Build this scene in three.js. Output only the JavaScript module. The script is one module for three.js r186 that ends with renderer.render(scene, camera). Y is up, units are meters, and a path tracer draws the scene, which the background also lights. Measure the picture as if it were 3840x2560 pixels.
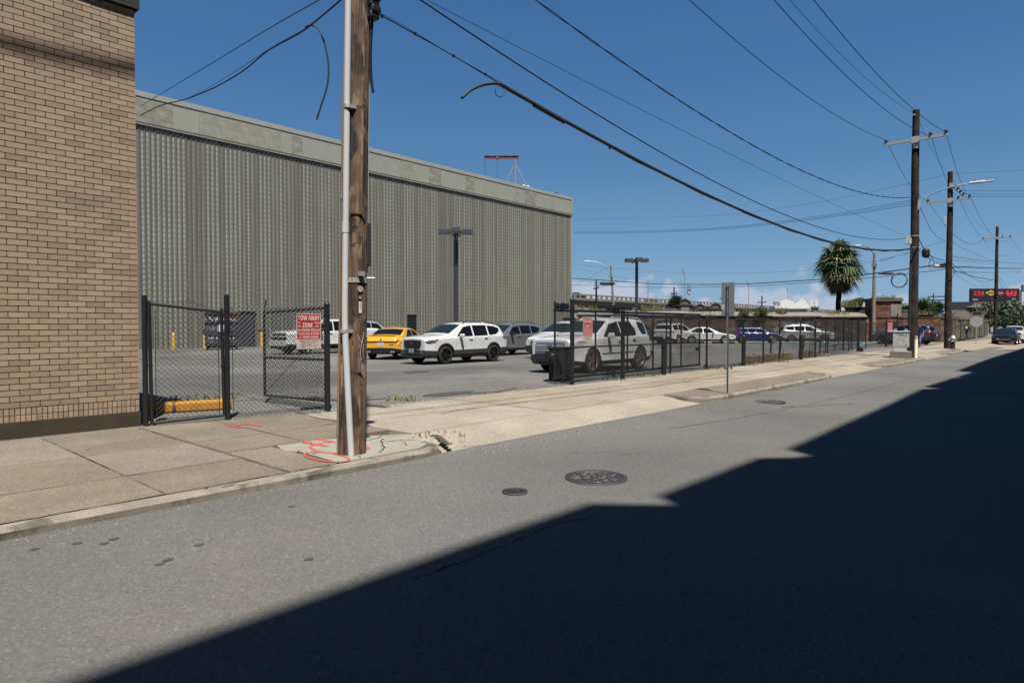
import * as THREE from 'three';
import { mergeGeometries, mergeVertices } from 'three/addons/utils/BufferGeometryUtils.js';
import { RoundedBoxGeometry } from 'three/addons/geometries/RoundedBoxGeometry.js';
import { MarchingCubes } from 'three/addons/objects/MarchingCubes.js';
import { FontLoader } from 'three/addons/loaders/FontLoader.js';
import { TextGeometry } from 'three/addons/geometries/TextGeometry.js';

// World: metres, x runs down the street away from the photographer, -z is the side with the parking lot, y is up.
const scene = new THREE.Scene();
const camera = new THREE.PerspectiveCamera(55.53, 1024 / 682, 0.05, 2000);
const YAW = 42 * Math.PI / 180, PITCH = Math.atan(34 / 1489);
camera.position.set(0, 1.6, 0);
camera.lookAt(Math.cos(YAW) * Math.cos(PITCH), 1.6 - Math.sin(PITCH), -Math.sin(YAW) * Math.cos(PITCH));

const renderer = new THREE.WebGLRenderer({ antialias: true });
renderer.setSize(1024, 682);
renderer.toneMapping = THREE.LinearToneMapping;
renderer.toneMappingExposure = 1.8;
renderer.shadowMap.enabled = true;

// one sun, high, behind the photographer and a little to the right
const SUNDIR = new THREE.Vector3(-0.56 * 0.443, 0.8965, 0.828 * 0.443).normalize();
const sun = new THREE.DirectionalLight(new THREE.Color(1.0, 0.955, 0.88), 5);
sun.position.copy(SUNDIR).multiplyScalar(160).add(new THREE.Vector3(40, 0, -25));
sun.target.position.set(40, 0, -25); scene.add(sun, sun.target);
sun.castShadow = true; sun.shadow.radius = 1.6;
Object.assign(sun.shadow.camera, { left: -110, right: 110, top: 110, bottom: -110, near: 1, far: 400 });
sun.shadow.mapSize.set(4096, 4096); sun.name = 'sun'; sun.target.name = 'sun_target';

// ---------- small tools ----------
function rng(seed) { let s = seed >>> 0; return () => { s = (s + 0x6D2B79F5) >>> 0; let t = s; t = Math.imul(t ^ (t >>> 15), t | 1); t ^= t + Math.imul(t ^ (t >>> 7), t | 61); return ((t ^ (t >>> 14)) >>> 0) / 4294967296; }; }
const hash2 = (x, y, s = 0) => { let h = Math.imul(x | 0, 374761393) ^ Math.imul(y | 0, 668265263) ^ Math.imul(s | 0, 2147483647 - 40503); h = Math.imul(h ^ (h >>> 13), 1274126177); h ^= h >>> 16; return (h >>> 0) / 4294967296; };
function vnoise(x, y, s = 0, px = 0, py = 0) {
  const xi = Math.floor(x), yi = Math.floor(y); let fx = x - xi, fy = y - yi;
  fx = fx * fx * (3 - 2 * fx); fy = fy * fy * (3 - 2 * fy);
  const w = (a, p) => p ? ((a % p) + p) % p : a;
  const a = hash2(w(xi, px), w(yi, py), s), b = hash2(w(xi + 1, px), w(yi, py), s), c = hash2(w(xi, px), w(yi + 1, py), s), d = hash2(w(xi + 1, px), w(yi + 1, py), s);
  return a + (b - a) * fx + (c - a) * fy + (a - b - c + d) * fx * fy;
}
function fbm(x, y, o = 4, s = 0, p = 0) { let v = 0, a = 0.5, t = 0, f = 1; for (let i = 0; i < o; i++) { v += a * vnoise(x * f, y * f, s + i * 17, p * f, p * f); t += a; a *= 0.5; f *= 2; } return v / t; }
const clamp = (v, a = 0, b = 1) => Math.min(b, Math.max(a, v)), mix = (a, b, t) => a + (b - a) * t;
const sstep = (a, b, v) => { const t = clamp((v - a) / (b - a)); return t * t * (3 - 2 * t); };
const V = (x, y, z) => new THREE.Vector3(x, y, z);

// ---------- sky: clear blue air with a low band of distant cumulus ----------
{
  const W = 4096, H = 2048, d = new Float32Array(W * H * 4);
  const lin = c => c.map(v => { v /= 255; return v <= 0.04045 ? v / 12.92 : ((v + 0.055) / 1.055) ** 2.4; });
  const stops = [[-90, [120, 135, 150]], [-1, [148, 172, 196]], [0.6, [152, 182, 208]], [3, [146, 184, 214]], [7, [126, 171, 212]], [13, [102, 152, 204]], [20, [84, 134, 191]], [28, [71, 119, 177]], [45, [60, 104, 163]], [90, [50, 90, 150]]].map(([e, c]) => [e, lin(c)]);
  for (const s of stops) s[1] = s[1].map(v => v * (s[0] > 10 ? 0.76 : s[0] > 5 ? 0.82 : 0.88)); const cloudCol = lin([204, 206, 220]), E = 1.8;
  for (let j = 0; j < H; j++) {
    const el = ((j + 0.5) / H - 0.5) * 180; let k = 1; while (k < stops.length - 1 && el > stops[k][0]) k++;
    const [e0, c0] = stops[k - 1], [e1, c1] = stops[k], t = clamp((el - e0) / (e1 - e0)), base = [0, 1, 2].map(i => mix(c0[i], c1[i], t));
    for (let i = 0; i < W; i++) {
      let r = base[0], g = base[1], b = base[2];
      if (el > -1.5 && el < 8) {
        const az = i / W * 360, big = fbm(az / 9, 3.3, 3, 11, 40), top = 0.9 + 5.6 * clamp((big - 0.25) * 1.9);
        const bil = fbm(az / 1.5, el / 1.1, 5, 5, 240) - 0.5, body = top - el + bil * 4.2;
        const m = sstep(-0.1, 0.75, body) * sstep(-1.5, 1.4, el) * (0.36 + 0.45 * fbm(az / 2.5 + 7, el / 1.5, 4, 23, 144));
        r = mix(r, cloudCol[0], m); g = mix(g, cloudCol[1], m); b = mix(b, cloudCol[2], m);
      }
      const o = (j * W + i) * 4; d[o] = r / E; d[o + 1] = g / E; d[o + 2] = b / E; d[o + 3] = 1;
    }
  }
  const sky = new THREE.DataTexture(d, W, H, THREE.RGBAFormat, THREE.FloatType);
  sky.mapping = THREE.EquirectangularReflectionMapping; sky.magFilter = sky.minFilter = THREE.LinearFilter; sky.wrapS = THREE.RepeatWrapping; sky.needsUpdate = true; sky.name = 'sky';
  scene.background = sky; scene.environment = sky;
}

// ---------- scene helpers ----------
const taken = {};
function numbered(n) { if (!(n in taken)) { taken[n] = 0; return n; } taken[n]++; return n + '_' + String(taken[n]).padStart(3, '0'); }
function shade(o) { o.traverse(c => { if (c.isMesh) { c.castShadow = c.receiveShadow = true; } }); return o; }
function tag(o, label, category, group, kind) { o.userData.label = label; o.userData.category = category; if (group) o.userData.group = group; if (kind) o.userData.kind = kind; return o; }
function thing(name, label, category, pos = [0, 0, 0], turn = 0, group) { const o = new THREE.Group(); o.name = numbered(name); o.position.set(...pos); o.rotation.y = turn; scene.add(o); return tag(o, label, category, group); }
function join(gs) {
  gs = (Array.isArray(gs) ? gs : [gs]).map(g => g.index ? g.toNonIndexed() : g);
  if (gs.length === 1) return gs[0];
  const col = gs.some(g => g.attributes.color);
  for (const g of gs) { for (const k of Object.keys(g.attributes)) if (!['position', 'normal', 'uv', 'color'].includes(k)) g.deleteAttribute(k); if (!g.attributes.uv) g.setAttribute('uv', new THREE.BufferAttribute(new Float32Array(g.attributes.position.count * 2), 2)); if (!g.attributes.normal) g.computeVertexNormals(); if (col && !g.attributes.color) g.setAttribute('color', new THREE.BufferAttribute(new Float32Array(g.attributes.position.count * 3).fill(1), 3)); }
  return mergeGeometries(gs);
}
function part(name, gs, mat, parent) { const m = new THREE.Mesh(join(gs), mat); m.name = name; m.castShadow = m.receiveShadow = true; parent.add(m); return m; }
function solo(name, gs, mat, label, category, group, kind) { const m = part(numbered(name), gs, mat, scene); return tag(m, label, category, group, kind); }
function struct(name, gs, mat) { const m = part(numbered(name), gs, mat, scene); m.userData.kind = 'structure'; return m; }
function sgroup(name) { const o = new THREE.Group(); o.name = numbered(name); o.userData.kind = 'structure'; scene.add(o); return o; }
function copyOf(o, label, pos, turn) { const c = o.clone(); c.name = numbered(o.name.replace(/_\d{3}$/, '')); c.userData = { ...o.userData }; if (label) c.userData.label = label; if (pos) c.position.set(...pos); if (turn !== undefined) c.rotation.y = turn; scene.add(c); return c; }
// geometries
function box(x0, x1, y0, y1, z0, z1) {           // uv in metres
  const g = new THREE.BoxGeometry(x1 - x0, y1 - y0, z1 - z0); g.translate((x0 + x1) / 2, (y0 + y1) / 2, (z0 + z1) / 2); return uvm(g);
}
function cbox(w, h, d, x = 0, y = 0, z = 0) { return box(x - w / 2, x + w / 2, y - h / 2, y + h / 2, z - d / 2, z + d / 2); }
function rbox(w, h, d, r, x = 0, y = 0, z = 0, s = 2) { const g = new RoundedBoxGeometry(w, h, d, s, r); g.translate(x, y, z); return g; }
function uvm(g, s = 1) {                           // box-projected uv in metres
  if (g.index) g = g.toNonIndexed();
  if (!g.attributes.normal) g.computeVertexNormals();
  const p = g.attributes.position, n = g.attributes.normal, uv = new Float32Array(p.count * 2);
  for (let i = 0; i < p.count; i++) {
    const ax = Math.abs(n.getX(i)), ay = Math.abs(n.getY(i)), az = Math.abs(n.getZ(i));
    if (ay >= ax && ay >= az) { uv[2 * i] = p.getX(i) * s; uv[2 * i + 1] = p.getZ(i) * s; }
    else if (ax > az) { uv[2 * i] = p.getZ(i) * s; uv[2 * i + 1] = p.getY(i) * s; }
    else { uv[2 * i] = p.getX(i) * s; uv[2 * i + 1] = p.getY(i) * s; }
  }
  g.setAttribute('uv', new THREE.BufferAttribute(uv, 2)); return g;
}
function place(g, x = 0, y = 0, z = 0, ry = 0, rz = 0, rx = 0) { if (rx) g.rotateX(rx); if (rz) g.rotateZ(rz); if (ry) g.rotateY(ry); g.translate(x, y, z); return g; }
const UP = V(0, 1, 0);
function rod(a, b, r0, r1 = r0, n = 8, open = false) {   // tapered rod from a to b; uv in metres along it
  a = Array.isArray(a) ? V(...a) : a; b = Array.isArray(b) ? V(...b) : b;
  const L = a.distanceTo(b), g = new THREE.CylinderGeometry(r1, r0, L, n, 1, open), uv = g.attributes.uv;
  for (let i = 0; i < uv.count; i++) uv.setXY(i, uv.getX(i) * 2 * Math.PI * r0, uv.getY(i) * L);
  g.applyQuaternion(new THREE.Quaternion().setFromUnitVectors(UP, b.clone().sub(a).normalize())); const m = a.clone().add(b).multiplyScalar(0.5); g.translate(m.x, m.y, m.z); return g;
}
function tube(pts, r, n = 5, seg, closed = false) { const c = new THREE.CatmullRomCurve3(pts.map(p => Array.isArray(p) ? V(...p) : p), closed); return new THREE.TubeGeometry(c, seg || Math.max(4, pts.length * 4), r, n, closed); }
function lathe(pts, n = 24) { return new THREE.LatheGeometry(pts.map(p => new THREE.Vector2(p[0], p[1])), n); }
function prism(pts, h, bevel = 0) {                 // outline in (x, z), bottom at y 0, top at y h
  const s = new THREE.Shape(pts.map(p => new THREE.Vector2(p[0], -p[1])));
  const g = new THREE.ExtrudeGeometry(s, { depth: h - 2 * bevel, bevelEnabled: bevel > 0, bevelThickness: bevel, bevelSize: bevel, bevelOffset: -bevel, bevelSegments: 1, steps: 1 }); g.rotateX(-Math.PI / 2); g.translate(0, bevel, 0); return uvm(g);
}
function plate(pts, d, bevel = 0) {                  // outline in (x, y), from z 0 to z d
  const s = pts instanceof THREE.Shape ? pts : new THREE.Shape(pts.map(p => new THREE.Vector2(...p)));
  return uvm(new THREE.ExtrudeGeometry(s, { depth: d, bevelEnabled: bevel > 0, bevelThickness: bevel, bevelSize: bevel, bevelOffset: -bevel, bevelSegments: 1, curveSegments: 10 }));
}
function sheet(x0, x1, z0, z1, y, nx = 1, nz = 1, hf, colf) {  // horizontal sheet, uv in metres
  const g = new THREE.PlaneGeometry(x1 - x0, z1 - z0, nx, nz); g.rotateX(-Math.PI / 2); g.translate((x0 + x1) / 2, y, (z0 + z1) / 2);
  const p = g.attributes.position, uv = g.attributes.uv, col = colf && new Float32Array(p.count * 3);
  for (let i = 0; i < p.count; i++) { const x = p.getX(i), z = p.getZ(i); if (hf) p.setY(i, hf(x, z)); uv.setXY(i, x, z); if (col) col.set(colf(x, z), i * 3); }
  if (col) g.setAttribute('color', new THREE.BufferAttribute(col, 3));
  if (hf) g.computeVertexNormals(); return g;
}
function flat(pts, y) { const g = new THREE.ShapeGeometry(new THREE.Shape(pts.map(p => new THREE.Vector2(p[0], -p[1])))); g.rotateX(-Math.PI / 2); g.translate(0, y, 0); return uvm(g); }
// textures
function tex(w, h, f, { srgb = true, rep, wrap = true } = {}) {
  const d = new Uint8Array(w * h * 4);
  for (let j = 0; j < h; j++) for (let i = 0; i < w; i++) { const c = f(i / w, j / h, i, j), o = (j * w + i) * 4; if (typeof c === 'number') d[o] = d[o + 1] = d[o + 2] = clamp(c) * 255; else { d[o] = clamp(c[0], 0, 255); d[o + 1] = clamp(c[1], 0, 255); d[o + 2] = clamp(c[2], 0, 255); } d[o + 3] = 255; }
  const t = new THREE.DataTexture(d, w, h, THREE.RGBAFormat); t.magFilter = THREE.LinearFilter; t.minFilter = THREE.LinearMipmapLinearFilter; t.generateMipmaps = true; t.anisotropy = 8;
  if (wrap) t.wrapS = t.wrapT = THREE.RepeatWrapping; if (srgb) t.colorSpace = THREE.SRGBColorSpace; if (rep) t.repeat.set(...rep); t.needsUpdate = true; return t;
}
function canvasTex(w, h, draw) { const c = document.createElement('canvas'); c.width = w; c.height = h; const x = c.getContext('2d'); draw(x, w, h); const t = new THREE.CanvasTexture(c); t.colorSpace = THREE.SRGBColorSpace; t.anisotropy = 8; return t; }
const ALB = 0.775;                                  // base colours as set below are for exposure 1.4
const base = (c, extra) => (Array.isArray(c) ? new THREE.Color().setRGB(...c) : new THREE.Color(c)).multiplyScalar((extra.metalness || 0) > 0.5 ? 1 : ALB);
const std = (color, roughness = 0.8, extra = {}) => new THREE.MeshStandardMaterial({ color: base(color, extra), roughness, ...extra });
const phy = (color, roughness = 0.5, extra = {}) => new THREE.MeshPhysicalMaterial({ color: base(color, extra), roughness, ...extra });
// ---------- ground materials ----------
const R0 = rng(7);
const grainTex = tex(512, 512, () => 0.35 + 0.3 * R0() + 0.35 * R0(), { srgb: false });
function speckle(seed, w, h, metresW, base, spread, cell, light, dark, blotch) {   // aggregate: small stones of differing tone in a binder
  const r = rng(seed), a = new Float32Array(w * h).fill(0), px = w / metresW, n = Math.floor(metresW * metresW * h / w / (cell * cell) * 0.55);
  for (let k = 0; k < n; k++) {
    const cx = r() * w, cy = r() * h, rad = cell * px * (0.28 + 0.4 * r()), v = r() < 0.5 ? light * r() : -dark * r(), R = Math.ceil(rad);
    for (let y = -R; y <= R; y++) for (let x = -R; x <= R; x++) if (x * x + y * y <= rad * rad) a[(((cy + y) | 0) + h) % h * w + (((cx + x) | 0) + w) % w] = v;
  }
  return tex(w, h, (u, v, i, j) => {
    const s = a[j * w + i] * spread + (fbm(u * 6, v * 6, 4, seed, 6) - 0.5) * blotch + (r() - 0.5) * 9, t = fbm(u * 16, v * 16, 3, seed + 5, 16) - 0.5;
    return [base[0] + s + t * 6, base[1] + s + t * 3, base[2] + s - t * 3];
  });
}
function met(t, m) { t.repeat.set(1 / m, 1 / m); return t; }
const roadTex = met(speckle(31, 2048, 2048, 12, [93, 91, 87], 21, 0.014, 1.0, 0.8, 24), 12);
const lotTex = met(speckle(47, 2048, 2048, 24, [101, 99, 95], 26, 0.03, 1.0, 0.8, 40), 24);
const aggTex = met(speckle(53, 1024, 1024, 3, [121, 113, 99], 28, 0.014, 1.0, 1.0, 26), 3);
const tanTex = met(speckle(59, 1024, 1024, 4, [149, 140, 124], 25, 0.016, 1.0, 1.0, 28), 4);
const concTex = met(speckle(61, 512, 512, 2, [120, 114, 103], 16, 0.012, 0.8, 0.9, 46), 2);
const bump = (m, s) => ({ bumpMap: met(grainTex.clone(), m), bumpScale: s });
const M = {
  road: std(0xffffff, 0.93, { map: roadTex, ...bump(3.2, 0.004) }),
  lot: std(0xffffff, 0.95, { map: lotTex, vertexColors: true, ...bump(4, 0.004) }),
  agg: [0xffffff, 0xf6f2ec, 0xeeebe6, 0xfaf6ee].map(c => std(c, 0.92, { map: aggTex, ...bump(2.4, 0.004) })),
  tan: [0xffffff, 0xf7f3ee, 0xf0ebe4].map(c => std(c, 0.92, { map: tanTex, ...bump(2.4, 0.003) })),
  conc: std(0xffffff, 0.9, { map: concTex, ...bump(1.6, 0.003) }),
  kerb: std(0xffffff, 0.92, { map: met(tex(1024, 512, (u, v) => { const n = fbm(u * 12, v * 6, 5, 61, 12) - 0.5, d = sstep(0.55, 0.7, fbm(u * 9 + 1, v * 7, 5, 77, 9)), e = (hash2((u * 1024) | 0, (v * 512) | 0, 3) - 0.5) * 26, q = 138 + n * 60 + e - d * 44; return [q, q * 0.95, q * 0.86]; }), 2.5), ...bump(1.1, 0.012) }),
  pale: std(0xf4f0e6, 0.9, { map: met(speckle(67, 512, 512, 2, [150, 149, 139], 14, 0.012, 0.8, 0.9, 30), 2) }),
  dirt: std([0.06, 0.052, 0.042], 0.98), crack: std([0.03, 0.027, 0.024], 0.98), tar: std([0.035, 0.034, 0.034], 0.9),
  red: std([0.5, 0.07, 0.06], 0.9), black: std([0.012, 0.013, 0.015], 0.45), blackMatte: std([0.018, 0.018, 0.02], 0.8),
  iron: std([0.07, 0.062, 0.07], 0.55, { metalness: 0.5, ...bump(0.5, 0.003) }),
};
// ---------- ground ----------
struct('ground', sheet(-600, 900, -700, 500, -0.06), std([0.16, 0.15, 0.12], 0.97));
const SR = rng(101), wob = (x, z) => (fbm(x * 0.35, z * 0.35, 3, 3) - 0.5), rh0 = (x, z) => wob(x, z) * 0.03 - 0.006 * Math.abs(z + 2.7) + 0.062 * sstep(-4.2, -5.95, z);
struct('road', sheet(-45, 62, -5.95, 0.55, 0, 214, 26, rh0), M.road);
struct('near_pavement', box(-45, 160, -0.02, 0.13, 0.55, 1.7), M.conc);
// parking lot asphalt with worn, patched tones
struct('parking_lot', sheet(-30, 78, -70, -9.8, 0.12, 216, 150, (x, z) => 0.12 + wob(x * 0.5, z * 0.5) * 0.02, (x, z) => {
  const n = fbm(x * 0.16, z * 0.3, 5, 9), p = sstep(0.52, 0.56, fbm(x * 0.09 + 3, z * 0.13, 4, 21)), w = sstep(0.60, 0.66, fbm(x * 0.35, z * 0.5 + 9, 4, 33)); const v = 0.7 + 0.56 * n - 0.22 * p + 0.2 * w; return [v, v * 0.995, v * 0.98];
}), M.lot);
// sidewalk made of separate slabs
const sidewalk = sgroup('sidewalk');
part('bedding', [box(-8, 53, -0.05, 0.05, -10.4, -7.0), box(-8, 5.4, -0.05, 0.05, -7.0, -6.05)], M.dirt, sidewalk);
function slab(x0, x1, z0, z1, mat, parent = sidewalk, y = 0.13, gap = 0.006) {
  const g = new THREE.BoxGeometry(x1 - x0 - gap * 2, 0.08, z1 - z0 - gap * 2); const p = g.attributes.position, j = [SR(), SR(), SR(), SR()].map(v => (v - 0.5) * 0.006);
  for (let i = 0; i < p.count; i++) { const top = p.getY(i) > 0; if (top) { p.setY(i, 0.04 + j[(p.getX(i) > 0 ? 1 : 0) + (p.getZ(i) > 0 ? 2 : 0)]); p.setX(i, p.getX(i) * (1 - 0.008 / (x1 - x0))); p.setZ(i, p.getZ(i) * (1 - 0.008 / (z1 - z0))); } }
  g.computeVertexNormals(); g.translate((x0 + x1) / 2, y - 0.04, (z0 + z1) / 2); return part('slab', uvm(g), mat, parent);
}
const zj = [-6.04, -7.08, -8.5, -10.4];
const xj = [-8, -6.6, -5.2, -3.8, -2.5, -1.35, -0.2, 0.98, 2.17, 3.33];
for (let i = 0; i + 1 < xj.length; i++) for (let k = 0; k < 3; k++) slab(xj[i], xj[i + 1], zj[k + 1], zj[k], M.agg[(SR() * 4) | 0], sidewalk, 0.13, 0.004);
slab(3.36, 4.38, -8.5, -7.52, M.agg[2]); slab(3.36, 4.38, -10.4, -8.5, M.agg[1]); slab(3.36, 3.92, -7.52, -6.04, M.agg[3], sidewalk, 0.128);
slab(4.38, 5.7, -10.3, -8.5, M.agg[2]); slab(4.38, 5.7, -8.5, -7.48, M.agg[1]);
// driveway and the walk beyond it
slab(5.7, 8.9, -9.85, -6.98, M.tan[0], sidewalk, 0.126); slab(8.9, 12.4, -9.85, -6.98, M.tan[1], sidewalk, 0.126);
for (let x = 12.4, i = 0; x < 52; x += 2.9, i++) { slab(x, Math.min(x + 2.9, 53), -9.8, -8.5, M.tan[i % 3]); slab(x, Math.min(x + 2.9, 53), -8.5, -6.98, M.tan[(i + 1) % 3]); }
const apron = (x0, x1, mat) => part('driveway_apron', sheet(x0, x1, -6.98, -5.6, 0.126, 24, 12, (x, z) => 0.126 - 0.17 * sstep(-7.1, -5.5, z) + wob(x * 3, z * 3) * 0.008), mat, sidewalk);
apron(5.2, 12.7, M.tan[0]); apron(21.4, 28.6, M.tan[1]); apron(36, 44, M.tan[2]);
// raised corners with their kerbs
function inset(path, d) { return path.map((p, i) => { const a = path[Math.max(0, i - 1)], b = path[Math.min(path.length - 1, i + 1)], l = Math.hypot(b[0] - a[0], b[1] - a[1]); return [p[0] + (b[1] - a[1]) / l * d, p[1] - (b[0] - a[0]) / l * d]; }); }
function kerbRun(path, cut, parent) {               // path runs with rising x; kerb blocks with joints every few metres
  const back = inset(path, 0.17); let start = 0;
  for (let i = 1; i < path.length; i++) if (i === path.length - 1 || cut.includes(i)) {
    const a = path.slice(start, i + 1), b = back.slice(start, i + 1).reverse(); const g = prism([...a, ...b].map(p => [p[0], p[1]]), 0.214, 0.03); g.translate(0, -0.08, 0); part('kerb_stone', g, M.kerb, parent); start = i;
  }
}
const kerb = sgroup('kerb');
kerbRun([[-8, -5.86], [-5, -5.86], [-2, -5.86], [0.6, -5.865], [2.5, -5.86], [4.3, -5.855], [5.0, -5.86], [5.28, -5.95], [5.42, -6.15], [5.47, -6.4]], [1, 2, 3, 4, 5], kerb);
const isl = (path, mat) => { part('island_slab', place(prism([...inset(path, 0.18), [path[path.length - 1][0], -6.99], [path[0][0], -6.99]], 0.13), 0, 0.001), mat, sidewalk); };
const i2 = [[12.5, -6.9], [12.42, -6.35], [12.7, -5.95], [13.4, -5.84], [16, -5.84], [18.6, -5.84], [20.6, -5.86], [21.5, -6.05], [22.0, -6.45], [22.15, -6.95]];
const i3 = [[27.9, -6.9], [27.95, -6.35], [28.5, -5.95], [29.3, -5.86], [32.3, -5.86], [35.2, -5.87], [36.4, -6.05], [36.9, -6.45], [37, -6.9]];
const i4 = [[43, -6.9], [43.2, -6.3], [44, -5.92], [46.8, -5.92], [49.5, -6.15], [51.6, -6.5], [53, -6.95]];
kerbRun(i2, [3, 4, 5, 6], kerb); isl(i2, M.agg[2]); kerbRun(i3, [3, 4, 5], kerb); isl(i3, M.agg[2]); kerbRun(i4, [2, 3, 4], kerb); isl(i4, M.agg[1]);
// poured patch round the near pole, with its cracks
part('concrete_patch', place(prism([[3.93, -6.05], [3.97, -6.95], [3.86, -7.1], [3.98, -7.5], [4.6, -7.46], [5.25, -7.2], [5.62, -6.98], [5.5, -6.6], [5.3, -6.2], [5.05, -6.05]], 0.13), 0, 0.003), M.pale, sidewalk);
function crackLine(pts, w, y, mat, seed = 1, jit = 0.03) {      // ragged thin strip lying on a surface
  const r = rng(seed), P = []; const c = new THREE.CatmullRomCurve3(pts.map(p => V(p[0], y, p[1])), false, 'catmullrom', 0.2), n = pts.length * 7;
  for (let i = 0; i <= n; i++) { const p = c.getPoint(i / n), t = c.getTangent(i / n), q = w * (0.35 + r()) * (i === 0 || i === n ? 0.1 : 1), o = (r() - 0.5) * Math.min(w * 2.4, jit); P.push([p.x + t.z * o, p.z - t.x * o, t.z * q / 2, -t.x * q / 2]); }
  return flat([...P.map(p => [p[0] + p[2], p[1] + p[3]]), ...P.reverse().map(p => [p[0] - p[2], p[1] - p[3]])], y);
}
part('cracks', [[[[4.55, -6.2], [4.75, -6.35], [5.0, -6.75], [5.15, -6.9]], 0.02], [[[5.0, -6.75], [5.25, -6.62], [5.4, -6.5]], 0.016], [[[4.8, -6.95], [5.1, -6.98], [5.3, -7.12]], 0.014], [[[4.2, -6.06], [4.28, -6.2], [4.1, -6.45]], 0.01], [[[5.05, -6.3], [5.2, -6.55]], 0.012]].map(([p, w], i) => crackLine(p, w, 0.1365, M.crack, i + 3)), M.crack, sidewalk);
part('weed_joint', [crackLine([[5.98, -6.9], [5.85, -6.6], [5.66, -6.3], [5.55, -6.05]], 0.12, 0.105, M.dirt, 8), crackLine([[5.6, -6.06], [5.95, -5.98], [6.3, -5.86]], 0.03, 0.05, M.dirt, 9)], M.dirt, sidewalk);
// road surface marks: tar spots, a long crack, patches with soft ragged outlines
const blob = (x, z, rx, rz, y, s) => { const r = rng(s), a = r() * 6, P = []; for (let i = 0; i < 18; i++) { const t = i / 18 * Math.PI * 2, q = 0.75 + 0.4 * vnoise(Math.cos(t) * 2 + s, Math.sin(t) * 2 + a); P.push([x + Math.cos(t) * rx * q, z + Math.sin(t) * rz * q]); } return flat(P, y); };
const rh = (x, z) => rh0(x, z) + 0.003;
const stain = solo('tar_spots', [[1.11, -5.5], [1.35, -5.43], [1.48, -5.3], [1.56, -5.35], [1.63, -4.65], [1.95, -4.82], [2.36, -4.01], [1.69, -4.69], [0.6, -4.2], [2.9, -5.2]].map(([x, z], i) => blob(x, z, 0.035, 0.026, rh(x, z) + 0.001, i + 2)), std([0.055, 0.052, 0.05], 0.9), 'small dark tar spots scattered over the near road', 'tar spots', null, 'stuff');
for (const [p, w, l] of [[[[13.19, -4.64], [14, -4.2], [14.86, -3.71]], 0.03, 'short dark seam in the road beyond the sign island'], [[[24.86, -5.19], [25.4, -4.8], [25.79, -4.47]], 0.05, 'short dark seam in the road farther down'], [[[9, -4.9], [12, -4.55], [16, -4.3], [22, -4.1]], 0.014, 'long faint seam along the middle of the road'], [[[6.5, -4.9], [6.9, -4.6], [7.1, -4.2]], 0.008, 'hairline crack near the round manhole']]) solo('road_seam', [crackLine(p, w, 0.022, M.tar, 19, 0.05)].map(g => { const q = g.attributes.position; for (let k = 0; k < q.count; k++) q.setY(k, rh0(q.getX(k), q.getZ(k)) + 0.005); return g; }), M.tar, l, 'seam');
solo('road_crack', [crackLine([[2.6, -3.2], [3.28, -3.19], [3.63, -3.2], [4.07, -3.25], [4.5, -3.1]], 0.012, 0.004, M.crack, 14)], M.crack, 'thin wandering crack in the asphalt at the shade edge', 'crack');
// cross street and far pavement of pale concrete
struct('cross_street', [flat([[53, -7.0], [53, -9.9], [58, -11.4], [62, -13.2], [46, -41], [38, -55], [46, -60], [73, -11], [80, -9.2], [160, -10.5], [160, -7.0]], 0.1285), flat([[52.5, -6.2], [58.5, -3.2], [64, 0.55], [160, 0.55], [160, -6.2]], 0.014)], M.tan[1]);
struct('street_slope', sheet(52.2, 160, -7.0, -6.2, 0.07, 40, 4, (x, z) => 0.1285 - 0.1145 * sstep(-7.0, -6.2, z)), M.tan[2]);
// manhole and valve covers
function cover(name, x, z, r, label, seed) {
  const o = thing(name, label, 'manhole cover', [x, rh(x, z) - 0.002, z]);
  part('rim', lathe([[r * 0.86, 0], [r * 0.86, 0.012], [r * 0.9, 0.016], [r * 0.99, 0.016], [r, 0.004]], 40), M.iron, o);
  const gs = [new THREE.CylinderGeometry(r * 0.85, r * 0.85, 0.01, 36)]; const q = rng(seed);
  for (let i = -4; i <= 4; i++) for (let k = -4; k <= 4; k++) if (Math.hypot(i, k) < 4.2 && q() > 0.12) gs.push(cbox(r * 0.11, 0.006, r * 0.07, i * r * 0.18 + (k % 2) * r * 0.05, 0.0075, k * r * 0.18));
  part('lid', gs, M.iron, o);
  if (r > 0.25) { const f = []; for (let i = 0; i < 60; i++) { const a = q() * 6.28, d = r * 0.74 * Math.sqrt(q()); f.push(place(blob(0, 0, 0.012 + 0.026 * q(), 0.008 + 0.012 * q(), 0, i), Math.cos(a) * d, 0.0118 + i * 2e-5, Math.sin(a) * d)); } part('sand', f, std([0.13, 0.108, 0.08], 0.97), o).userData.kind = 'stuff'; }
  return o;
}
cover('manhole_cover', 5.66, -3.9, 0.33, 'round iron manhole cover with sand in its pattern, nearest the camera', 3);
cover('valve_cover', 4.65, -4.15, 0.125, 'small round iron valve cover in the road', 4);
cover('manhole_cover', 13.72, -5.05, 0.3, 'iron manhole cover in the road by the sign island', 5);
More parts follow.
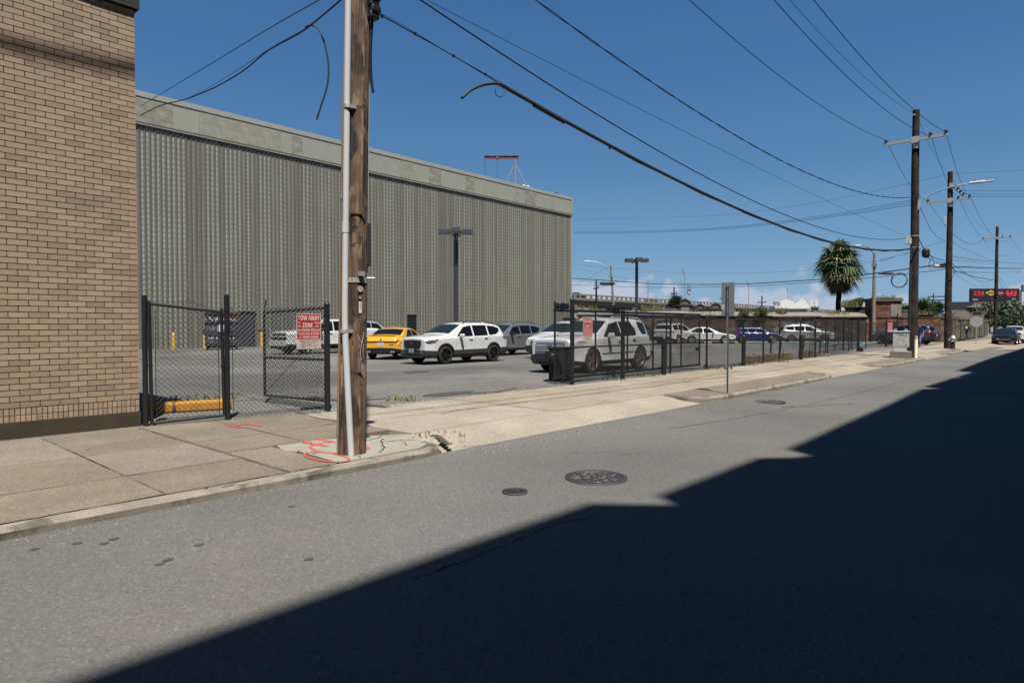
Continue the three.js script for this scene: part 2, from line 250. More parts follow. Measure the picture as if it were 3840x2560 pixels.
// spray paint on the walk
const paint = thing('spray_paint', 'red spray paint loops and dashes on the walk round the near pole', 'paint marks', [0, 0, 0]);
const loop = (cx, cz, rx, rz, a0, a1, w, y, s) => { const p = []; for (let i = 0; i <= 16; i++) { const t = a0 + (a1 - a0) * i / 16; p.push([cx + rx * Math.cos(t), cz + rz * Math.sin(t)]); } return crackLine(p, w, y, M.red, s, 0.004); };
part('loop', [loop(4.42, -6.8, 0.3, 0.42, 0.4, 6.5, 0.035, 0.1372, 4)], M.red, paint);
part('loop', [loop(4.0, -6.42, 0.16, 0.38, 0, 6.2, 0.035, 0.1376, 5)], M.red, paint);
for (const [p, w] of [[[[4.29, -9.6], [4.34, -9.14]], 0.07], [[[4.55, -9.59], [4.61, -9.13]], 0.07], [[[3.99, -9.44], [4.04, -9.36]], 0.03], [[[4.91, -9.46], [5.0, -9.34]], 0.03], [[[4.34, -7.51], [4.33, -7.2], [4.36, -6.98]], 0.09], [[[4.57, -7.55], [4.56, -7.2]], 0.06], [[[4.0, -6.72], [4.03, -6.68]], 0.03], [[[3.9, -6.9], [4.0, -7.0]], 0.03]]) part('dash', [crackLine(p, w, 0.1385, M.red, 6, 0.012)], M.red, paint);
// blackened hollow in the lot entrance, and faint stall lines
solo('asphalt_hollow', [blob(9.6, -10.5, 0.75, 0.3, 0.134, 41), crackLine([[9.9, -10.25], [10.6, -10.05], [11.6, -10.3]], 0.12, 0.134, M.tar, 42), crackLine([[7.6, -10.9], [8.1, -10.8]], 0.09, 0.134, M.tar, 43), blob(13.6, -16.4, 0.5, 0.28, 0.134, 44)], std([0.05, 0.046, 0.042], 0.95), 'crumbled dark asphalt hollows inside the lot entrance', 'pothole', null, 'stuff');
const lines = sgroup('stall_lines'), lineMat = std([0.3, 0.25, 0.14], 0.9);
for (const [x0, x1, z] of [[30, 36, -14.2], [30, 36.5, -17], [31, 37, -20], [38, 44, -15], [38, 44.6, -18.5], [24, 29, -17.6], [21.6, 26.5, -15.2]]) part('stall_line', [crackLine([[x0, z], [(x0 + x1) / 2, z - 0.03], [x1, z]], 0.07, 0.1355, lineMat, x0 | 0)], lineMat, lines);

// loose gravel and litter along the fence foot and in the gutter
{ const r = rng(515), gs = [], base = new THREE.TetrahedronGeometry(1, 0); const put = (x, y, z, s) => { const g = base.clone(); g.scale(s * (0.7 + 0.8 * r()), s * 0.5, s * (0.7 + 0.8 * r())); g.rotateY(r() * 6); g.translate(x, y + s * 0.15, z); gs.push(g); };
  for (let i = 0; i < 420; i++) { const x = 4.6 + r() * 2; put(x, 0.13, -10.28 + (x - 4.6) * 0.12 + (r() - 0.5) * 0.16, 0.006 + 0.012 * r()); } for (let i = 0; i < 500; i++) put(12.4 + r() * 22, 0.132, -9.86 + (r() - 0.5) * 0.16, 0.008 + 0.018 * r()); for (let i = 0; i < 260; i++) put(6 + r() * 6.2, 0.128, -9.86 + (r() - 0.5) * 0.3, 0.006 + 0.014 * r()); for (let i = 0; i < 300; i++) { const x = 5.5 + r() * 7, z = -5.62 + (r() - 0.5) * 0.35; put(x, rh(x, z), z, 0.005 + 0.01 * r()); } for (let i = 0; i < 160; i++) { const x = r() * 5, z = -5.8 + r() * 0.12; put(x, rh(x, z), z, 0.004 + 0.008 * r()); }
  solo('gravel_litter', gs, std([0.36, 0.33, 0.28], 0.95), 'loose pale gravel along the fence foot and gutter', 'gravel', null, 'stuff'); }

// dirt packed in the joints of the walk, hairline cracks in its slabs
part('joint_dirt', [[[[3.345, -6.05], [3.35, -7.4], [3.34, -8.8], [3.345, -10.35]], 0.035], [[[-4, -6.045], [-1, -6.04], [1.2, -6.045], [3.3, -6.04]], 0.02], [[[3.4, -6.045], [3.9, -6.04]], 0.03], [[[-4, -7.085], [0, -7.08], [2, -7.082], [3.3, -7.08]], 0.012], [[[2.17, -6.06], [2.175, -8], [2.17, -10.3]], 0.014], [[[0.98, -6.06], [0.985, -8], [0.98, -10.3]], 0.012], [[[5.7, -6.99], [8, -6.985], [12.3, -6.99]], 0.014], [[[4.38, -7.5], [4.385, -9], [4.38, -10.2]], 0.014], [[[3.4, -7.52], [3.9, -7.5]], 0.02]].map(([p, w], i) => crackLine(p, w * 0.55, 0.1355, M.dirt, i + 60, 0.016)), std([0.11, 0.095, 0.075], 0.97), sidewalk).userData.kind = 'stuff';
part('slab_cracks', [[[[2.3, -8.9], [2.7, -9.2], [3.2, -9.1]], 0.007], [[[0.2, -6.3], [0.5, -6.8], [0.9, -7.05]], 0.007], [[[3.5, -9.6], [4.0, -9.1], [4.3, -8.6]], 0.007], [[[8.9, -9.8], [9.0, -8.4], [8.8, -7.0]], 0.012], [[[10.2, -7.0], [11.1, -7.3], [12.3, -7.2]], 0.008], [[[14.5, -8.5], [16, -8.2], [17.5, -8.45], [19, -8.1]], 0.02], [[[13.2, -9.0], [14, -8.7], [14.5, -8.5]], 0.015]].map(([p, w], i) => crackLine(p, w, 0.1365, M.crack, i + 80, 0.04)), M.crack, sidewalk).userData.kind = 'stuff';
// ---------- tan brick building, left ----------
const bx1 = 3.44, bz = -10.56, bTop = 6.3, course = 0.0793, brickL = 0.222;
const brick = thing('brick_building', 'tan brick building with dark metal coping on the far left', 'building', [0, 0, 0]);
const mort = std([0.2, 0.17, 0.135], 0.95, bump(0.6, 0.004));
part('core', [box(-9, bx1 - 0.012, 0.1, bTop, -16, bz - 0.016)], mort, brick);
const clay = tex(256, 128, (u, v) => { const n = fbm(u * 10, v * 7, 4, 8, 0) - 0.5, f = fbm(u * 60, v * 50, 2, 19) - 0.5; const b = 226 + n * 42 + f * 26; return [b, b * 0.985, b * 0.965]; });
const brickMats = [[0.47, 0.36, 0.255], [0.44, 0.335, 0.235], [0.5, 0.385, 0.275], [0.4, 0.3, 0.21], [0.46, 0.345, 0.24], [0.365, 0.275, 0.195]].map(c => std(c, 0.86, { map: clay, ...bump(0.35, 0.002) }));
const brickMat = () => brickMats[[0, 0, 1, 1, 2, 2, 4, 4, 3, 5][(BR() * 10) | 0]];
const BR = rng(211), faceG = new THREE.BoxGeometry(brickL - 0.01, course - 0.011, 0.05), rowG = new THREE.BoxGeometry(0.049, 0.083, 0.05), endG = new THREE.BoxGeometry(0.05, course - 0.011, 0.105);
let nb = 0; const rest = brickMats.map(() => []);
function layBrick(g, x, y, z, piece, ry = 0) {
  const m = brickMat(), dz = (BR() - 0.5) * 0.006;
  if (piece && nb < 300) { const b = new THREE.Mesh(g, m); b.name = 'brick'; b.position.set(x, y, z - 0.021 + dz); b.rotation.set((BR() - 0.5) * 0.012, (BR() - 0.5) * 0.008, (BR() - 0.5) * 0.012); b.castShadow = b.receiveShadow = true; brick.add(b); nb++; }
  else { const c = g.clone(); c.translate(x, y, z - 0.021 + dz); rest[brickMats.indexOf(m)].push(c); }
}
part('plinth', [uvm(prism([[-9, -10.53], [bx1 + 0.004, -10.53], [bx1 + 0.004, -16], [-9, -16]], 0.335 - 0.09)).translate(0, 0.09, 0)], std(0x8f8574, 0.95, { map: concTex, ...bump(1.2, 0.012) }), brick);
for (let r = 0; r < 2; r++) for (let x = bx1 - 0.03, i = 0; x > -2; x -= 0.06, i++) layBrick(rowG, x, 0.385 + r * 0.092, bz, x > 1.55 && r === 1 && i % 1 === 0 && x > 2.2);
for (let c = 0; 0.565 + c * course < bTop - 0.03; c++) {
  const y = 0.565 + c * course, off = c % 2 ? 0 : brickL / 2;
  for (let i = 0; i < 26; i++) { const x1 = bx1 - off - i * brickL, x = x1 - brickL / 2; if (x < -2.2) break; layBrick(faceG, x, y, bz, x > 1.6 && c < 36); }
  if (off) { const g = faceG.clone(); g.scale(0.5, 1, 1); layBrick(g, bx1 - brickL / 4 - 0.0012, y, bz, false); }
  for (let k = 0; k < 8; k++) layBrick(endG, bx1 - 0.035, y, bz - 0.1 - k * 0.115 * 2 - (c % 2) * 0.115, false);
}
const restGeo = rest.map((a, i) => a.length ? part('brickwork', a, brickMats[i], brick) : null); restGeo.forEach(m => { if (m) m.userData.kind = 'stuff'; });
part('coping', [box(-9, bx1 + 0.05, bTop, bTop + 0.09, -16.1, bz + 0.06), box(-9, bx1 + 0.05, bTop - 0.05, bTop - 0.002, bz + 0.04, bz + 0.058), box(bx1 + 0.032, bx1 + 0.049, bTop - 0.05, bTop - 0.002, -16, bz + 0.038)], std([0.035, 0.03, 0.027], 0.5), brick);

// ---------- long metal-clad building behind the lot ----------
const mz = -46, mx0 = 4, mx1 = 61.6, mTop = 16.5, mEave = 14.75, pitch = 0.32;
const hall = thing('metal_building', 'long windowless building clad in weathered grey-green ribbed metal panels', 'building', [0, 0, 0]);
part('core', [box(mx0, mx1 - 0.25, 0.1, mTop - 0.15, -74, mz - 0.12)], std([0.1, 0.1, 0.095], 0.9), hall);
const nVar = 7, panelMats = [];
for (let v = 0; v < nVar; v++) {
  const amp = [0.42, 0.4, 0.24, 0.18, 0.48, 0.14, 0.52][v], sh = [0.1, 0.6, 0.3, 0.8, 0, 0.45, 0.55][v], wide = [0.9, 0.7, 1, 0.8, 0.55, 1, 0.8][v];
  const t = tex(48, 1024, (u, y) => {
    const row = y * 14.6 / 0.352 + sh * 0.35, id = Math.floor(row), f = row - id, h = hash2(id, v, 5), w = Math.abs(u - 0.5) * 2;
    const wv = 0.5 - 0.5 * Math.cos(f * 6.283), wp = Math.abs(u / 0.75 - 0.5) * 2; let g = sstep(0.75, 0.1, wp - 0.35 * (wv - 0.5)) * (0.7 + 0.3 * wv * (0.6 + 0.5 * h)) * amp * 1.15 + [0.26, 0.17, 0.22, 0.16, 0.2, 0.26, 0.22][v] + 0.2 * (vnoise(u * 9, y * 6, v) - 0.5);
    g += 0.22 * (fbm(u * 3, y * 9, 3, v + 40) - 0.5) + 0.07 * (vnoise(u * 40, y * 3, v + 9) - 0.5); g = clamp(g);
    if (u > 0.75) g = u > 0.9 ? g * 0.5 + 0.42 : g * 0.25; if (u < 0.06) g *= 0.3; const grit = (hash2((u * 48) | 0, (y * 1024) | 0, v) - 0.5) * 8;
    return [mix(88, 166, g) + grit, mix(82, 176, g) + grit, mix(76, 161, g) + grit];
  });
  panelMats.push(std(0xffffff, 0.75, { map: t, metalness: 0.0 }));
}
const ribMat = std([0.145, 0.135, 0.115], 0.7), PH = mEave - 0.12;
function panelGeo() {                              // shallow pan with a raised rib along its right edge
  const g = new THREE.BufferGeometry(), prof = [[0, 0.02], [0.03, 0], [0.235, 0], [0.262, 0.055], [0.3, 0.055], [0.32, 0.02]], p = [], uv = [], ix = [], n = [];
  for (const [i, [x, z]] of prof.entries()) for (const y of [0, 1]) { p.push(x, y * PH, z); uv.push(x / 0.32, y); }
  for (let i = 0; i + 1 < prof.length; i++) { const a = i * 2; ix.push(a, a + 2, a + 1, a + 1, a + 2, a + 3); }
  g.setAttribute('position', new THREE.Float32BufferAttribute(p, 3)); g.setAttribute('uv', new THREE.Float32BufferAttribute(uv, 2)); g.setIndex(ix); const q = g.toNonIndexed(); q.computeVertexNormals(); return q;
}
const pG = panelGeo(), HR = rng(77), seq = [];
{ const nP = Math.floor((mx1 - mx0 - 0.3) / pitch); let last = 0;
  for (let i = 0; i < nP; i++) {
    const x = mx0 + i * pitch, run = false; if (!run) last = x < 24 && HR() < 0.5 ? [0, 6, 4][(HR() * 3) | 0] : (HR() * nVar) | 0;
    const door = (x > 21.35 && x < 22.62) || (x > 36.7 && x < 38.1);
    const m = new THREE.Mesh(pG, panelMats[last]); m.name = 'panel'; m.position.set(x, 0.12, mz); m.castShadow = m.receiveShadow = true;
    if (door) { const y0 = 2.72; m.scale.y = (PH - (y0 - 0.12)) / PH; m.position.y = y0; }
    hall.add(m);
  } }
// fascia of lighter panels, drip edge, gutter line
const fasMats = [0, 1, 2, 3].map(v => std(0xffffff, 0.75, {
  map: tex(128, 128, (u, y) => {
    const st = (0.5 + 0.5 * Math.cos(u * 6.283 * 9)) * 0.5 + 0.5 * hash2((u * 128) | 0, 1, v), row = Math.floor(y * 7), bl = clamp(fbm(u * 5, row * 1.7, 2, v + 60) * 1.6 - 0.4 + (0.5 - Math.abs(y * 7 - row - 0.5)) * 0.6), d = [0.16, 0.75, 0.28, 0.85][v] * bl, n = (hash2((u * 128) | 0, (y * 128) | 0, v) - 0.5) * 8;
    const brown = v === 1 ? [136, 130, 108] : [126, 117, 104], lightc = [152, 155, 143];
    return [0, 1, 2].map(i => mix(lightc[i], brown[i], clamp(d)) - st * 9 + n);
  })
}));
{ const fx = [[mx0, 14.6, 1], [14.6, 17.2, 3], [17.2, 18.9, 0], [18.9, 24.9, 1], [24.9, 25.8, 0], [25.8, 26.7, 3], [26.7, 31.5, 0], [31.5, 36.2, 2], [36.2, 37.9, 1], [37.9, 39.5, 0], [39.5, 41, 3], [41, 44.2, 0], [44.2, 45.4, 3], [45.4, 48, 2], [48, 51.2, 0], [51.2, 52.1, 1], [52.1, 53, 0], [53, 54.9, 3], [54.9, 57.6, 2], [57.6, 58.1, 1], [58.1, 61.3, 0]];
  for (const [a, b, v] of fx) { const g = new THREE.BoxGeometry(b - a - 0.012, mTop - mEave - 0.12, 0.06); const uv = g.attributes.uv; for (let i = 0; i < uv.count; i++) uv.setX(i, uv.getX(i) * (b - a) / 1.6); g.translate((a + b) / 2, (mTop + mEave) / 2 - 0.02, mz + 0.085 + (v % 2) * 0.006); part('fascia_panel', g, fasMats[v], hall); } }
const zinc = std([0.4, 0.42, 0.4], 0.6, { map: clay });
for (let x = mx0; x < mx1; x += 7.2) part('roof_edge', [box(x, Math.min(x + 7.19, mx1 + 0.02), mTop - 0.1, mTop + 0.24, mz - 0.2, mz + 0.16)], zinc, hall);
part('drip_edge', [box(mx0, mx1 + 0.02, mEave - 0.09, mEave + 0.02, mz + 0.02, mz + 0.13)], std([0.1, 0.085, 0.08], 0.7), hall);
part('drip_lip', [box(mx0, mx1 + 0.02, mEave - 0.14, mEave - 0.092, mz + 0.1, mz + 0.145)], zinc, hall);
part('corner_trim', [box(mx1 - 0.3, mx1 - 0.02, 2.1, mEave - 0.15, mz - 0.1, mz + 0.075), box(mx1 - 0.3, mx1 + 0.02, mEave + 0.03, mTop - 0.11, mz + 0.06, mz + 0.15)], zinc, hall);
part('roof', [box(mx0, mx1 - 0.2, mTop - 0.14, mTop + 0.1, -74, mz - 0.21)], zinc, hall);
part('door', [box(21.45, 22.66, 0.13, 2.66, mz - 0.06, mz - 0.02)], std([0.03, 0.035, 0.045], 0.6), hall);
part('door_frame', [box(21.38, 21.44, 0.13, 2.73, mz - 0.08, mz + 0.05), box(22.67, 22.73, 0.13, 2.73, mz - 0.08, mz + 0.05), box(21.44, 22.67, 2.67, 2.73, mz - 0.08, mz + 0.05)], M.blackMatte, hall);
part('dark_opening', [box(36.98, 38.1, 0.13, 2.68, mz - 0.1, mz - 0.04)], M.black, hall);
part('opening_frame', [box(36.9, 36.97, 0.13, 2.75, mz - 0.11, mz + 0.04), box(38.11, 38.18, 0.13, 2.75, mz - 0.11, mz + 0.04), box(36.97, 38.11, 2.69, 2.75, mz - 0.11, mz + 0.04)], std([0.2, 0.2, 0.17], 0.7), hall);
// davit crane on its roof
const dav = thing('roof_hoist', 'rusty red jib beam on a grey braced post on the metal building roof', 'hoist', [53.28, 16.6, -47.5], -0.84);
const rust = std(0xffffff, 0.85, { map: tex(128, 64, (u, v) => { const n = fbm(u * 14, v * 5, 4, 3); return n > 0.52 ? [74, 38, 34] : [150 + n * 30, 76 + n * 20, 62]; }) }), steel = std([0.27, 0.28, 0.27], 0.55, { metalness: 0.3 });
part('post', [rod([0, -0.05, 0], [0, 3.4, 0], 0.115, 0.115, 12), place(cbox(0.5, 0.06, 0.5), 0, 0.03, 0)], steel, dav);
part('beam', [box(-3.4, 0.36, 3.38, 3.41, -0.11, 0.11), box(-3.4, 0.36, 3.66, 3.69, -0.11, 0.11), box(-3.4, 0.36, 3.41, 3.66, -0.02, 0.02)], rust, dav);
part('trolley', [cbox(0.36, 0.24, 0.3, -1.95, 3.48, 0), cbox(0.16, 0.26, 0.16, -1.95, 3.26, 0)], rust, dav);
for (const [x, z] of [[-1.3, 0.3], [1.45, 0.3], [0, -1.8]]) part('brace', [rod([x, -0.05, z], [Math.sign(x) * 0.13, 2.6, z < 0 ? -0.13 : 0], 0.05, 0.05, 8)], steel, dav);
part('chain', [tube([[-1.95, 3.15, 0], [-2.0, 1.6, 0], [-1.98, 0.2, 0]], 0.012, 4)], M.iron, dav); part('control_cable', [tube([[-3.36, 3.38, 0], [-3.3, 2.4, 0.1], [-3.32, 1.5, 0], [-3.46, 0.9, 0.1], [-3.42, -0.05, 0]], 0.016, 4)], M.black, dav);
solo('roof_hood', [place(prism([[-0.6, -0.5], [0.7, -0.5], [0.7, 0.5], [-0.6, 0.5]], 0.3), 54.4, 16.58, -46.9), place(rbox(0.9, 0.22, 0.8, 0.08), 54.1, 16.98, -46.9)], std([0.72, 0.72, 0.7], 0.6), 'white hood vent at the foot of the roof hoist', 'roof vent');
solo('vent_stub', [rod([60.2, 16.58, -47.2], [60.2, 17.2, -47.2], 0.09, 0.09, 10), rod([60.2, 17.16, -47.2], [60.2, 17.26, -47.2], 0.13, 0.13, 10)], M.black, 'small dark vent stub near the right end of the metal roof', 'vent pipe');

// ---------- row of buildings on the photographer's side (behind the lens): they shade the street ----------
const wallZ = 1.7, k = 0.494 * 0.828, ks = 0.494 * 0.56;
function rowHouse(label, prof) {                      // prof: where the roofline's shade falls on the road, as [x, z]
  const o = thing('street_building', label, 'building', [0, 0, 0]), rough = std([0.09, 0.07, 0.06], 0.9, { map: clay });
  const top = prof.map(([x, z]) => { const H = (wallZ - z) / k; return [x - ks * H, H]; }); for (let i = 1; i < top.length; i++) top[i][0] = Math.max(top[i][0], top[i - 1][0] + 0.01);
  const x0 = top[0][0], x1 = top[top.length - 1][0], low = Math.min(...top.map(p => p[1])) - 0.4;
  part('wall', [box(x0, x1 - 0.01, -0.05, low, wallZ, wallZ + 11)], rough, o); part('parapet', [place(plate([[x0, low], [x1 - 0.01, low], ...top.reverse()], 0.3), 0, 0.003, wallZ + 0.002)], rough, o);
}
rowHouse('brick building behind the camera shading the near road', [[-30, -3.46], [3.2, -3.44], [4.8, -3.4], [5.42, -2.58]]);
rowHouse('narrow building with a plain parapet behind the camera', [[5.43, -3.06], [7.85, -3.05], [8.2, -2.72], [8.68, -2.56]]);
rowHouse('long low parapet building shading the middle of the street', [[8.7, -2.99], [13.4, -3.12], [19.3, -3.3], [19.96, -2.8]]);
rowHouse('building with two small roof gaps down the street', [[20.0, -3.36], [24.3, -3.3], [24.52, -3.06], [24.56, -3.28], [27.9, -3.2], [28.05, -3.0]]);
rowHouse('tallest of the buildings shading the far street', [[28.1, -3.72], [39.6, -3.95], [70, -4.0], [120, -4.0]]);
const wireList = [
  ['taut single wire from the near pole down to the metal building side', 0.008, [[4.22, 5.44, -6.66], [4.67, 5.89, -8.72], [5.27, 6.46, -11.95], [5.73, 6.91, -15.19], [6.14, 7.31, -18.49]]],
  ['slack twin wire bundle from the near pole passing behind the brick building', 0.011, [[4.27, 5.34, -6.48], [4.2, 5.19, -7.04], [4.24, 5.21, -7.38], [4.44, 5.39, -8.5], [4.68, 5.51, -9.73], [4.87, 5.66, -11.17], [5.03, 5.88, -12.79], [5.16, 6.16, -14.45], [5.26, 6.29, -15.84]]],
  ['thin wire tied along the slack bundle left of the near pole', 0.004, [[4.23, 5.21, -7.09], [4.41, 5.38, -8.24], [4.64, 5.54, -9.78], [4.9, 5.74, -11.59], [5.03, 5.88, -12.79]]],
  ['loose black cable end hanging in an arc left of the near pole', 0.011, [[4.17, 5.18, -7.09], [4.21, 5.2, -7.02], [4.26, 5.15, -6.95], [4.3, 4.97, -6.88], [4.33, 4.69, -6.84], [4.31, 4.45, -6.85], [4.26, 4.24, -6.89], [4.22, 4.06, -6.93]]],
  ['heavy spliced cable bundle from the first to the second street pole', 0.02, [[36.23, 5.95, -6.41], [37.6, 5.78, -6.52], [39.84, 5.58, -6.71], [42.83, 5.63, -6.98], [46.72, 5.77, -7.31], [51.86, 6.04, -7.58]]],
  ['second slack cable under the spliced bundle between two street poles', 0.013, [[36.21, 5.38, -6.41], [38.55, 5.37, -6.65], [42.27, 5.45, -7], [47.3, 5.63, -7.4], [51.86, 5.92, -7.58]]],
  ['drooping loop of cable below the splice between two street poles', 0.014, [[43.61, 5.6, -7.02], [43.54, 5.35, -7.08], [43.5, 5.08, -7.12], [43.54, 4.92, -7.07], [43.64, 4.94, -6.96], [43.71, 5.15, -6.89], [43.66, 5.42, -6.95], [43.62, 5.59, -7]]],
  ['thick black trunk cable crossing behind the lot to the second street pole', 0.042, [[64.83, 7.69, -49.29], [65.75, 7.15, -43.77], [65.86, 6.49, -37.64], [65.45, 6.16, -32.11], [64.68, 5.94, -26.98], [62.52, 5.82, -21.89], [60.45, 5.77, -17.46], [58.18, 5.81, -14.01], [54.89, 5.84, -10.19], [52.21, 5.85, -7.48]]],
  ['thinner cable strung just under the thick trunk cable behind the lot', 0.022, [[64.81, 6.88, -49.28], [65.86, 6.07, -37.63], [64.67, 5.7, -26.98], [61.79, 5.58, -19.7], [58.18, 5.5, -14], [54.88, 5.49, -10.18], [52.21, 5.49, -7.48]]],
  ['thick black trunk cable running right from the second street pole', 0.042, [[52.27, 5.58, -7.55], [58.05, 6.02, -7.43], [71.36, 6.86, -7.63], [90.26, 8.08, -7.6], [117.2, 9.83, -7.64]]],
  ['thin cable under the trunk cable right of the second street pole', 0.02, [[52.27, 5.32, -7.55], [65.77, 6.13, -7.83], [89.64, 7.63, -8.28], [117.19, 9.36, -7.64]]],
  ['upper of three parallel wires from the metal building corner to the first pole', 0.011, [[61.53, 12.67, -45.65], [58.68, 11.4, -34.57], [53.98, 10.17, -24.06], [49.27, 9.43, -17.3], [43.77, 8.69, -11.43], [36.28, 7.7, -6.7]], 'three parallel wires from the metal building'],
  ['middle of three parallel wires from the metal building corner to the first pole', 0.011, [[61.53, 12.57, -45.65], [58.68, 11.31, -34.57], [53.98, 10.1, -24.06], [49.27, 9.35, -17.3], [43.77, 8.59, -11.43], [36.28, 7.59, -6.7]], 'three parallel wires from the metal building'],
  ['lower of three parallel wires from the metal building corner to the first pole', 0.011, [[61.53, 12.47, -45.65], [58.68, 11.22, -34.57], [53.98, 10.02, -24.05], [49.27, 9.26, -17.29], [43.76, 8.5, -11.43], [36.28, 7.47, -6.7]], 'three parallel wires from the metal building'],
  ['faint high wire from the second street pole top to the metal building', 0.009, [[63.18, 14.43, -46.87], [64.57, 13.44, -33.34], [61.91, 12.64, -27.29], [55.63, 11.66, -16.3], [53.09, 11.78, -9.4], [52.37, 11.87, -7.51]]],
  ['wire from the second street pole top leaving the frame on the right', 0.009, [[52.45, 11.9, -7.42], [58.23, 12.8, -5.97], [63.97, 13.65, -4.1]]],
  ['upper of three level wires leaving right from the second street pole', 0.011, [[52.87, 10.8, -7.07], [56.97, 11.24, -5.82], [62.78, 11.86, -3.88]], 'three level wires on the right'],
  ['middle of three level wires leaving right from the second street pole', 0.011, [[52.98, 10.56, -6.94], [56.97, 10.99, -5.82], [62.77, 11.6, -3.87]], 'three level wires on the right'],
  ['lower of three level wires leaving right from the second street pole', 0.011, [[53.1, 10.37, -6.8], [56.96, 10.8, -5.81], [62.77, 11.4, -3.87]], 'three level wires on the right'],
  ['faint dashed wire sagging across the lot below the trunk cable poles', 0.009, [[64.7, 9.28, -47.99], [64.56, 8.06, -39.14], [63.54, 7.28, -32.77], [61.33, 6.72, -24.74], [56.2, 6.26, -16.98], [46.84, 5.8, -10.9], [36.27, 5.16, -6.78]]],
  ['slanting wire from the leaning street light down behind the metal building', 0.014, [[68, 6.51, -51.71], [69.55, 7.59, -50.03], [71.87, 9.48, -47.51]]],
  ['slack wire from the leaning street light to the right', 0.01, [[71.17, 9.69, -52.79], [71.16, 8.88, -49.77], [70.91, 7.95, -45.54], [70.49, 7.35, -41.49], [69.7, 6.7, -36.38], [68.61, 6.14, -31.59]]],
  ['secondary wire dropping from the lamp arm to the second street pole', 0.012, [[36.41, 7.48, -6.41], [39.29, 7.24, -6.64], [43.02, 7.08, -6.98], [47.43, 7.12, -7.31], [52, 7.37, -7.62]]],
  ['short wire from the first street pole rising to the second street pole', 0.009, [[24.75, 3.82, -5.48], [29.63, 4.39, -6.05], [36.68, 5.34, -6.48], [44.81, 6.39, -7.2], [52, 7.34, -7.62]]],
  ['slack wire from the second street pole to the third pole crossarm', 0.013, [[52.48, 8.03, -7.41], [60.33, 8.41, -7.98], [70.47, 9.1, -8.69], [80.68, 10.02, -9.35], [93.58, 11.61, -10.02]]],
  ['long drooping wire from the second pole to the third pole', 0.012, [[52.47, 7.41, -7.4], [62.98, 7.88, -8], [76.07, 8.4, -8.43], [95.69, 9.34, -9.09]]],
  ['upper cable from the second pole past the third pole to the right', 0.02, [[52.42, 6.39, -7.42], [60.49, 6.9, -7.75], [76.14, 7.97, -8.34], [97.32, 9.37, -8.78], [122.31, 10.89, -7.99]]],
  ['middle cable between the second and third street poles', 0.012, [[52.42, 6.12, -7.41], [68.22, 7.23, -8.14], [95.76, 9.03, -9]]],
  ['tangled cable sagging low between the second and third street poles', 0.03, [[52.42, 6.04, -7.41], [55.24, 5.67, -7.56], [62.95, 5.89, -7.97], [77.19, 6.4, -8.62], [95.73, 7.1, -8.97]]],
  ['lowest slack cable between the second and third street poles', 0.018, [[52.44, 6, -7.38], [57.82, 5.98, -7.69], [66.85, 6.02, -8.13], [78.48, 6.15, -8.66], [86.36, 6.45, -8.9], [95.73, 7.25, -8.97]]],
  ['thin deep sagging line between the second and third street poles', 0.01, [[52.73, 5.38, -7.35], [60.4, 5.34, -7.79], [69.4, 5.34, -8.25], [81.09, 5.68, -8.74], [95.65, 6.57, -9.05]]],
  ['cable loop hanging off the second street pole', 0.014, [[52.07, 5.97, -7.34], [52.09, 5.56, -7.16], [52.16, 5.2, -7.07], [52.06, 4.89, -7.17], [52.02, 4.69, -7.36]]],
  ['guy line running down right from the third pole', 0.018, [[95.94, 7.36, -8.74], [105.06, 6.8, -9.06], [112.88, 6.18, -9.33]]],
  ['second guy line running down right from the third pole', 0.014, [[96, 7.64, -8.7], [105.17, 7.27, -8.96], [115.85, 6.62, -9.04]]],
  ['cable from the fourth pole dipping toward the billboard', 0.02, [[122.03, 7.72, -8.19], [121.47, 6.93, -8.78], [120.41, 6.49, -9.95]]],
];
// ---------- overhead wires ----------
const cableMat = std([0.01, 0.01, 0.011], 0.6), wireMat = std([0.04, 0.04, 0.042], 0.5);
for (const [label, r, pts, group] of wireList) solo('overhead_wire', [tube(pts, r, 5, pts.length * 5)], r > 0.01 ? cableMat : wireMat, label, 'wire', group);
const para = (a, b, c, z, x0, x1, n = 26) => { const p = []; for (let i = 0; i <= n; i++) { const x = x0 + (x1 - x0) * i / n; p.push([x, a * x * x + b * x + c, typeof z === 'function' ? z(x) : z]); } return p; };
const PX1 = 4.28, PX2 = 36.17;
const pw = (label, r, a, b, c, z, x0 = PX1, x1 = PX2, mat = cableMat) => solo('overhead_wire', [tube(para(a, b, c, z, x0, x1), r, 5, 60)], mat, label, 'wire');
pw('high power wire to the left end of the first crossarm', 0.011, 0.0042, -0.1732, 11.5147, -7.75, PX1, PX2 - 0.1);
pw('high power wire to the middle insulator of the first crossarm', 0.011, 0.0047, -0.1928, 11.3822, -5.9, PX1, 36.1);
pw('high power wire to the right end of the first crossarm', 0.011, 0.0042, -0.1731, 11.4019, -5.3, PX1, 36.1);
pw('thin topmost wire to the top of the first street pole', 0.007, 0.0047, -0.2022, 12.8862, -6.5, PX1, 36.1);
{ const p = para(0.005, -0.1708, 7.4841, -6.3, PX1, 36.05, 60), a = [], b = []; p.forEach((q, i) => { const t = i * 1.9; a.push([q[0], q[1] + 0.012 * Math.cos(t), q[2] + 0.012 * Math.sin(t)]); b.push([q[0], q[1] - 0.012 * Math.cos(t), q[2] - 0.012 * Math.sin(t)]); }); solo('overhead_wire', [tube(a, 0.009, 4, 150), tube(b, 0.009, 4, 150)], cableMat, 'twisted service cable sagging between the near pole and first street pole', 'wire'); }
pw('plain black cable just above the thick bundle between the poles', 0.012, 0.0048, -0.1987, 6.8224, -6.62);
pw('very thin straight wire between the near pole and first street pole', 0.005, 0.0006, -0.0281, 6.1643, -6.8, PX1, PX2, wireMat);
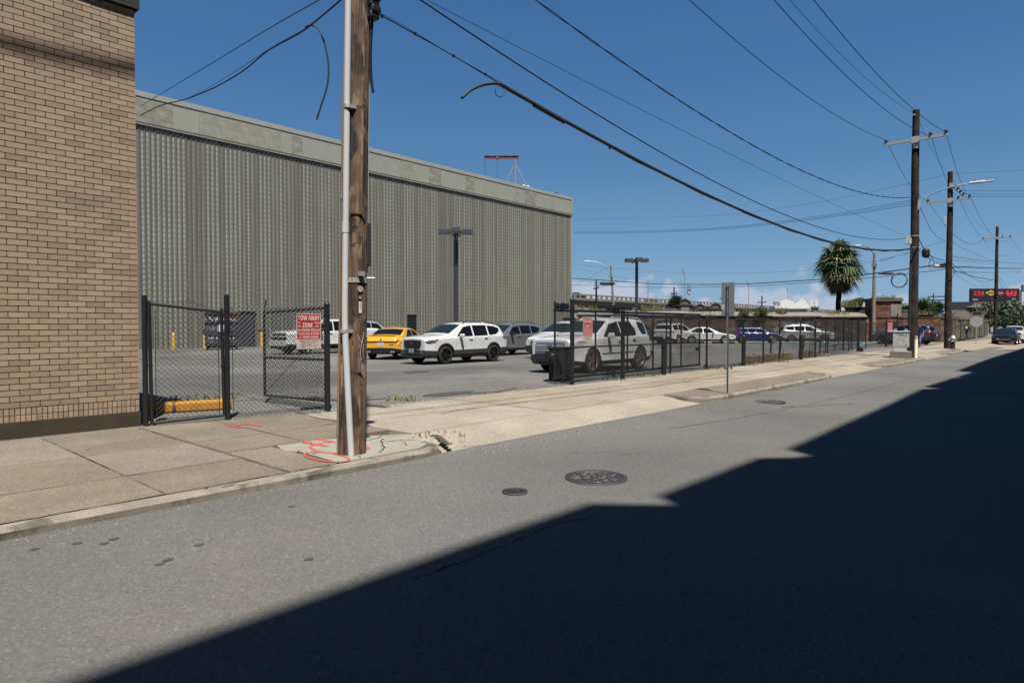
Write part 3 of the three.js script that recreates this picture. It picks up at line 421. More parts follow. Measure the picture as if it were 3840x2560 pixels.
{ // thick lashed bundle whose trunk is cut off short of the near pole
  const o = thing('cable_bundle', 'thick lashed cable bundle with a cut end drooping near the near pole', 'cable', [0, 0, 0]);
  const A = para(0.0043, -0.1726, 6.0152, -6.35, 6.82, 36.1, 40), s = [[4.42, 5.31, -6.35], [4.9, 5.27, -6.35], [5.8, 5.18, -6.35], [6.82, 5.05, -6.35]];
  part('strand', [tube(s, 0.008, 5, 20), tube(s.map(([x, y, z], i) => [x, y + (i % 2 ? 0.02 : -0.006), z + 0.01]), 0.004, 4, 20), tube(A.map(([x, y, z]) => [x, y + 0.028, z]), 0.009, 5, 60)], cableMat, o);
  part('trunk', [tube(A, 0.024, 6, 80)], cableMat, o);
  part('second_trunk', [tube(A.slice(4).map(([x, y, z], i) => [x, y - 0.026 - 0.012 * Math.sin(i * 1.7), z + 0.012]), 0.012, 5, 70)], cableMat, o);
  part('cut_end', [tube([[7.0, 5.03, -6.35], [6.82, 5.05, -6.35], [6.52, 4.97, -6.35], [6.24, 4.82, -6.35], [6.05, 4.66, -6.35]], 0.02, 7, 24)], cableMat, o);
  part('small_loop', [tube([[6.86, 5.03, -6.34], [6.7, 4.98, -6.33], [6.68, 4.88, -6.33], [6.76, 4.85, -6.33], [6.85, 4.9, -6.34], [6.9, 5.0, -6.34]], 0.006, 5, 24)], cableMat, o);
  part('wrapped_splice', [tube([[7.55, 4.945, -6.35], [7.9, 4.905, -6.35], [8.3, 4.862, -6.35]], 0.034, 7, 12)], cableMat, o);
  for (const [x, y] of [[4.52, 5.3], [4.62, 5.285], [4.75, 5.28], [5.25, 5.24], [5.9, 5.17], [6.5, 5.1], [9.6, 4.71]]) part('clamp', [cbox(0.03, 0.03, 0.03, x, y, -6.35)], cableMat, o);
}
// a communications cable above the frame on the left; its shade crosses the top of the brick wall
solo('overhead_wire', [tube([[-16, 11.2, -8.0], [-6, 11.34, -8.0], [0.4, 11.52, -8.0], [2.9, 11.6, -7.95], [4.1, 11.7, -7.4], [4.5, 11.75, -6.5]], 0.042, 7, 40)], cableMat, 'heavy cable above the brick wall, higher than the picture', 'wire');
const sagTo = (a, b, sag) => { const p = []; for (let i = 0; i <= 12; i++) { const t = i / 12; p.push([mix(a[0], b[0], t), mix(a[1], b[1], t) - sag * 4 * t * (1 - t), mix(a[2], b[2], t)]); } return p; };
const sag = (label, a, b, s, r = 0.011) => solo('overhead_wire', [tube(sagTo(a, b, s), r, 4, 30)], wireMat, label, 'wire');
sag('power wire from the left insulator of the first crossarm to the second', [36.2, 10.66, -7.75], [52.2, 10.18, -8.66], 0.55);
sag('power wire from the middle insulator of the first crossarm to the second', [36.2, 10.58, -5.9], [52.2, 10.18, -6.9], 0.55);
sag('power wire from the right insulator of the first crossarm to the second', [36.2, 10.6, -5.3], [52.2, 10.18, -6.28], 0.55);
sag('thin wire between the tops of the first and second street poles', [36.2, 11.7, -6.5], [52.2, 11.9, -7.4], 0.5, 0.006);
sag('power wire from the left end of the second crossarm to the third', [52.3, 10.18, -8.66], [97, 12.2, -10.3], 1.5);
sag('power wire from the middle of the second crossarm to the third', [52.3, 10.18, -6.9], [97, 12.3, -8.9], 1.5);
sag('power wire from the right end of the second crossarm to the third', [52.3, 10.18, -6.28], [97, 12.2, -7.65], 1.5);
sag('thin wire between the tops of the second and third street poles', [52.3, 11.9, -7.4], [97, 13.5, -9], 1.6, 0.007);
sag('power wire beyond the third crossarm, left', [97, 12.2, -10.3], [121, 12.2, -9.6], 0.8, 0.012);
sag('power wire beyond the third crossarm, right', [97, 12.2, -7.65], [121, 12.2, -7], 0.8, 0.012);
{ const o = thing('cable_coil', 'hanging coil of spare black cable under the trunk cable', 'cable coil', [56.65, 5.16, -11.2], Math.atan2(56.65, -11.2) - Math.PI); const r = rng(5); for (let i = 0; i < 6; i++) { const R = 0.52 + 0.05 * (r() - 0.5), g = new THREE.TorusGeometry(R, 0.014, 5, 36); g.scale(1, 0.96 + 0.1 * r(), 1); g.translate((r() - 0.5) * 0.06, (r() - 0.7) * 0.1, (r() - 0.5) * 0.06); part('turn', [g], cableMat, o); } }
const splice = (x, y, z, len, r, dir, label, mat = cableMat) => { const d = V(...dir).normalize().multiplyScalar(len / 2), o = thing('splice_case', label, 'splice case', [x, y, z]); part('case', [rod([-d.x, -d.y, -d.z], [d.x, d.y, d.z], r, r, 12), rod([-d.x * 1.3, -d.y * 1.3, -d.z * 1.3], [-d.x, -d.y, -d.z], r * 0.4, r * 0.9, 10), rod([d.x, d.y, d.z], [d.x * 1.3, d.y * 1.3, d.z * 1.3], r * 0.9, r * 0.4, 10)], mat, o); for (const t of [-0.6, 0.6]) part('hanger', [rod([d.x * t, d.y * t + r, d.z * t], [d.x * t, d.y * t + r * 2.6, d.z * t], 0.015, 0.015, 5)], M.iron, o); return o; };
splice(65.75, 6.78, -43.76, 1.4, 0.2, [0.55, -0.02, 0.83], 'long black splice case hanging left of the leaning street light');
splice(56.88, 5.74, -12.17, 0.9, 0.1, [0.45, -0.05, 0.9], 'black splice case on the trunk cable left of the cable coil');
splice(52.55, 5.72, -7.9, 0.7, 0.12, [0.3, -0.03, 0.9], 'pale grey splice case just left of the second street pole', std([0.4, 0.4, 0.38], 0.6));
{ const o = thing('cable_splice', 'round black cable splice sagging right of the first street pole', 'splice', [40.58, 5.52, -6.79]); part('case', [rbox(0.5, 0.5, 0.34, 0.14, 0, 0, 0, 4)], cableMat, o); part('strap', [new THREE.TorusGeometry(0.26, 0.02, 6, 20)], M.black, o); }

// ---------- wooden street poles ----------
const woodTex = tex(256, 1024, (u, v) => {
  const f = fbm(u * 26, v * 5, 4, 71, 0), g = fbm(u * 90, v * 14, 2, 5), b = fbm(u * 4, v * 9, 4, 12), ck = vnoise(u * 34, v * 3.2, 99) > 0.93 ? 0.55 : 1, pale = sstep(0.63, 0.74, fbm(u * 7 + 3, v * 12, 4, 31)); const mk = fbm(u * 9, v * 34, 4, 44), k = (0.4 + 0.6 * f + 0.5 * (g - 0.5) - 0.3 * sstep(0.47, 0.6, b) + 0.5 * (mk - 0.5) - 0.35 * sstep(0.64, 0.7, mk)) * ck;
  return [mix(148 * k, 168, pale * 0.5), mix(118 * k, 148, pale * 0.5), mix(93 * k, 124, pale * 0.5)];
}); woodTex.repeat.set(1, 0.25);
const wood = std(0xffffff, 0.92, { map: woodTex, bumpMap: woodTex, bumpScale: 0.02 }), darkWood = std([0.2, 0.18, 0.17], 0.92, { map: woodTex, bumpMap: woodTex, bumpScale: 0.01 });
function poleGeo(base, top, r0, r1, seed) {         // slightly crooked tapered trunk
  const g = new THREE.CylinderGeometry(r1, r0, 1, 18, 40), p = g.attributes.position, uv = g.attributes.uv, H = top[1] - base[1];
  for (let i = 0; i < p.count; i++) { const t = p.getY(i) + 0.5, a = Math.atan2(p.getZ(i), p.getX(i)), q = 1 + 0.05 * (vnoise(a * 1.3 + 4, t * 9, seed) - 0.5); p.setXYZ(i, p.getX(i) * q + mix(base[0], top[0], t) + 0.03 * (vnoise(t * 4, seed) - 0.5), base[1] + t * H, p.getZ(i) * q + mix(base[2], top[2], t) + 0.03 * (vnoise(t * 4, seed + 7) - 0.5)); uv.setXY(i, uv.getX(i), t * H); }
  g.computeVertexNormals(); return g;
}
function insulator() { return lathe([[0, 0], [0.05, 0], [0.05, 0.03], [0.09, 0.05], [0.05, 0.07], [0.095, 0.1], [0.05, 0.12], [0.085, 0.15], [0.04, 0.18], [0, 0.19]], 10); }
const insG = insulator(), armMat = std([0.36, 0.36, 0.33], 0.7), galv = std([0.42, 0.43, 0.43], 0.5, { metalness: 0.55 }), insMat = std([0.06, 0.06, 0.065], 0.4);
function crossarm(o, y, z0, z1, ins, dx = -0.2) {
  part('crossarm', [cbox(0.1, 0.13, z1 - z0, dx, y, (z0 + z1) / 2)], armMat, o);
  part('arm_bracket', [cbox(0.05, 0.34, 0.34, dx + 0.075, y, 0), cbox(0.012, 0.3, 0.3, dx - 0.06, y, 0)], galv, o);
  for (const z of ins) { const m = new THREE.Mesh(insG, insMat); m.name = 'insulator'; m.position.set(dx, y + 0.065, z); m.castShadow = true; o.add(m); }
}
// near pole
const np = thing('utility_pole', 'near brown wooden utility pole with white conduit and graffiti', 'utility pole', [4.33, 0.1, -6.4]);
const graf = canvasTex(512, 1024, (x, w, h) => { x.fillStyle = '#fff'; x.fillRect(0, 0, w, h); });
part('trunk', [poleGeo([0, 0, 0], [0.2, 13, 0.12], 0.152, 0.098, 3)], wood, np);
const poleAt = y => [0.2 * (y / 13), 0.12 * (y / 13), 0.152 - 0.054 * y / 13];
// camera-facing frame on the trunk, in the pole's own coordinates
const fx = -0.548, fz = 0.836;                     // unit vector from pole toward the street and the camera
const onPole = (y, ang, off = 0) => { const [px, pz, r] = poleAt(y), c = Math.cos(ang), s = Math.sin(ang), dx = fx * c - fz * s, dz = fz * c + fx * s; return [px + dx * (r + off), y, pz + dz * (r + off)]; };   // positive ang is to the left of the camera's view
const pvc = std([0.56, 0.57, 0.58], 0.45);
{ const pts = []; for (let i = 0; i <= 12; i++) { const y = 0.02 + i * 0.5, a = y < 1.6 ? mix(0.06, 0.62, clamp(y / 1.6)) : 0.62 + 0.03 * (y - 1.6); pts.push(onPole(y, a, 0.035)); } part('conduit', [tube(pts, 0.036, 12, 50)], pvc, np);
  part('conduit_sleeve', [2.62].map(y => rod(onPole(y - 0.06, 0.66, 0.035), onPole(y + 0.06, 0.66, 0.035), 0.041, 0.041, 12)), pvc, np);
  for (const y of [1.45, 3.98]) part('conduit_strap', [rod(onPole(y - 0.02, 0.62, 0.035), onPole(y + 0.02, 0.62, 0.035), 0.046, 0.046, 12), place(cbox(0.05, 0.04, 0.03), ...onPole(y, 0.25, 0.012))], galv, np);
  const q = []; for (let i = 0; i <= 12; i++) { const y = 0.02 + i * 0.5; q.push(onPole(y, 1.25, 0.012 + 0.004 * Math.sin(i))); } part('rust_pipe', [tube(q, 0.02, 8, 40)], std([0.3, 0.17, 0.085], 0.85), np);
  for (const [a, b, r] of [[2.95, 3.1, 0.035], [0.25, 0.6, 0.031]]) part('pipe_coupling', [rod(onPole(a, 1.25, 0.012), onPole(b, 1.25, 0.012), r * 0.8, r * 0.8, 8)], std([0.22, 0.2, 0.17], 0.8), np);
  part('moulding_strip', [rod(onPole(0.02, 0.95, 0.006), onPole(6, 0.98, 0.006), 0.03, 0.03, 6)], wood, np);
  part('black_cover', [place(rbox(0.06, 0.5, 0.05, 0.015), ...onPole(2.45, -1.4, 0.01))], M.blackMatte, np);
  part('ground_wire', [rod(onPole(2.1, -1.5, 0.004), onPole(6, -1.5, 0.004), 0.004, 0.004, 5)], galv, np); }
{ const y = 2.03, r = poleAt(y)[2] + 0.008; const b = new THREE.CylinderGeometry(r, r, 0.055, 28, 1, true); const bt = canvasTex(1024, 64, (x, w, h) => { x.fillStyle = '#b9b9b2'; x.fillRect(0, 0, w, h); x.fillStyle = '#55554f'; x.font = 'bold 46px monospace'; for (let i = 0; i < 4; i++) x.fillText('6 9 8 3 0 1', i * 256 + 6, 48); });
  part('metal_band', [place(b, poleAt(y)[0], y, poleAt(y)[1])], std(0xffffff, 0.5, { map: bt, metalness: 0.4, side: THREE.DoubleSide }), np);
  part('band_bolt', [place(cbox(0.06, 0.05, 0.05, 0, 0, 0), ...onPole(2.1, -0.45, 0.03))], galv, np); part('band_tail', [rod(onPole(2.06, -1.3, 0), onPole(2.06, -1.35, 0.09), 0.012, 0.012, 6)], galv, np);
  const disc = new THREE.CylinderGeometry(0.037, 0.037, 0.006, 18); disc.rotateX(Math.PI / 2); disc.rotateY(Math.atan2(fx, fz) + 0.45); part('tag_disc', [place(disc, ...onPole(1.93, -0.45, 0.004))], galv, np);
  const tagM = std(0xffffff, 0.6, { map: canvasTex(32, 128, (x) => { x.fillStyle = '#d8d8d4'; x.fillRect(0, 0, 32, 128); x.fillStyle = '#333'; x.beginPath(); x.moveTo(16, 10); x.lineTo(25, 34); x.lineTo(7, 34); x.fill(); x.fillRect(13, 34, 6, 60); }) });
  const tg = new THREE.BoxGeometry(0.034, 0.13, 0.004); tg.rotateY(Math.atan2(fx, fz) + 0.5); part('paper_tag', [place(tg, ...onPole(1.72, -0.45, 0.004))], tagM, np);
  const dm = cbox(0.03, 0.03, 0.004); dm.rotateZ(Math.PI / 4); dm.rotateY(Math.atan2(fx, fz) + 0.5); part('diamond_tag', [place(dm, ...onPole(1.83, -0.45, 0.004))], galv, np); }
// pale spray-painted tag running down the trunk, and branded figures
{ const stroke = (pts, w) => { const q = pts.map(([a, y]) => onPole(y, a, -0.0035)); return tube(q, w, 5, pts.length * 5); };
  const T = (k, x, y) => [mix(-0.15, -1.0, x), y];
  const marks = [[[0.1, 1.42], [0.5, 1.33], [0.95, 1.3]], [[0.85, 1.44], [0.55, 1.3], [0.1, 1.26]], [[0.55, 1.3], [0.45, 1.18], [0.5, 1.12]], [[0.8, 1.3], [0.78, 1.2], [0.9, 1.05], [0.75, 1.02], [0.7, 1.08]], [[0.6, 1.15], [0.55, 1.08], [0.75, 1.0], [0.8, 0.95]], [[0.95, 1.0], [0.85, 0.9], [0.8, 0.95], [0.9, 1.02]], [[0.7, 0.92], [0.95, 0.86], [0.85, 0.8]], [[0.6, 0.85], [0.45, 0.8], [0.55, 0.74], [0.7, 0.78], [0.85, 0.7]], [[0.45, 0.7], [0.35, 0.66], [0.4, 0.62], [0.55, 0.66], [0.7, 0.58]], [[0.85, 0.66], [0.75, 0.5], [0.8, 0.42]], [[0.7, 0.55], [0.6, 0.4], [0.5, 0.34]]];
  part('spray_tag', marks.map(m => stroke(m.map(([x, y]) => T(0, x, y)), 0.0055)), std([0.42, 0.41, 0.38], 0.9), np);
  const dk = [[[0.3, 1.78], [0.25, 1.74]], [[0.15, 1.72], [0.35, 1.72]], [[0.2, 1.66], [0.4, 1.66]], [[0.2, 1.61], [0.38, 1.61]], [[0.25, 1.56], [0.7, 1.55]], [[0.45, 1.55], [0.45, 1.42]]]; part('brand_marks', dk.map(m => stroke(m.map(([x, y]) => T(0, x, y)), 0.0045)), std([0.03, 0.02, 0.015], 0.9), np);
  part('carved_check', [place(cbox(0.16, 0.012, 0.02), ...onPole(2.78, -0.2, -0.002), Math.atan2(fx, fz)), place(cbox(0.13, 0.01, 0.02), ...onPole(0.98, -0.25, -0.002), Math.atan2(fx, fz))], std([0.05, 0.03, 0.02], 0.95), np);
  part('cable_terminal', [[5.05, 0], [5.12, 0.02], [5.19, 0], [5.26, 0.02], [5.33, 0], [5.4, 0.02]].map(([y, d]) => place(rbox(0.13, 0.08, 0.1, 0.02), ...onPole(y, -1.15, 0.05 + d))), M.black, np);
  part('terminal_tail', [tube([onPole(5.05, -1.3, 0.04), onPole(4.7, -1.35, 0.02), onPole(4.35, -1.4, 0.03), onPole(4.2, -1.45, 0.05)], 0.016, 6), tube([onPole(5.05, -1.1, 0.04), onPole(4.6, -1.2, 0.02), onPole(4.3, -1.3, 0.02)], 0.012, 6)], M.black, np); }
crossarm(np, 10.7, -1.4, 1.15, [-1.35, 0.5, 1.1], -0.05);
// poles down the street
function streetPole(label, x, z, H, r0, r1, seed, lean = 0) { const o = thing('utility_pole', label, 'utility pole', [x, 0.1, z]); part('trunk', [poleGeo([0, 0, 0], [lean, H, 0], r0, r1, seed)], darkWood, o); return o; }
const p2 = streetPole('tall dark wooden pole with a street lamp arm and crossarm', 36.17, -6.53, 11.86, 0.22, 0.15, 11, 0.05);
crossarm(p2, 10.4, -1.3, 1.32, [-1.22, 0.63, 1.24]);
part('number_plate', [cbox(0.01, 0.2, 0.22, -0.17, 10.1, 0.02)], galv, p2);
part('top_pin', [cbox(0.1, 0.06, 0.1, -0.17, 11.6, -0.05)], galv, p2);
{ const q = [[-0.1, 7.1, 0.18], [-0.05, 7.5, 0.28], [0, 7.72, 0.6], [0, 7.92, 1.15], [0, 8.02, 1.7], [0, 8.05, 2.15]]; part('lamp_arm', [tube(q, 0.03, 8, 40)], galv, p2); part('lamp_bracket', [cbox(0.1, 0.5, 0.08, -0.06, 7.3, 0.17)], galv, p2);
  const head = part('lamp_head', [place(rbox(0.16, 0.11, 0.62, 0.05), 0, 8.06, 2.42), place(rbox(0.18, 0.06, 0.5, 0.03), 0, 8.045, 2.8)], std([0.62, 0.62, 0.6], 0.5), p2); part('photocell', [rod([0, 8.11, 2.35], [0, 8.2, 2.35], 0.04, 0.04, 8)], std([0.2, 0.2, 0.22], 0.5), head); }
part('junction_box', [place(rbox(0.3, 0.34, 0.22, 0.02), -0.2, 5.62, -0.2)], std([0.6, 0.6, 0.57], 0.55), p2);
part('pole_band', [new THREE.CylinderGeometry(0.2, 0.2, 0.04, 16).translate(0.02, 5.85, 0), new THREE.CylinderGeometry(0.205, 0.205, 0.03, 16).translate(0.02, 5.3, 0)], galv, p2);
part('riser_shield', [rod([-0.17, 0.05, -0.12], [-0.14, 5.3, -0.1], 0.05, 0.05, 8)], M.blackMatte, p2);
const p3 = streetPole('second dark wooden street pole standing by the fire hydrant', 52.2, -7.4, 11.9, 0.23, 0.15, 12, 0.12);
crossarm(p3, 9.95, -1.3, 1.18, [-1.22, 0.5, 1.12]);
part('number_plate', [cbox(0.01, 0.22, 0.24, -0.17, 9.65, 0.05), cbox(0.01, 0.2, 0.2, -0.16, 11.0, 0.08)], galv, p3);
part('brace_arm', [rod([-0.1, 10.9, 0.15], [-0.1, 10.15, 0.75], 0.05, 0.05, 6)], armMat, p3); for (let i = 0; i < 4; i++) { const m = new THREE.Mesh(insG, insMat); m.name = 'insulator'; m.position.set(-0.1, 10.85 - i * 0.2, 0.25 + i * 0.15); m.rotation.x = 0.8; p3.add(m); }
part('switch_box', [place(rbox(0.16, 0.5, 0.14, 0.02), -0.16, 8.6, -0.25)], std([0.5, 0.5, 0.48], 0.6), p3);
{ const st = std(0xffffff, 0.5, { map: canvasTex(128, 48, (x) => { x.fillStyle = '#2a4a86'; x.fillRect(0, 0, 128, 48); x.fillStyle = '#e8ecf2'; x.font = 'bold 26px sans-serif'; x.fillText('MARAIS', 10, 33); }) }); part('street_name_plate', [place(new THREE.BoxGeometry(0.55, 0.2, 0.02), -0.1, 2.45, -0.14, -Math.PI / 2 + 0.3), place(new THREE.BoxGeometry(0.6, 0.2, 0.02), -0.05, 2.66, -0.2, -0.2)], st, p3); }
const p4 = streetPole('third street pole in front of the red-lit billboard', 97, -8.95, 13.5, 0.22, 0.15, 13, 0.06); crossarm(p4, 12.1, -1.4, 1.4, [-1.35, 0.55, 1.3]); part('cable_rings', [new THREE.TorusGeometry(0.45, 0.03, 5, 18).rotateX(Math.PI / 2).translate(0.1, 5.6, 0.4)], cableMat, p4);
const p5 = streetPole('fourth street pole at the right picture edge with a transformer', 120.5, -7.55, 13.2, 0.22, 0.16, 14); part('transformer', [place(lathe([[0, 0], [0.28, 0], [0.3, 0.05], [0.3, 0.95], [0.25, 1.05], [0, 1.1]], 16), -0.35, 6.6, -0.3)], std([0.2, 0.22, 0.24], 0.6), p5);
// ---------- chain link ----------
const vinyl = std([0.012, 0.013, 0.014], 0.45), pipeMat = std([0.014, 0.015, 0.018], 0.4);
function chain(L, y0, y1, cell = 0.078, r = 0.0036, barbs = true) {       // diamond mesh in the local x-y plane
  const p = [], h = y1 - y0, add = (x0, a, x1, b, z) => { const dx = x1 - x0, dy = b - a, l = Math.hypot(dx, dy); if (l < 0.01) return; const nx = -dy / l * r, ny = dx / l * r, A = [[x0 + nx, a + ny, z], [x0 - nx * 0.5, a - ny * 0.5, z + r * 0.9], [x0 - nx * 0.5, a - ny * 0.5, z - r * 0.9]], B = A.map(q => [q[0] + dx, q[1] + dy, q[2]]); for (let i = 0; i < 3; i++) { const j = (i + 1) % 3; p.push(...A[i], ...A[j], ...B[i], ...B[i], ...A[j], ...B[j]); } };
  for (let c = -h; c < L; c += cell) { const s0 = Math.max(0, -c), s1 = Math.min(h + (barbs ? 0.03 : 0), L - c); if (s1 > s0) add(c + s0, y0 + s0, c + s1, y0 + s1, 0.002); }
  for (let c = 0; c < L + h; c += cell) { const s0 = Math.max(0, c - L), s1 = Math.min(h + (barbs ? 0.03 : 0), c); if (s1 > s0) add(c - s0, y0 + s0, c - s1, y0 + s1, -0.002); }
  const g = new THREE.BufferGeometry(); g.setAttribute('position', new THREE.Float32BufferAttribute(p, 3)); g.computeVertexNormals(); return g;
}
const along = (a, b) => [Math.hypot(b[0] - a[0], b[1] - a[1]), Math.atan2(-(b[1] - a[1]), b[0] - a[0])];
function meshPanel(o, a, b, y0, y1, cell, r) { const [L, t] = along(a, b); return part('chain_link_mesh', [place(chain(L, y0, y1, cell, r), a[0], 0, a[1], t)], vinyl, o); }
const post = (o, x, z, H, r, cap = true, name = 'post', lean = 0) => part(name, [rod([x, 0.1, z], [x + lean, H, z], r, r, 12), ...(cap ? [new THREE.SphereGeometry(r * 1.06, 12, 6, 0, 6.3, 0, 1.57).translate(x + lean, H, z)] : [])], pipeMat, o);
const band = (o, x, y, z, r) => part('clamp_band', [new THREE.CylinderGeometry(r, r, 0.03, 12).translate(x, y, z)], pipeMat, o);
// fence by the brick corner
const lf = thing('chain_link_fence', 'black chain link fence panel between the walk gate and swing gate', 'fence', [0, 0, 0]);
post(lf, 3.475, -10.42, 2.06, 0.038, false); post(lf, 4.58, -10.17, 2.1, 0.04, false); post(lf, 6.22, -9.93, 1.98, 0.05, true);
meshPanel(lf, [4.66, -10.15], [6.18, -9.95], 0.16, 1.93); part('tension_bar', [rod([4.66, 0.16, -10.15], [4.655, 1.9, -10.15], 0.006, 0.006, 5)], pipeMat, lf);
for (const y of [0.35, 0.95, 1.55, 1.85]) band(lf, 4.58, y, -10.17, 0.046); for (const y of [0.4, 0.9, 1.35, 1.8]) band(lf, 6.22, y, -9.93, 0.056);
const pg = thing('walk_gate', 'narrow black chain link walk gate beside the brick corner', 'gate', [0, 0, 0]);
{ const a = [3.545, -10.38], b = [4.5, -10.18]; part('stile', [rod([a[0], 0.16, a[1]], [a[0] - 0.02, 1.98, a[1]], 0.026, 0.026, 10)], pipeMat, pg); part('stile', [rod([b[0] + 0.03, 0.2, b[1]], [b[0], 1.88, b[1]], 0.024, 0.024, 10)], pipeMat, pg);
  part('rail', [rod([a[0] - 0.02, 1.94, a[1]], [b[0], 1.83, b[1]], 0.022, 0.022, 10)], pipeMat, pg); part('rail', [rod([a[0], 0.17, a[1]], [b[0] + 0.03, 0.21, b[1]], 0.022, 0.022, 10)], pipeMat, pg);
  meshPanel(pg, [3.6, -10.365], [4.47, -10.185], 0.2, 1.84); part('tension_bar', [rod([3.6, 0.2, -10.365], [3.6, 1.86, -10.365], 0.006, 0.006, 5), rod([4.46, 0.22, -10.187], [4.45, 1.8, -10.187], 0.006, 0.006, 5)], pipeMat, pg);
  part('hinge', [cbox(0.13, 0.02, 0.03, 3.51, 1.02, -10.4)], pipeMat, pg); part('hinge', [cbox(0.1, 0.02, 0.03, 3.51, 1.72, -10.4)], pipeMat, pg); part('latch', [cbox(0.12, 0.03, 0.03, 4.54, 0.98, -10.17), cbox(0.1, 0.02, 0.03, 4.54, 1.68, -10.17)], pipeMat, pg);
  part('loose_wire', [tube([[3.82, 2.0, -10.32], [3.86, 1.95, -10.31], [3.93, 1.98, -10.3], [3.98, 1.92, -10.29], [4.04, 2.02, -10.28], [4.07, 1.96, -10.27], [4.1, 2.0, -10.27], [4.17, 1.91, -10.25], [4.22, 1.94, -10.24], [4.27, 1.9, -10.23]], 0.004, 5, 50)], pipeMat, pg); }
const sg = thing('swing_gate', 'black chain link swing gate leaf standing open into the lot', 'gate', [0, 0, 0]);
{ const a = [6.24, -10.0], b = [6.16, -12.05]; const R = 0.027; part('stile', [rod([a[0], 0.26, a[1]], [a[0], 1.96, a[1]], R, R, 10)], pipeMat, sg); part('stile', [rod([b[0], 0.24, b[1]], [b[0], 1.9, b[1]], R, R, 10), rod([b[0], 1.86, b[1]], [b[0] + 0.05, 2.12, b[1] - 0.02], 0.014, 0.014, 6)], pipeMat, sg);
  for (const [y0, y1] of [[1.93, 1.87], [1.02, 1.0], [0.3, 0.26]]) part('rail', [rod([a[0], y0, a[1]], [b[0], y1, b[1]], 0.024, 0.024, 10)], pipeMat, sg);
  meshPanel(sg, a, b, 0.27, 1.93, 0.075); part('truss_rod', [rod([b[0], 0.3, b[1]], [a[0], 1.6, a[1]], 0.006, 0.006, 5)], pipeMat, sg);
  part('hinge', [cbox(0.06, 0.05, 0.1, 6.23, 0.5, -9.96)], pipeMat, sg); part('hinge', [cbox(0.06, 0.05, 0.1, 6.23, 1.7, -9.96)], pipeMat, sg); part('latch', [cbox(0.14, 0.03, 0.03, 6.1, 1.52, -12.07)], pipeMat, sg); }
// tow-away signs
const towTex = canvasTex(512, 800, (x, w, h) => {
  x.fillStyle = '#cfcac0'; x.fillRect(0, 0, w, h); x.fillStyle = '#b3161f'; x.fillRect(14, 14, w - 28, 566); x.fillStyle = '#e9e4dc';
  const t = (s, px, cx, y, maxw, c) => { x.font = 'bold ' + px + 'px sans-serif'; x.textAlign = 'center'; x.fillStyle = c || '#e9e4dc'; const m = x.measureText(s).width; x.save(); x.translate(cx, y); x.scale(maxw / m, 1); x.fillText(s, 0, 0); x.restore(); };
  t('TOW AWAY', 150, 256, 150, 456); t('24', 70, 62, 230, 46); t('HRS.', 66, 68, 306, 82); t('ZONE', 150, 232, 312, 220); t('7 DAYS', 66, 424, 230, 124); t('A WK.', 66, 430, 306, 100); t('UNAUTHORIZED VEHICLES OR', 78, 256, 398, 466); t('VESSELS WILL BE TOWED', 78, 256, 478, 440); t('AT OWNER\'S EXPENSE', 78, 256, 558, 408);
  t('RUDY SMITH SERVICE', 42, 256, 634, 420, '#3a3a3a'); t('504-522-8123', 44, 256, 680, 290, '#3a3a3a'); t('425 N. CLAIBORNE, N.O. LA.', 32, 256, 720, 420, '#3a3a3a'); t('RATES: www.lpsc.org', 30, 256, 754, 310, '#3a3a3a'); x.fillStyle = '#b3161f'; x.fillRect(20, 766, 130, 8); x.fillRect(362, 766, 130, 8);
  const r = rng(3); x.globalAlpha = 0.12; x.fillStyle = '#3a2a20'; for (let i = 0; i < 60; i++) x.fillRect(r() * w, r() * h, 2 + 3 * r(), 8 + 40 * r()); x.globalAlpha = 1;
});
const towFace = std(0xe4dcdc, 0.5, { map: towTex }), towBack = std([0.45, 0.45, 0.45], 0.5);
function towSign(label, cx, cy, cz, w, h, turn) {  // faces local +z
  const o = thing('tow_away_sign', label, 'sign', [cx, cy, cz], turn); const f = new THREE.PlaneGeometry(w, h); f.translate(0, 0, 0.003); part('face', [f], towFace, o); part('plate', [rbox(w + 0.004, h + 0.004, 0.004, 0.0015)], towBack, o); for (const y of [-1, 1]) part('bolt', [rod([0, y * h * 0.36, 0.003], [0, y * h * 0.36, 0.012], 0.008, 0.008, 8)], galv, o); return o;
}
towSign('red and white tow-away sign on the fence beside the near pole', 5.89, 1.52, -9.962, 0.43, 0.6, -0.131);
towSign('red and white tow-away sign on the sliding gate fence', 13.99, 1.51, -9.915, 0.43, 0.6, 0.0);
// fence along the walk with its sliding gate behind it
const rf = thing('chain_link_fence', 'long black chain link fence along the walk right of the lot entrance', 'fence', [0, 0, 0]);
const zf = x => -9.97 - 0.004 * (x - 13);
for (const [x, H, r, c] of [[13.3, 2.27, 0.057, true], [15.7, 2.06, 0.057, false]]) { post(rf, x, zf(x) + 0.06, H, r, c, 'gate_post'); for (const y of [0.2, 0.32, 0.8, 1.3, 1.72, 1.95, 2.02]) if (y < H) band(rf, x, y, zf(x) + 0.06, r + 0.006); }
for (const x of [18.6, 21.2, 24.36, 26.4, 28.25, 30.9, 33.05]) post(rf, x, zf(x), 1.9, 0.034);
{ const xs = [13.38, 15.7, 18.6, 21.2, 24.36, 26.4, 28.25, 30.9, 33.05], yt = [1.9, 1.94, 1.93, 1.84, 1.89, 1.91, 1.87, 1.86, 1.87]; for (let i = 0; i + 1 < xs.length; i++) { meshPanel(rf, [xs[i], zf(xs[i]) + 0.045], [xs[i + 1], zf(xs[i + 1]) + 0.045], 0.17, Math.min(yt[i], yt[i + 1]) - 0.01, 0.075, 0.0038); if (i) part('top_rail', [rod([xs[i], yt[i], zf(xs[i])], [xs[i + 1], yt[i + 1], zf(xs[i + 1])], 0.021, 0.021, 8)], pipeMat, rf); } }
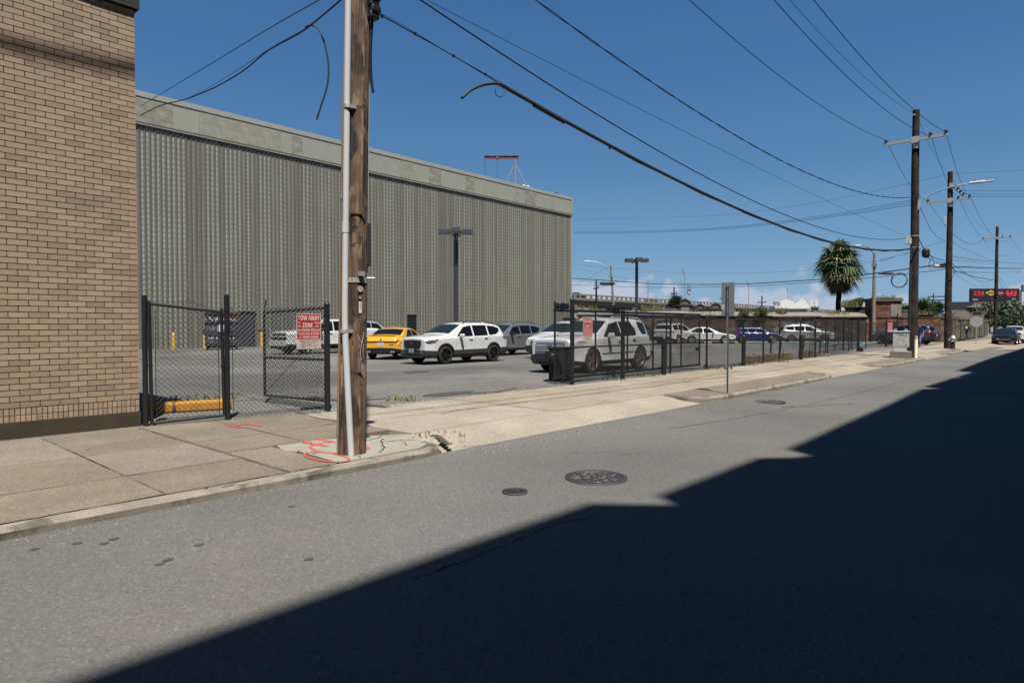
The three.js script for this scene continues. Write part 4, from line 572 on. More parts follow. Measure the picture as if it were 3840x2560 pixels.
const cg = thing('sliding_gate', 'black cantilever sliding gate with rollers behind the fence', 'gate', [0, 0, 0]);
{ const z = -10.3, x0 = 13.05, x1 = 21.3; for (const [y, r] of [[2.02, 0.036], [1.05, 0.022], [0.27, 0.036]]) part('rail', [rod([x0, y, z], [x1, y, z], r, r, 10)], pipeMat, cg); part('rail', [rod([15.8, 1.92, z], [x1, 1.9, z], 0.02, 0.02, 8)], pipeMat, cg);
  for (const x of [13.08, 14.9, 16.55, 18.05, 18.9, 19.9, 21.25]) part('stile', [rod([x, 0.25, z], [x, x < 13.2 ? 2.25 : 2.02, z], 0.026, 0.026, 8)], pipeMat, cg);
  meshPanel(cg, [x0 + 0.02, z + 0.03], [x1, z + 0.03], 0.28, 1.98, 0.075, 0.0036);
  part('truss_rod', [rod([19.9, 0.3, z], [20.9, 0.8, z], 0.007, 0.007, 5)], pipeMat, cg); part('plate', [cbox(0.28, 0.12, 0.02, 21.05, 0.82, z + 0.03)], pipeMat, cg);
  for (const x of [13.3, 15.7]) { for (const [y, R] of [[2.13, 0.085], [0.27, 0.085]]) { const w = part('roller', [rod([x - 0.02, y, z + 0.06], [x - 0.02, y, z + 0.12], R, R, 18), rod([x - 0.02, y, z - 0.12], [x - 0.02, y, z - 0.06], R, R, 18), rod([x - 0.02, y, z - 0.13], [x - 0.02, y, z + 0.3], 0.022, 0.022, 8)], pipeMat, cg); } }
  part('roller_bracket', [cbox(0.1, 0.14, 0.16, 13.3, 2.12, -10.13)], pipeMat, cg); part('roller_bracket', [cbox(0.1, 0.14, 0.16, 15.7, 2.02, -10.13)], pipeMat, cg); }
{ const o = thing('gate_operator', 'black gate motor box behind the sliding gate end', 'gate motor', [14.0, 0.12, -10.85]); part('body', [place(new RoundedBoxGeometry(0.5, 0.86, 0.4, 2, 0.03), 0, 0.45, 0)], M.blackMatte, o); part('lid', [rbox(0.53, 0.05, 0.43, 0.02, 0, 0.9, 0)], M.black, o); part('base_plate', [cbox(0.7, 0.02, 0.5, -0.05, 0.012, 0)], M.black, o); part('handle', [tube([[-0.29, 0.72, -0.08], [-0.33, 0.73, 0], [-0.29, 0.72, 0.08]], 0.012, 6)], galv, o); }
// thick short posts and weighted leaning pipes inside the fence
const shortPost = (x, z, label) => { const o = thing('short_post', label, 'bollard', [x, 0.1, z]); part('pipe', [rod([0, 0, 0], [0, 1.12, 0], 0.075, 0.075, 14)], pipeMat, o); part('cap', [new THREE.SphereGeometry(0.078, 14, 6, 0, 6.3, 0, 1.57).translate(0, 1.12, 0)], pipeMat, o); part('collar', [new THREE.CylinderGeometry(0.085, 0.085, 0.04, 14).translate(0, 0.9, 0)], pipeMat, o); };
shortPost(17.79, -9.78, 'thick short black post nearest the sliding gate'); shortPost(23.95, -9.83, 'thick short black post just right of the blank sign'); shortPost(30.0, -9.72, 'thick short black post farthest along the fence');
const block = (x, z, w, label) => { const o = thing('concrete_block', label, 'concrete block', [x, 0.12, z]); const g = rbox(w, 0.3, 0.42, 0.025, 0, 0.15, 0, 2), p = g.attributes.position; for (let i = 0; i < p.count; i++) { const d = (vnoise(p.getX(i) * 9 + x, p.getY(i) * 9 + p.getZ(i) * 5) - 0.5) * 0.03; p.setX(i, p.getX(i) + d); p.setZ(i, p.getZ(i) + d); } g.computeVertexNormals(); part('block_body', [uvm(g)], std(0xfff0d0, 0.95, { map: met(tanTex.clone(), 3), bumpMap: grainTex, bumpScale: 0.01 }), o); part('lifting_eye', [new THREE.TorusGeometry(0.05, 0.01, 6, 12).translate(0, 0.31, 0)], M.iron, o); };
block(26.5, -10.45, 1.15, 'tan concrete block nearest along the fence, standing alone'); block(28.75, -10.5, 1.1, 'left tan concrete block of the touching pair'); block(29.95, -10.45, 1.05, 'right tan concrete block of the touching pair'); block(33.5, -10.6, 1.1, 'tan concrete block beside the far gate');
const leaner = (x, z, l, label, tip) => { const o = thing('leaning_post', label, 'post', [x, 0.1, z]); part('pipe', [rod([0, 0, 0], [l, 1.0, 0.02], 0.04, 0.04, 10)], pipeMat, o); part('cap', [new THREE.SphereGeometry(0.05, 12, 8).translate(l, 1.02, 0.02)], tip ? std([0.4, 0.28, 0.1], 0.6) : pipeMat, o); };
leaner(29.4, -10.85, 0.09, 'leaning black post with a tan cap behind the block pair', true); leaner(30.6, -10.85, 0.09, 'leaning black post right of the tan-capped post', false); leaner(34.1, -10.95, 0.1, 'leaning black post behind the farthest block', false); leaner(36.6, -10.9, 0.06, 'leaning black post inside the far gate', false); leaner(38.3, -11.0, 0.05, 'last leaning black post inside the far gate', false);
const fg = thing('far_gate', 'second black sliding gate leaf at the far end of the fence', 'gate', [0, 0, 0]);
{ const a = [33.15, -10.06], b = [42.4, -10.45]; for (const y of [1.93, 1.62, 0.62, 0.34]) part('rail', [rod([a[0], y, a[1]], [b[0], y, b[1]], 0.024, 0.024, 8)], pipeMat, fg); for (let i = 0; i <= 5; i++) { const t = i / 5; part('stile', [rod([mix(a[0], b[0], t), 0.3, mix(a[1], b[1], t)], [mix(a[0], b[0], t), 1.95, mix(a[1], b[1], t)], 0.026, 0.026, 8)], pipeMat, fg); } meshPanel(fg, a, b, 0.3, 1.95, 0.075, 0.0022); meshPanel(fg, [a[0], a[1] - 0.3], [b[0], b[1] - 0.3], 0.2, 1.95, 0.075, 0.0022); part('end_frame', [box(42.38, 42.62, 0.12, 2.0, -10.55, -10.43)], pipeMat, fg); part('roller_box', [cbox(0.3, 0.22, 0.3, 42.55, 0.24, -10.4)], pipeMat, fg); part('cross_brace', [rod([mix(a[0], b[0], .4), 0.35, -10.2], [mix(a[0], b[0], .6), 0.62, -10.3], 0.01, 0.01, 5), rod([mix(a[0], b[0], .6), 0.35, -10.2], [mix(a[0], b[0], .4), 0.62, -10.3], 0.01, 0.01, 5)], pipeMat, fg); }
const ff = thing('chain_link_fence', 'short black chain link fence beyond the far driveway with a sign', 'fence', [0, 0, 0]);
post(ff, 47.2, -11.2, 1.85, 0.034); post(ff, 52.53, -11.15, 2.06, 0.06); post(ff, 55.9, -11.35, 2.0, 0.04); post(ff, 58.3, -11.6, 2.6, 0.05); meshPanel(ff, [47.2, -11.2], [52.5, -11.15], 0.2, 1.85, 0.075, 0.0022); meshPanel(ff, [52.5, -11.12], [55.9, -11.32], 0.2, 1.95, 0.075, 0.0024); meshPanel(ff, [55.9, -11.32], [58.3, -11.6], 0.2, 1.9, 0.075, 0.0024); part('top_rail', [rod([43.2, 1.84, -11.2], [52.5, 1.84, -11.15], 0.02, 0.02, 8)], pipeMat, ff);
post(ff, 43.2, -11.2, 1.85, 0.034); meshPanel(ff, [43.2, -11.2], [47.2, -11.2], 0.2, 1.84, 0.075, 0.0022);
towSign('red and white tow-away sign on the far short fence', 53.2, 1.56, -11.08, 0.5, 0.68, -0.55);

// ---------- furniture on the walk ----------
{ const o = thing('road_sign', 'blank grey back of a road sign on a perforated steel post', 'sign', [13.7, 0.13, -5.98], -1.12);
  const holes = []; part('post', [box(-0.022, -0.018, -0.05, 2.42, -0.022, 0.022), box(0.018, 0.022, -0.05, 2.42, -0.022, 0.022), box(-0.018, 0.018, -0.05, 2.42, -0.022, -0.018)], std([0.36, 0.39, 0.42], 0.45, { metalness: 0.5 }), o);
  const hg = new THREE.CylinderGeometry(0.0075, 0.0075, 0.0016, 8).rotateX(Math.PI / 2); for (let y = 0.06; y < 2.4; y += 0.0255 * 1.5) { const c = hg.clone(); c.translate(0, y, -0.017); holes.push(c); } part('holes', holes, M.black, o).userData.kind = 'stuff';
  const sm = std([0.15, 0.16, 0.18], 0.55, { metalness: 0.2 }); part('panel', [place(rbox(0.27, 0.44, 0.006, 0.003), 0, 2.22, -0.026)], sm, o); part('panel', [place(rbox(0.27, 0.3, 0.006, 0.003), 0, 1.852, -0.028)], sm, o);
  part('sticker', [place(new THREE.PlaneGeometry(0.05, 0.09), -0.1, 1.9, -0.0245)], std(0xffffff, 0.6, { map: canvasTex(64, 112, x => { x.fillStyle = '#d6d6d6'; x.fillRect(0, 0, 64, 112); x.fillStyle = '#111'; x.beginPath(); x.arc(34, 34, 20, 0, 7); x.fill(); x.fillRect(18, 58, 34, 40); x.fillStyle = '#d6d6d6'; x.fillRect(26, 30, 14, 10); }) }), o); for (const y of [1.8, 2.1, 2.36]) part('bolt', [rod([0, y, -0.02], [0, y, 0.03], 0.008, 0.008, 8)], galv, o); }
{ const o = thing('utility_cabinet', 'pale grey utility cabinet covered in scribbles on a concrete base', 'cabinet', [35.25, 0.13, -6.85], 0.12); const cm = std([0.52, 0.53, 0.5], 0.55), gt = canvasTex(256, 384, (x, w, h) => { x.fillStyle = '#b3b5b0'; x.fillRect(0, 0, w, h); const r = rng(12); x.lineWidth = 2; x.strokeStyle = '#5a5a5c'; for (let i = 0; i < 26; i++) { x.beginPath(); let a = 20 + r() * 200, b = 130 + r() * 240; x.moveTo(a, b); for (let k = 0; k < 6; k++) { a += (r() - 0.4) * 50; b += (r() - 0.5) * 40; x.quadraticCurveTo(a + 15 * r(), b - 15 * r(), a, b); } x.stroke(); } x.lineWidth = 9; x.strokeStyle = '#3b5c9c'; for (let i = 0; i < 5; i++) { x.beginPath(); x.moveTo(40 + i * 18, 40 + i * 12); x.quadraticCurveTo(110 + i * 20, 20 + i * 20, 190 + i * 6, 50 + i * 12); x.stroke(); } });
  part('base', [place(rbox(1.0, 0.3, 0.85, 0.02), 0, 0.15, 0)], M.conc, o); part('pedestal', [cbox(0.72, 0.2, 0.5, -0.03, 0.4, 0)], cm, o); part('body', [place(rbox(0.8, 0.72, 0.62, 0.015), 0, 0.86, 0)], cm, o); part('lid', [place(rbox(0.86, 0.05, 0.68, 0.012), 0, 1.24, 0)], cm, o);
  part('door_panel', [place(new THREE.PlaneGeometry(0.56, 0.66), -0.403, 0.86, 0, -Math.PI / 2)], std(0xffffff, 0.6, { map: gt }), o); part('side_panel', [place(new THREE.PlaneGeometry(0.7, 0.66), 0, 0.86, 0.3125)], std(0xffffff, 0.6, { map: gt }), o);
  for (const [x, z] of [[-0.35, -0.22], [-0.35, 0.22]]) part('lifting_eye', [place(new THREE.TorusGeometry(0.045, 0.018, 6, 14), x, 1.3, z, Math.PI / 2)], cm, o); for (const y of [0.62, 1.08]) part('lock', [cbox(0.02, 0.04, 0.04, -0.41, y, 0.24)], M.black, o); }
{ const o = thing('guard_pipe', 'cream painted guard pipe leaning in front of the utility cabinet', 'bollard', [34.75, 0.12, -6.15]); part('pipe', [rod([0, 0, 0], [0.32, 0.86, -0.05], 0.07, 0.07, 14)], std([0.62, 0.58, 0.44], 0.75), o); part('fill_cap', [rod([0.317, 0.85, -0.05], [0.325, 0.875, -0.05], 0.066, 0.05, 14)], M.conc, o); }
{ const o = thing('guard_pipe', 'upright pale yellow guard pipe behind the leaning one', 'bollard', [35.7, 0.12, -6.32]); part('pipe', [rod([0, 0, 0], [0.02, 1.02, 0], 0.07, 0.07, 14)], std([0.46, 0.44, 0.28], 0.75), o); part('fill_cap', [rod([0.02, 1.015, 0], [0.02, 1.04, 0], 0.066, 0.05, 14)], M.conc, o); }
{ const o = thing('fire_hydrant', 'black fire hydrant with a silver top beside the second street pole', 'hydrant', [51.1, 0.13, -6.95]); const sil = std([0.42, 0.43, 0.42], 0.45, { metalness: 0.3 }); part('barrel', [lathe([[0, 0], [0.17, 0], [0.17, 0.04], [0.12, 0.06], [0.11, 0.46], [0, 0.46]], 16)], M.black, o); part('bonnet', [lathe([[0.11, 0.46], [0.17, 0.48], [0.17, 0.52], [0.14, 0.54], [0.14, 0.68], [0.18, 0.7], [0.18, 0.73], [0.14, 0.76], [0.11, 0.86], [0.05, 0.91], [0, 0.91]], 18)], sil, o); part('operating_nut', [rod([0, 0.9, 0], [0, 0.98, 0], 0.03, 0.025, 5)], M.black, o); for (const [a, r, l] of [[0.4, 0.075, 0.24], [2.2, 0.06, 0.22], [-1.9, 0.06, 0.22]]) part('outlet', [rod([0, 0.6, 0], [Math.cos(a) * l, 0.6, Math.sin(a) * l], r, r, 12), rod([Math.cos(a) * l, 0.6, Math.sin(a) * l], [Math.cos(a) * (l + 0.04), 0.6, Math.sin(a) * (l + 0.04)], r * 0.6, r * 0.5, 6)], sil, o); }
{ const o = thing('stop_sign', 'grey octagonal back of a stop sign at the far corner', 'sign', [68.5, 0.1, -7.65], -1.35); part('post', [rod([0, 0, 0], [0, 2.4, 0], 0.03, 0.03, 8)], galv, o); const oct = []; for (let i = 0; i < 8; i++) { const a = Math.PI / 8 + i * Math.PI / 4; oct.push([Math.cos(a) * 0.5, Math.sin(a) * 0.5]); } part('panel', [place(plate(oct, 0.01), 0, 1.95, 0.035)], std([0.3, 0.3, 0.31], 0.6), o); for (const y of [1.7, 2.2]) part('bolt', [rod([0, y, 0.02], [0, y, 0.05], 0.015, 0.015, 6)], galv, o); }
{ const o = thing('wheel_stop', 'long low yellow painted concrete kerb behind the walk gate', 'wheel stop', [4.6, 0.12, -11.7], -0.3); const g = rbox(1.35, 0.19, 0.22, 0.05, 0, 0.095, 0, 3); part('kerb_block', [uvm(g)], std(0xffffff, 0.85, { map: tex(256, 64, (u, v) => { const n = fbm(u * 8, v * 4, 4, 9); return n > 0.66 ? [70, 62, 50] : [172 + n * 30, 122 + n * 20, 40]; }), ...bump(0.5, 0.006) }), o); part('anchor_pin', [rod([-0.45, 0.15, 0], [-0.45, 0.2, 0], 0.012, 0.012, 8)], M.iron, o); }
// lot lights
const lampMetal = std([0.05, 0.056, 0.066], 0.45), lensMat = std([0.3, 0.32, 0.33], 0.2);
function lotLight(label, x, z, H) { const o = thing('lot_light', label, 'light post', [x, 0.1, z]); part('post', [cbox(0.17, H - 0.1, 0.17, 0, (H - 0.1) / 2, 0)], lampMetal, o); part('base', [new THREE.CylinderGeometry(0.26, 0.28, 0.5, 16).translate(0, 0.25, 0)], M.conc, o); part('hub', [cbox(0.22, 0.14, 0.22, 0, H - 0.06, 0), cbox(1.0, 0.06, 0.08, 0, H - 0.05, 0), cbox(0.08, 0.06, 1.0, 0, H - 0.05, 0)], std([0.1, 0.075, 0.05], 0.6), o);
  for (let i = 0; i < 4; i++) { const a = Math.PI / 4 + i * Math.PI / 2; const hd = part('lamp_head', [place(rbox(0.56, 0.28, 0.46, 0.015), 0.62, H - 0.02, 0)], lampMetal, o); hd.rotation.y = a; part('lens', [cbox(0.46, 0.01, 0.36, 0.62, H - 0.168, 0)], lensMat, hd); part('arm', [cbox(0.36, 0.07, 0.07, 0.26, H - 0.05, 0)], lampMetal, hd); } return o; }
lotLight('dark four-headed lot light before the metal building', 24.0, -25.68, 6.62); lotLight('dark four-headed lot light right of the metal building', 43.59, -26.32, 6.62);
// dumpster and posts by the metal building
{ const gt = canvasTex(512, 512, (x, w, h) => { x.fillStyle = '#20242e'; x.fillRect(0, 0, w, h); x.strokeStyle = '#d7dade'; const r = rng(21); const scr = (y0, y1, lw, n, seed) => { const q = rng(seed); x.lineWidth = lw; for (let i = 0; i < n; i++) { let a = 20 + i * (w - 60) / n, b = y0 + q() * (y1 - y0); x.beginPath(); x.moveTo(a, b); for (let k = 0; k < 4; k++) { a += (q() - 0.35) * 60; b = y0 + q() * (y1 - y0); x.lineTo(a, b); } x.stroke(); } }; scr(40, 120, 8, 8, 3); scr(200, 290, 2.5, 8, 5); scr(350, 420, 9, 8, 8); scr(430, 480, 2.5, 6, 9); x.fillStyle = '#c4c8cc'; x.fillRect(190, 170, 110, 120); x.fillStyle = '#20242e'; x.fillRect(240, 180, 5, 100); x.fillStyle = '#5a1f24'; x.fillRect(380, 20, 110, 60); });
  const o = thing('dumpster', 'dark blue dumpster with white graffiti against the metal building', 'dumpster', [18.75, 0.12, -42.3], -0.44); const bl = std([0.018, 0.022, 0.034], 0.6); part('body', [box(-1.0, 1.0, 0.25, 2.3, -0.35, 0.85)], bl, o); part('front', [place(new THREE.PlaneGeometry(1.98, 1.95), 0, 1.3, 0.854)], std(0xffffff, 0.7, { map: gt }), o); for (const y of [0.9, 1.7, 2.25]) part('rib', [box(-1.02, 1.02, y, y + 0.06, 0.856, 0.9)], bl, o); for (const s of [-1, 1]) { part('fork_pocket', [box(s * 1.04 - 0.06, s * 1.04 + 0.06, 0.95, 1.3, -0.3, 0.7)], bl, o); for (const q of [-0.25, 0.6]) part('caster', [rod([s * 0.8, 0.1, q], [s * 0.9, 0.1, q], 0.1, 0.1, 12)], M.black, o); } part('lid', [place(box(-1.04, 1.04, 0, 0.06, -0.38, 0.9), 0, 2.34, 0, 0, 0, 0.05)], M.black, o); part('skid', [box(-0.95, 0.95, 0.12, 0.25, -0.3, 0.8)], bl, o); }
const yb = (x, z, label) => { const o = thing('yellow_bollard', label, 'bollard', [x, 0.1, z]); const ym = std([0.62, 0.4, 0.07], 0.7); part('pipe', [rod([0, 0, 0], [0, 1.0, 0], 0.1, 0.1, 14)], ym, o); part('dome', [new THREE.SphereGeometry(0.1, 14, 6, 0, 6.3, 0, 1.57).translate(0, 1.0, 0)], ym, o); };
yb(16.89, -45.4, 'yellow bollard farthest left by the metal wall'); yb(18.9, -45.4, 'yellow bollard just left of the dumpster'); yb(22.9, -45.2, 'yellow bollard right of the dark door');
// turquoise wheel stops along the far side of the lot
{ const g = rbox(2.0, 0.15, 0.2, 0.04, 0, 0.075, 0, 2); const blue = std([0.12, 0.36, 0.46], 0.75, { map: clay }); const T = Math.atan2(-0.865, 0.5); for (let i = 0; i < 12; i++) { const s = i * 2.6, x = 61.8 - 0.5 * s, z = -13.3 - 0.865 * s; const m = solo('blue_wheel_stop', [g], blue, ['first', 'second', 'third', 'fourth', 'fifth', 'sixth', 'seventh', 'eighth', 'ninth', 'tenth', 'eleventh', 'twelfth'][i] + ' turquoise wheel stop counted from the right in the far row', 'wheel stop', 'turquoise wheel stops'); m.position.set(x, 0.12, z); m.rotation.y = T; } const m = solo('blue_wheel_stop', [rbox(7.5, 0.16, 0.2, 0.04, 0, 0.08, 0, 2)], blue, 'long turquoise kerb behind the far short fence', 'wheel stop'); m.position.set(55, 0.12, -13.2); m.rotation.y = 0.15; }
// ---------- vehicles ----------
// Every vehicle is one lofted body (nose at +x), with its panes, lamps, trim and wheels as parts.
const glassM = phy([0.012, 0.018, 0.017], 0.06, { specularIntensity: 0.35, ior: 1.45 }), tintM = phy([0.006, 0.007, 0.009], 0.07, { specularIntensity: 0.3, ior: 1.42 });
const rubber = std([0.014, 0.014, 0.015], 0.85), trimB = std([0.018, 0.019, 0.02], 0.65), chromeM = std([0.62, 0.63, 0.64], 0.18, { metalness: 0.9 }), alloyM = std([0.42, 0.42, 0.43], 0.3, { metalness: 0.75 }), bronzeM = std([0.3, 0.24, 0.21], 0.35, { metalness: 0.7 }), gloss = std([0.012, 0.012, 0.013], 0.2), lampClear = phy([0.5, 0.52, 0.54], 0.1, { clearcoat: 1 }), lampRed = phy([0.32, 0.012, 0.016], 0.15, { clearcoat: 1 }), amber = phy([0.55, 0.16, 0.02], 0.2, { clearcoat: 1 }), lampDark = phy([0.06, 0.065, 0.07], 0.1, { clearcoat: 1 });
const paintOf = (c, met = 0) => phy(c, 0.32, { clearcoat: 1, clearcoatRoughness: 0.06, metalness: met });
const lerpList = (L, x) => { if (x <= L[0][0]) return L[0][1]; for (let i = 1; i < L.length; i++) if (x <= L[i][0]) return mix(L[i - 1][1], L[i][1], (x - L[i - 1][0]) / (L[i][0] - L[i - 1][0])); return L[L.length - 1][1]; };
const font = await new FontLoader().loadAsync('fonts/droid/droid_sans_bold.typeface.json');
const plateTex = (txt, bg, fg) => canvasTex(128, 64, x => { x.fillStyle = bg; x.fillRect(0, 0, 128, 64); x.fillStyle = fg; x.font = 'bold 30px sans-serif'; x.textAlign = 'center'; x.fillText(txt, 64, 44); });
const wheelCache = {};
function wheelGeos(R, spokes, style) {
  const key = [R, spokes, style].join(); if (wheelCache[key]) return wheelCache[key];
  const w = 0.235, r = R * (style === 'steel' ? 0.66 : 0.7), tyre = lathe([[r, -w / 2 + 0.01], [r + 0.02, -w / 2], [R - 0.03, -w / 2 + 0.005], [R - 0.004, -w / 2 + 0.03], [R, 0], [R - 0.004, w / 2 - 0.03], [R - 0.03, w / 2 - 0.005], [r + 0.02, w / 2], [r, w / 2 - 0.01]], 36); tyre.rotateX(Math.PI / 2);
  const rim = [place(lathe([[r - 0.03, 0.02], [r - 0.022, w / 2 - 0.012], [r, w / 2 - 0.006], [r + 0.004, w / 2 - 0.02], [r - 0.004, 0.0]], 36), 0, 0, 0, 0, 0, Math.PI / 2)];
  for (let i = 0; i < spokes; i++) { const a = i / spokes * Math.PI * 2, pr = style === 'split' ? [-0.06, 0.06] : [0]; for (const d of pr) { const sh = new THREE.Shape([[0.04, -0.022], [r - 0.01, -0.03 + d * 0.3], [r - 0.01, 0.03 + d * 0.3], [0.04, 0.022]].map(p => new THREE.Vector2(...p))); const g = new THREE.ExtrudeGeometry(sh, { depth: 0.025, bevelEnabled: true, bevelSize: 0.006, bevelThickness: 0.006, bevelSegments: 1 }); g.translate(0, 0, w / 2 - 0.055); g.rotateZ(a + d); rim.push(g); } }
  rim.push(place(new THREE.CylinderGeometry(0.055, 0.065, 0.04, 14), 0, 0, w / 2 - 0.035, 0, 0, Math.PI / 2));
  const back = place(new THREE.CylinderGeometry(r - 0.02, r - 0.02, 0.02, 28), 0, 0, -0.01, 0, 0, Math.PI / 2), disc = place(new THREE.CylinderGeometry(r * 0.62, r * 0.62, 0.02, 24), 0, 0, 0.025, 0, 0, Math.PI / 2);
  return wheelCache[key] = [tyre, join(rim), back, disc];
}
function vehicle(name, label, cat, pos, turn, S) {
  const o = thing(name, label, cat, pos, turn, S.group), L = S.L, X = x => L / 2 - x;   // specs measure x back from the nose
  const hw = x => lerpList(S.width, x), yt = x => { let s = 0; for (let i = -2; i <= 2; i++) s += lerpList(S.top, clamp(x + i * 0.035, 0, L)); return s / 5; }, ys = x => { let s = 0; for (let i = -2; i <= 2; i++) s += lerpList(S.belt, clamp(x + i * 0.05, 0, L)); return Math.min(s / 5, yt(x) - 0.012); };
  const yb0 = x => lerpList(S.under || [[0, 0.3], [0.5, 0.24], [L - 0.6, 0.26], [L, 0.36]], x), tum = S.tumble ?? 0.42, RA = S.wheelR + (S.archGap ?? 0.055), ax = [S.fo, S.fo + S.wb];
  const arch = x => { let a = 0; for (const c of ax) { const d = Math.abs(x - c); if (d < RA) a = Math.max(a, S.wheelR + Math.sqrt(RA * RA - d * d)); } return a; };
  const sideZ = (x, y) => { const w = hw(x), b = yb0(x), s = ys(x); if (y < b + 0.14) return w - 0.05 * (1 - clamp((y - b) / 0.14)) ** 1.5; if (y <= s) { const t = clamp((y - b - 0.14) / Math.max(0.05, s - b - 0.14)), c = S.crease ?? 0.035; return w - c * t * t - 0.018 * Math.sin(t * Math.PI * 2 - 0.8) * (S.sculpt ?? 0.6) - 0.01; } return w - 0.05 - (S.crease ?? 0.035) - tum * (y - s); };
  const section = x => {
    const w = hw(x), b = yb0(x), s = ys(x), t = yt(x), A = arch(x), T = t - s, e = Math.min(0.07, T * 0.5), P = [], lift = y => Math.max(y, Math.min(A, s - 0.03));
    P.push([0, lift(b)], [w * 0.8, lift(b)]); for (const q of [0, 0.05, 0.14]) P.push([sideZ(x, b + q), lift(b + q)]); for (const f of [0.25, 0.5, 0.72, 0.9, 0.97, 1]) { const y = mix(b + 0.14, s, f); P.push([sideZ(x, y), lift(y)]); }
    const g0 = Math.min(0.012, T * 0.2); for (const f of [0, 0.33, 0.66, 1]) { const y = mix(s + g0, t - e, f); P.push([Math.max(0.05, sideZ(x, y)), y]); }
    const wr = Math.max(0.05, sideZ(x, t - e)), c = S.crown ?? 0.03; P.push([wr - 0.025, t - e * 0.4], [wr - 0.075, t - e * 0.08], [wr * 0.55, t + c * 0.65], [0, t + c]); return P;
  };
  const xs = []; for (let x = 0; x <= L + 1e-6; x += L / Math.round(L / 0.045)) xs.push(x); for (const c of ax) for (let i = -9; i <= 9; i++) xs.push(c + Math.sin(i / 9 * Math.PI / 2) * (RA - 1e-4)); for (const x of [0.012, 0.03, L - 0.012, L - 0.03]) xs.push(x); xs.sort((a, b) => a - b);
  const secs = xs.map(section), n = secs[0].length, split = S.clad === undefined ? 4 : S.clad, mk = (k0, k1, caps) => {
    const p = [], ix = [], m = k1 - k0 + 1; for (const s of [-1, 1]) { const off = p.length / 3; secs.forEach((P, i) => { for (let k = k0; k <= k1; k++) p.push(X(xs[i]), P[k][1], P[k][0] * s); }); for (let i = 0; i + 1 < secs.length; i++) for (let k = 0; k < m - 1; k++) { const a = off + i * m + k, b = a + m; if (s > 0) ix.push(a, a + 1, b, b, a + 1, b + 1); else ix.push(a, b, a + 1, b, b + 1, a + 1); } }
    if (caps) for (const i of [0, secs.length - 1]) { const off = p.length / 3, P = secs[i], Q = []; for (let k = k0; k <= k1; k++) Q.push([P[k][1], P[k][0]]); for (let k = k1; k >= k0; k--) Q.push([P[k][1], -P[k][0]]); const cy = (P[k0][1] + P[k1][1]) / 2; p.push(X(xs[i]), cy, 0); for (const q of Q) p.push(X(xs[i]), q[0], q[1]); for (let k = 0; k < Q.length; k++) { const a = off + 1 + k, b = off + 1 + (k + 1) % Q.length; if (i === 0) ix.push(off, b, a); else ix.push(off, a, b); } }
    const g = new THREE.BufferGeometry(); g.setAttribute('position', new THREE.Float32BufferAttribute(p, 3)); g.setIndex(ix); g.computeVertexNormals(); return g;
  };
  part('body', [mk(split, n - 1, true)], S.paint, o); part('lower_body', [mk(0, split, true)], S.lower || trimB, o);
  part('chassis', [box(X(L - 0.25), X(0.25), 0.24, 0.62, -hw(L / 2) + 0.3, hw(L / 2) - 0.3)], M.blackMatte, o);
  // wheel arches (dark liner and optional flare)
  for (const c of ax) for (const s of [-1, 1]) { const q = []; for (let i = 0; i <= 20; i++) { const t = Math.PI * i / 20, x = c + Math.cos(t) * (RA + 0.028); q.push([x, S.wheelR + Math.sin(t) * (RA + 0.028) + 0.0]); } const g = new THREE.BufferGeometry(), p = [], ix = []; q.forEach(([x, y], i) => { const z = sideZ(clamp(x, 0.02, L - 0.02), Math.max(y, yb0(x) + 0.15)) + (S.flare ? 0.012 : 0.002), dx = x - c, dy = y - S.wheelR, l = Math.hypot(dx, dy), wI = RA - 0.012, wO = RA + (S.flare ? 0.062 : 0.012); for (const [r, zz] of [[wI, z - 0.24], [wI, z], [wO, z], [wO, z - 0.03]]) p.push(X(c + dx / l * r), S.wheelR + dy / l * r, s * zz); if (i) for (let k = 0; k < 3; k++) { const a = (i - 1) * 4 + k, b = a + 4; ix.push(a, b, a + 1, b, b + 1, a + 1); } }); g.setAttribute('position', new THREE.Float32BufferAttribute(p, 3)); g.setIndex(ix); const h = g.toNonIndexed(); h.computeVertexNormals(); part('wheel_arch', [h], S.flare ? trimB : M.blackMatte, o); }
  // wheels
  const [ty, rm, bk, dc] = wheelGeos(S.wheelR, S.spokes || 5, S.spokeStyle || 'plain');
  for (const c of ax) for (const s of [-1, 1]) { const wg = new THREE.Group(); wg.name = 'wheel'; wg.position.set(X(c), S.wheelR, s * (hw(c) - 0.125)); if (s < 0) wg.rotation.y = Math.PI; o.add(wg); part('tyre', [ty], rubber, wg); part('rim', [rm], S.rim || alloyM, wg); part('rim_back', [bk], M.blackMatte, wg); part('brake_disc', [dc], M.iron, wg); }
  // patches that follow the skin
  const sidePatch = (nm, rows, mat, sides = [-1, 1], off = 0.004, par = o, flatTo) => { for (const s of sides) { const p = [], ix = [], nx = Math.max(4, Math.ceil((rows[rows.length - 1][0] - rows[0][0]) / 0.06)), ny = 5; for (let i = 0; i <= nx; i++) { const x = mix(rows[0][0], rows[rows.length - 1][0], i / nx), a = lerpList(rows.map(r => [r[0], r[1]]), x), b = lerpList(rows.map(r => [r[0], r[2]]), x); for (let j = 0; j <= ny; j++) { const y = mix(a, b, j / ny); p.push(X(x), y, s * (sideZ(x, y) + off)); } } for (let i = 0; i < nx; i++) for (let j = 0; j < ny; j++) { const a = i * (ny + 1) + j, b = a + ny + 1; if (s > 0) ix.push(a, a + 1, b, b, a + 1, b + 1); else ix.push(a, b, a + 1, b, b + 1, a + 1); } const g = new THREE.BufferGeometry(); g.setAttribute('position', new THREE.Float32BufferAttribute(p, 3)); g.setIndex(ix); g.computeVertexNormals(); part(nm, [g], mat, par); } };
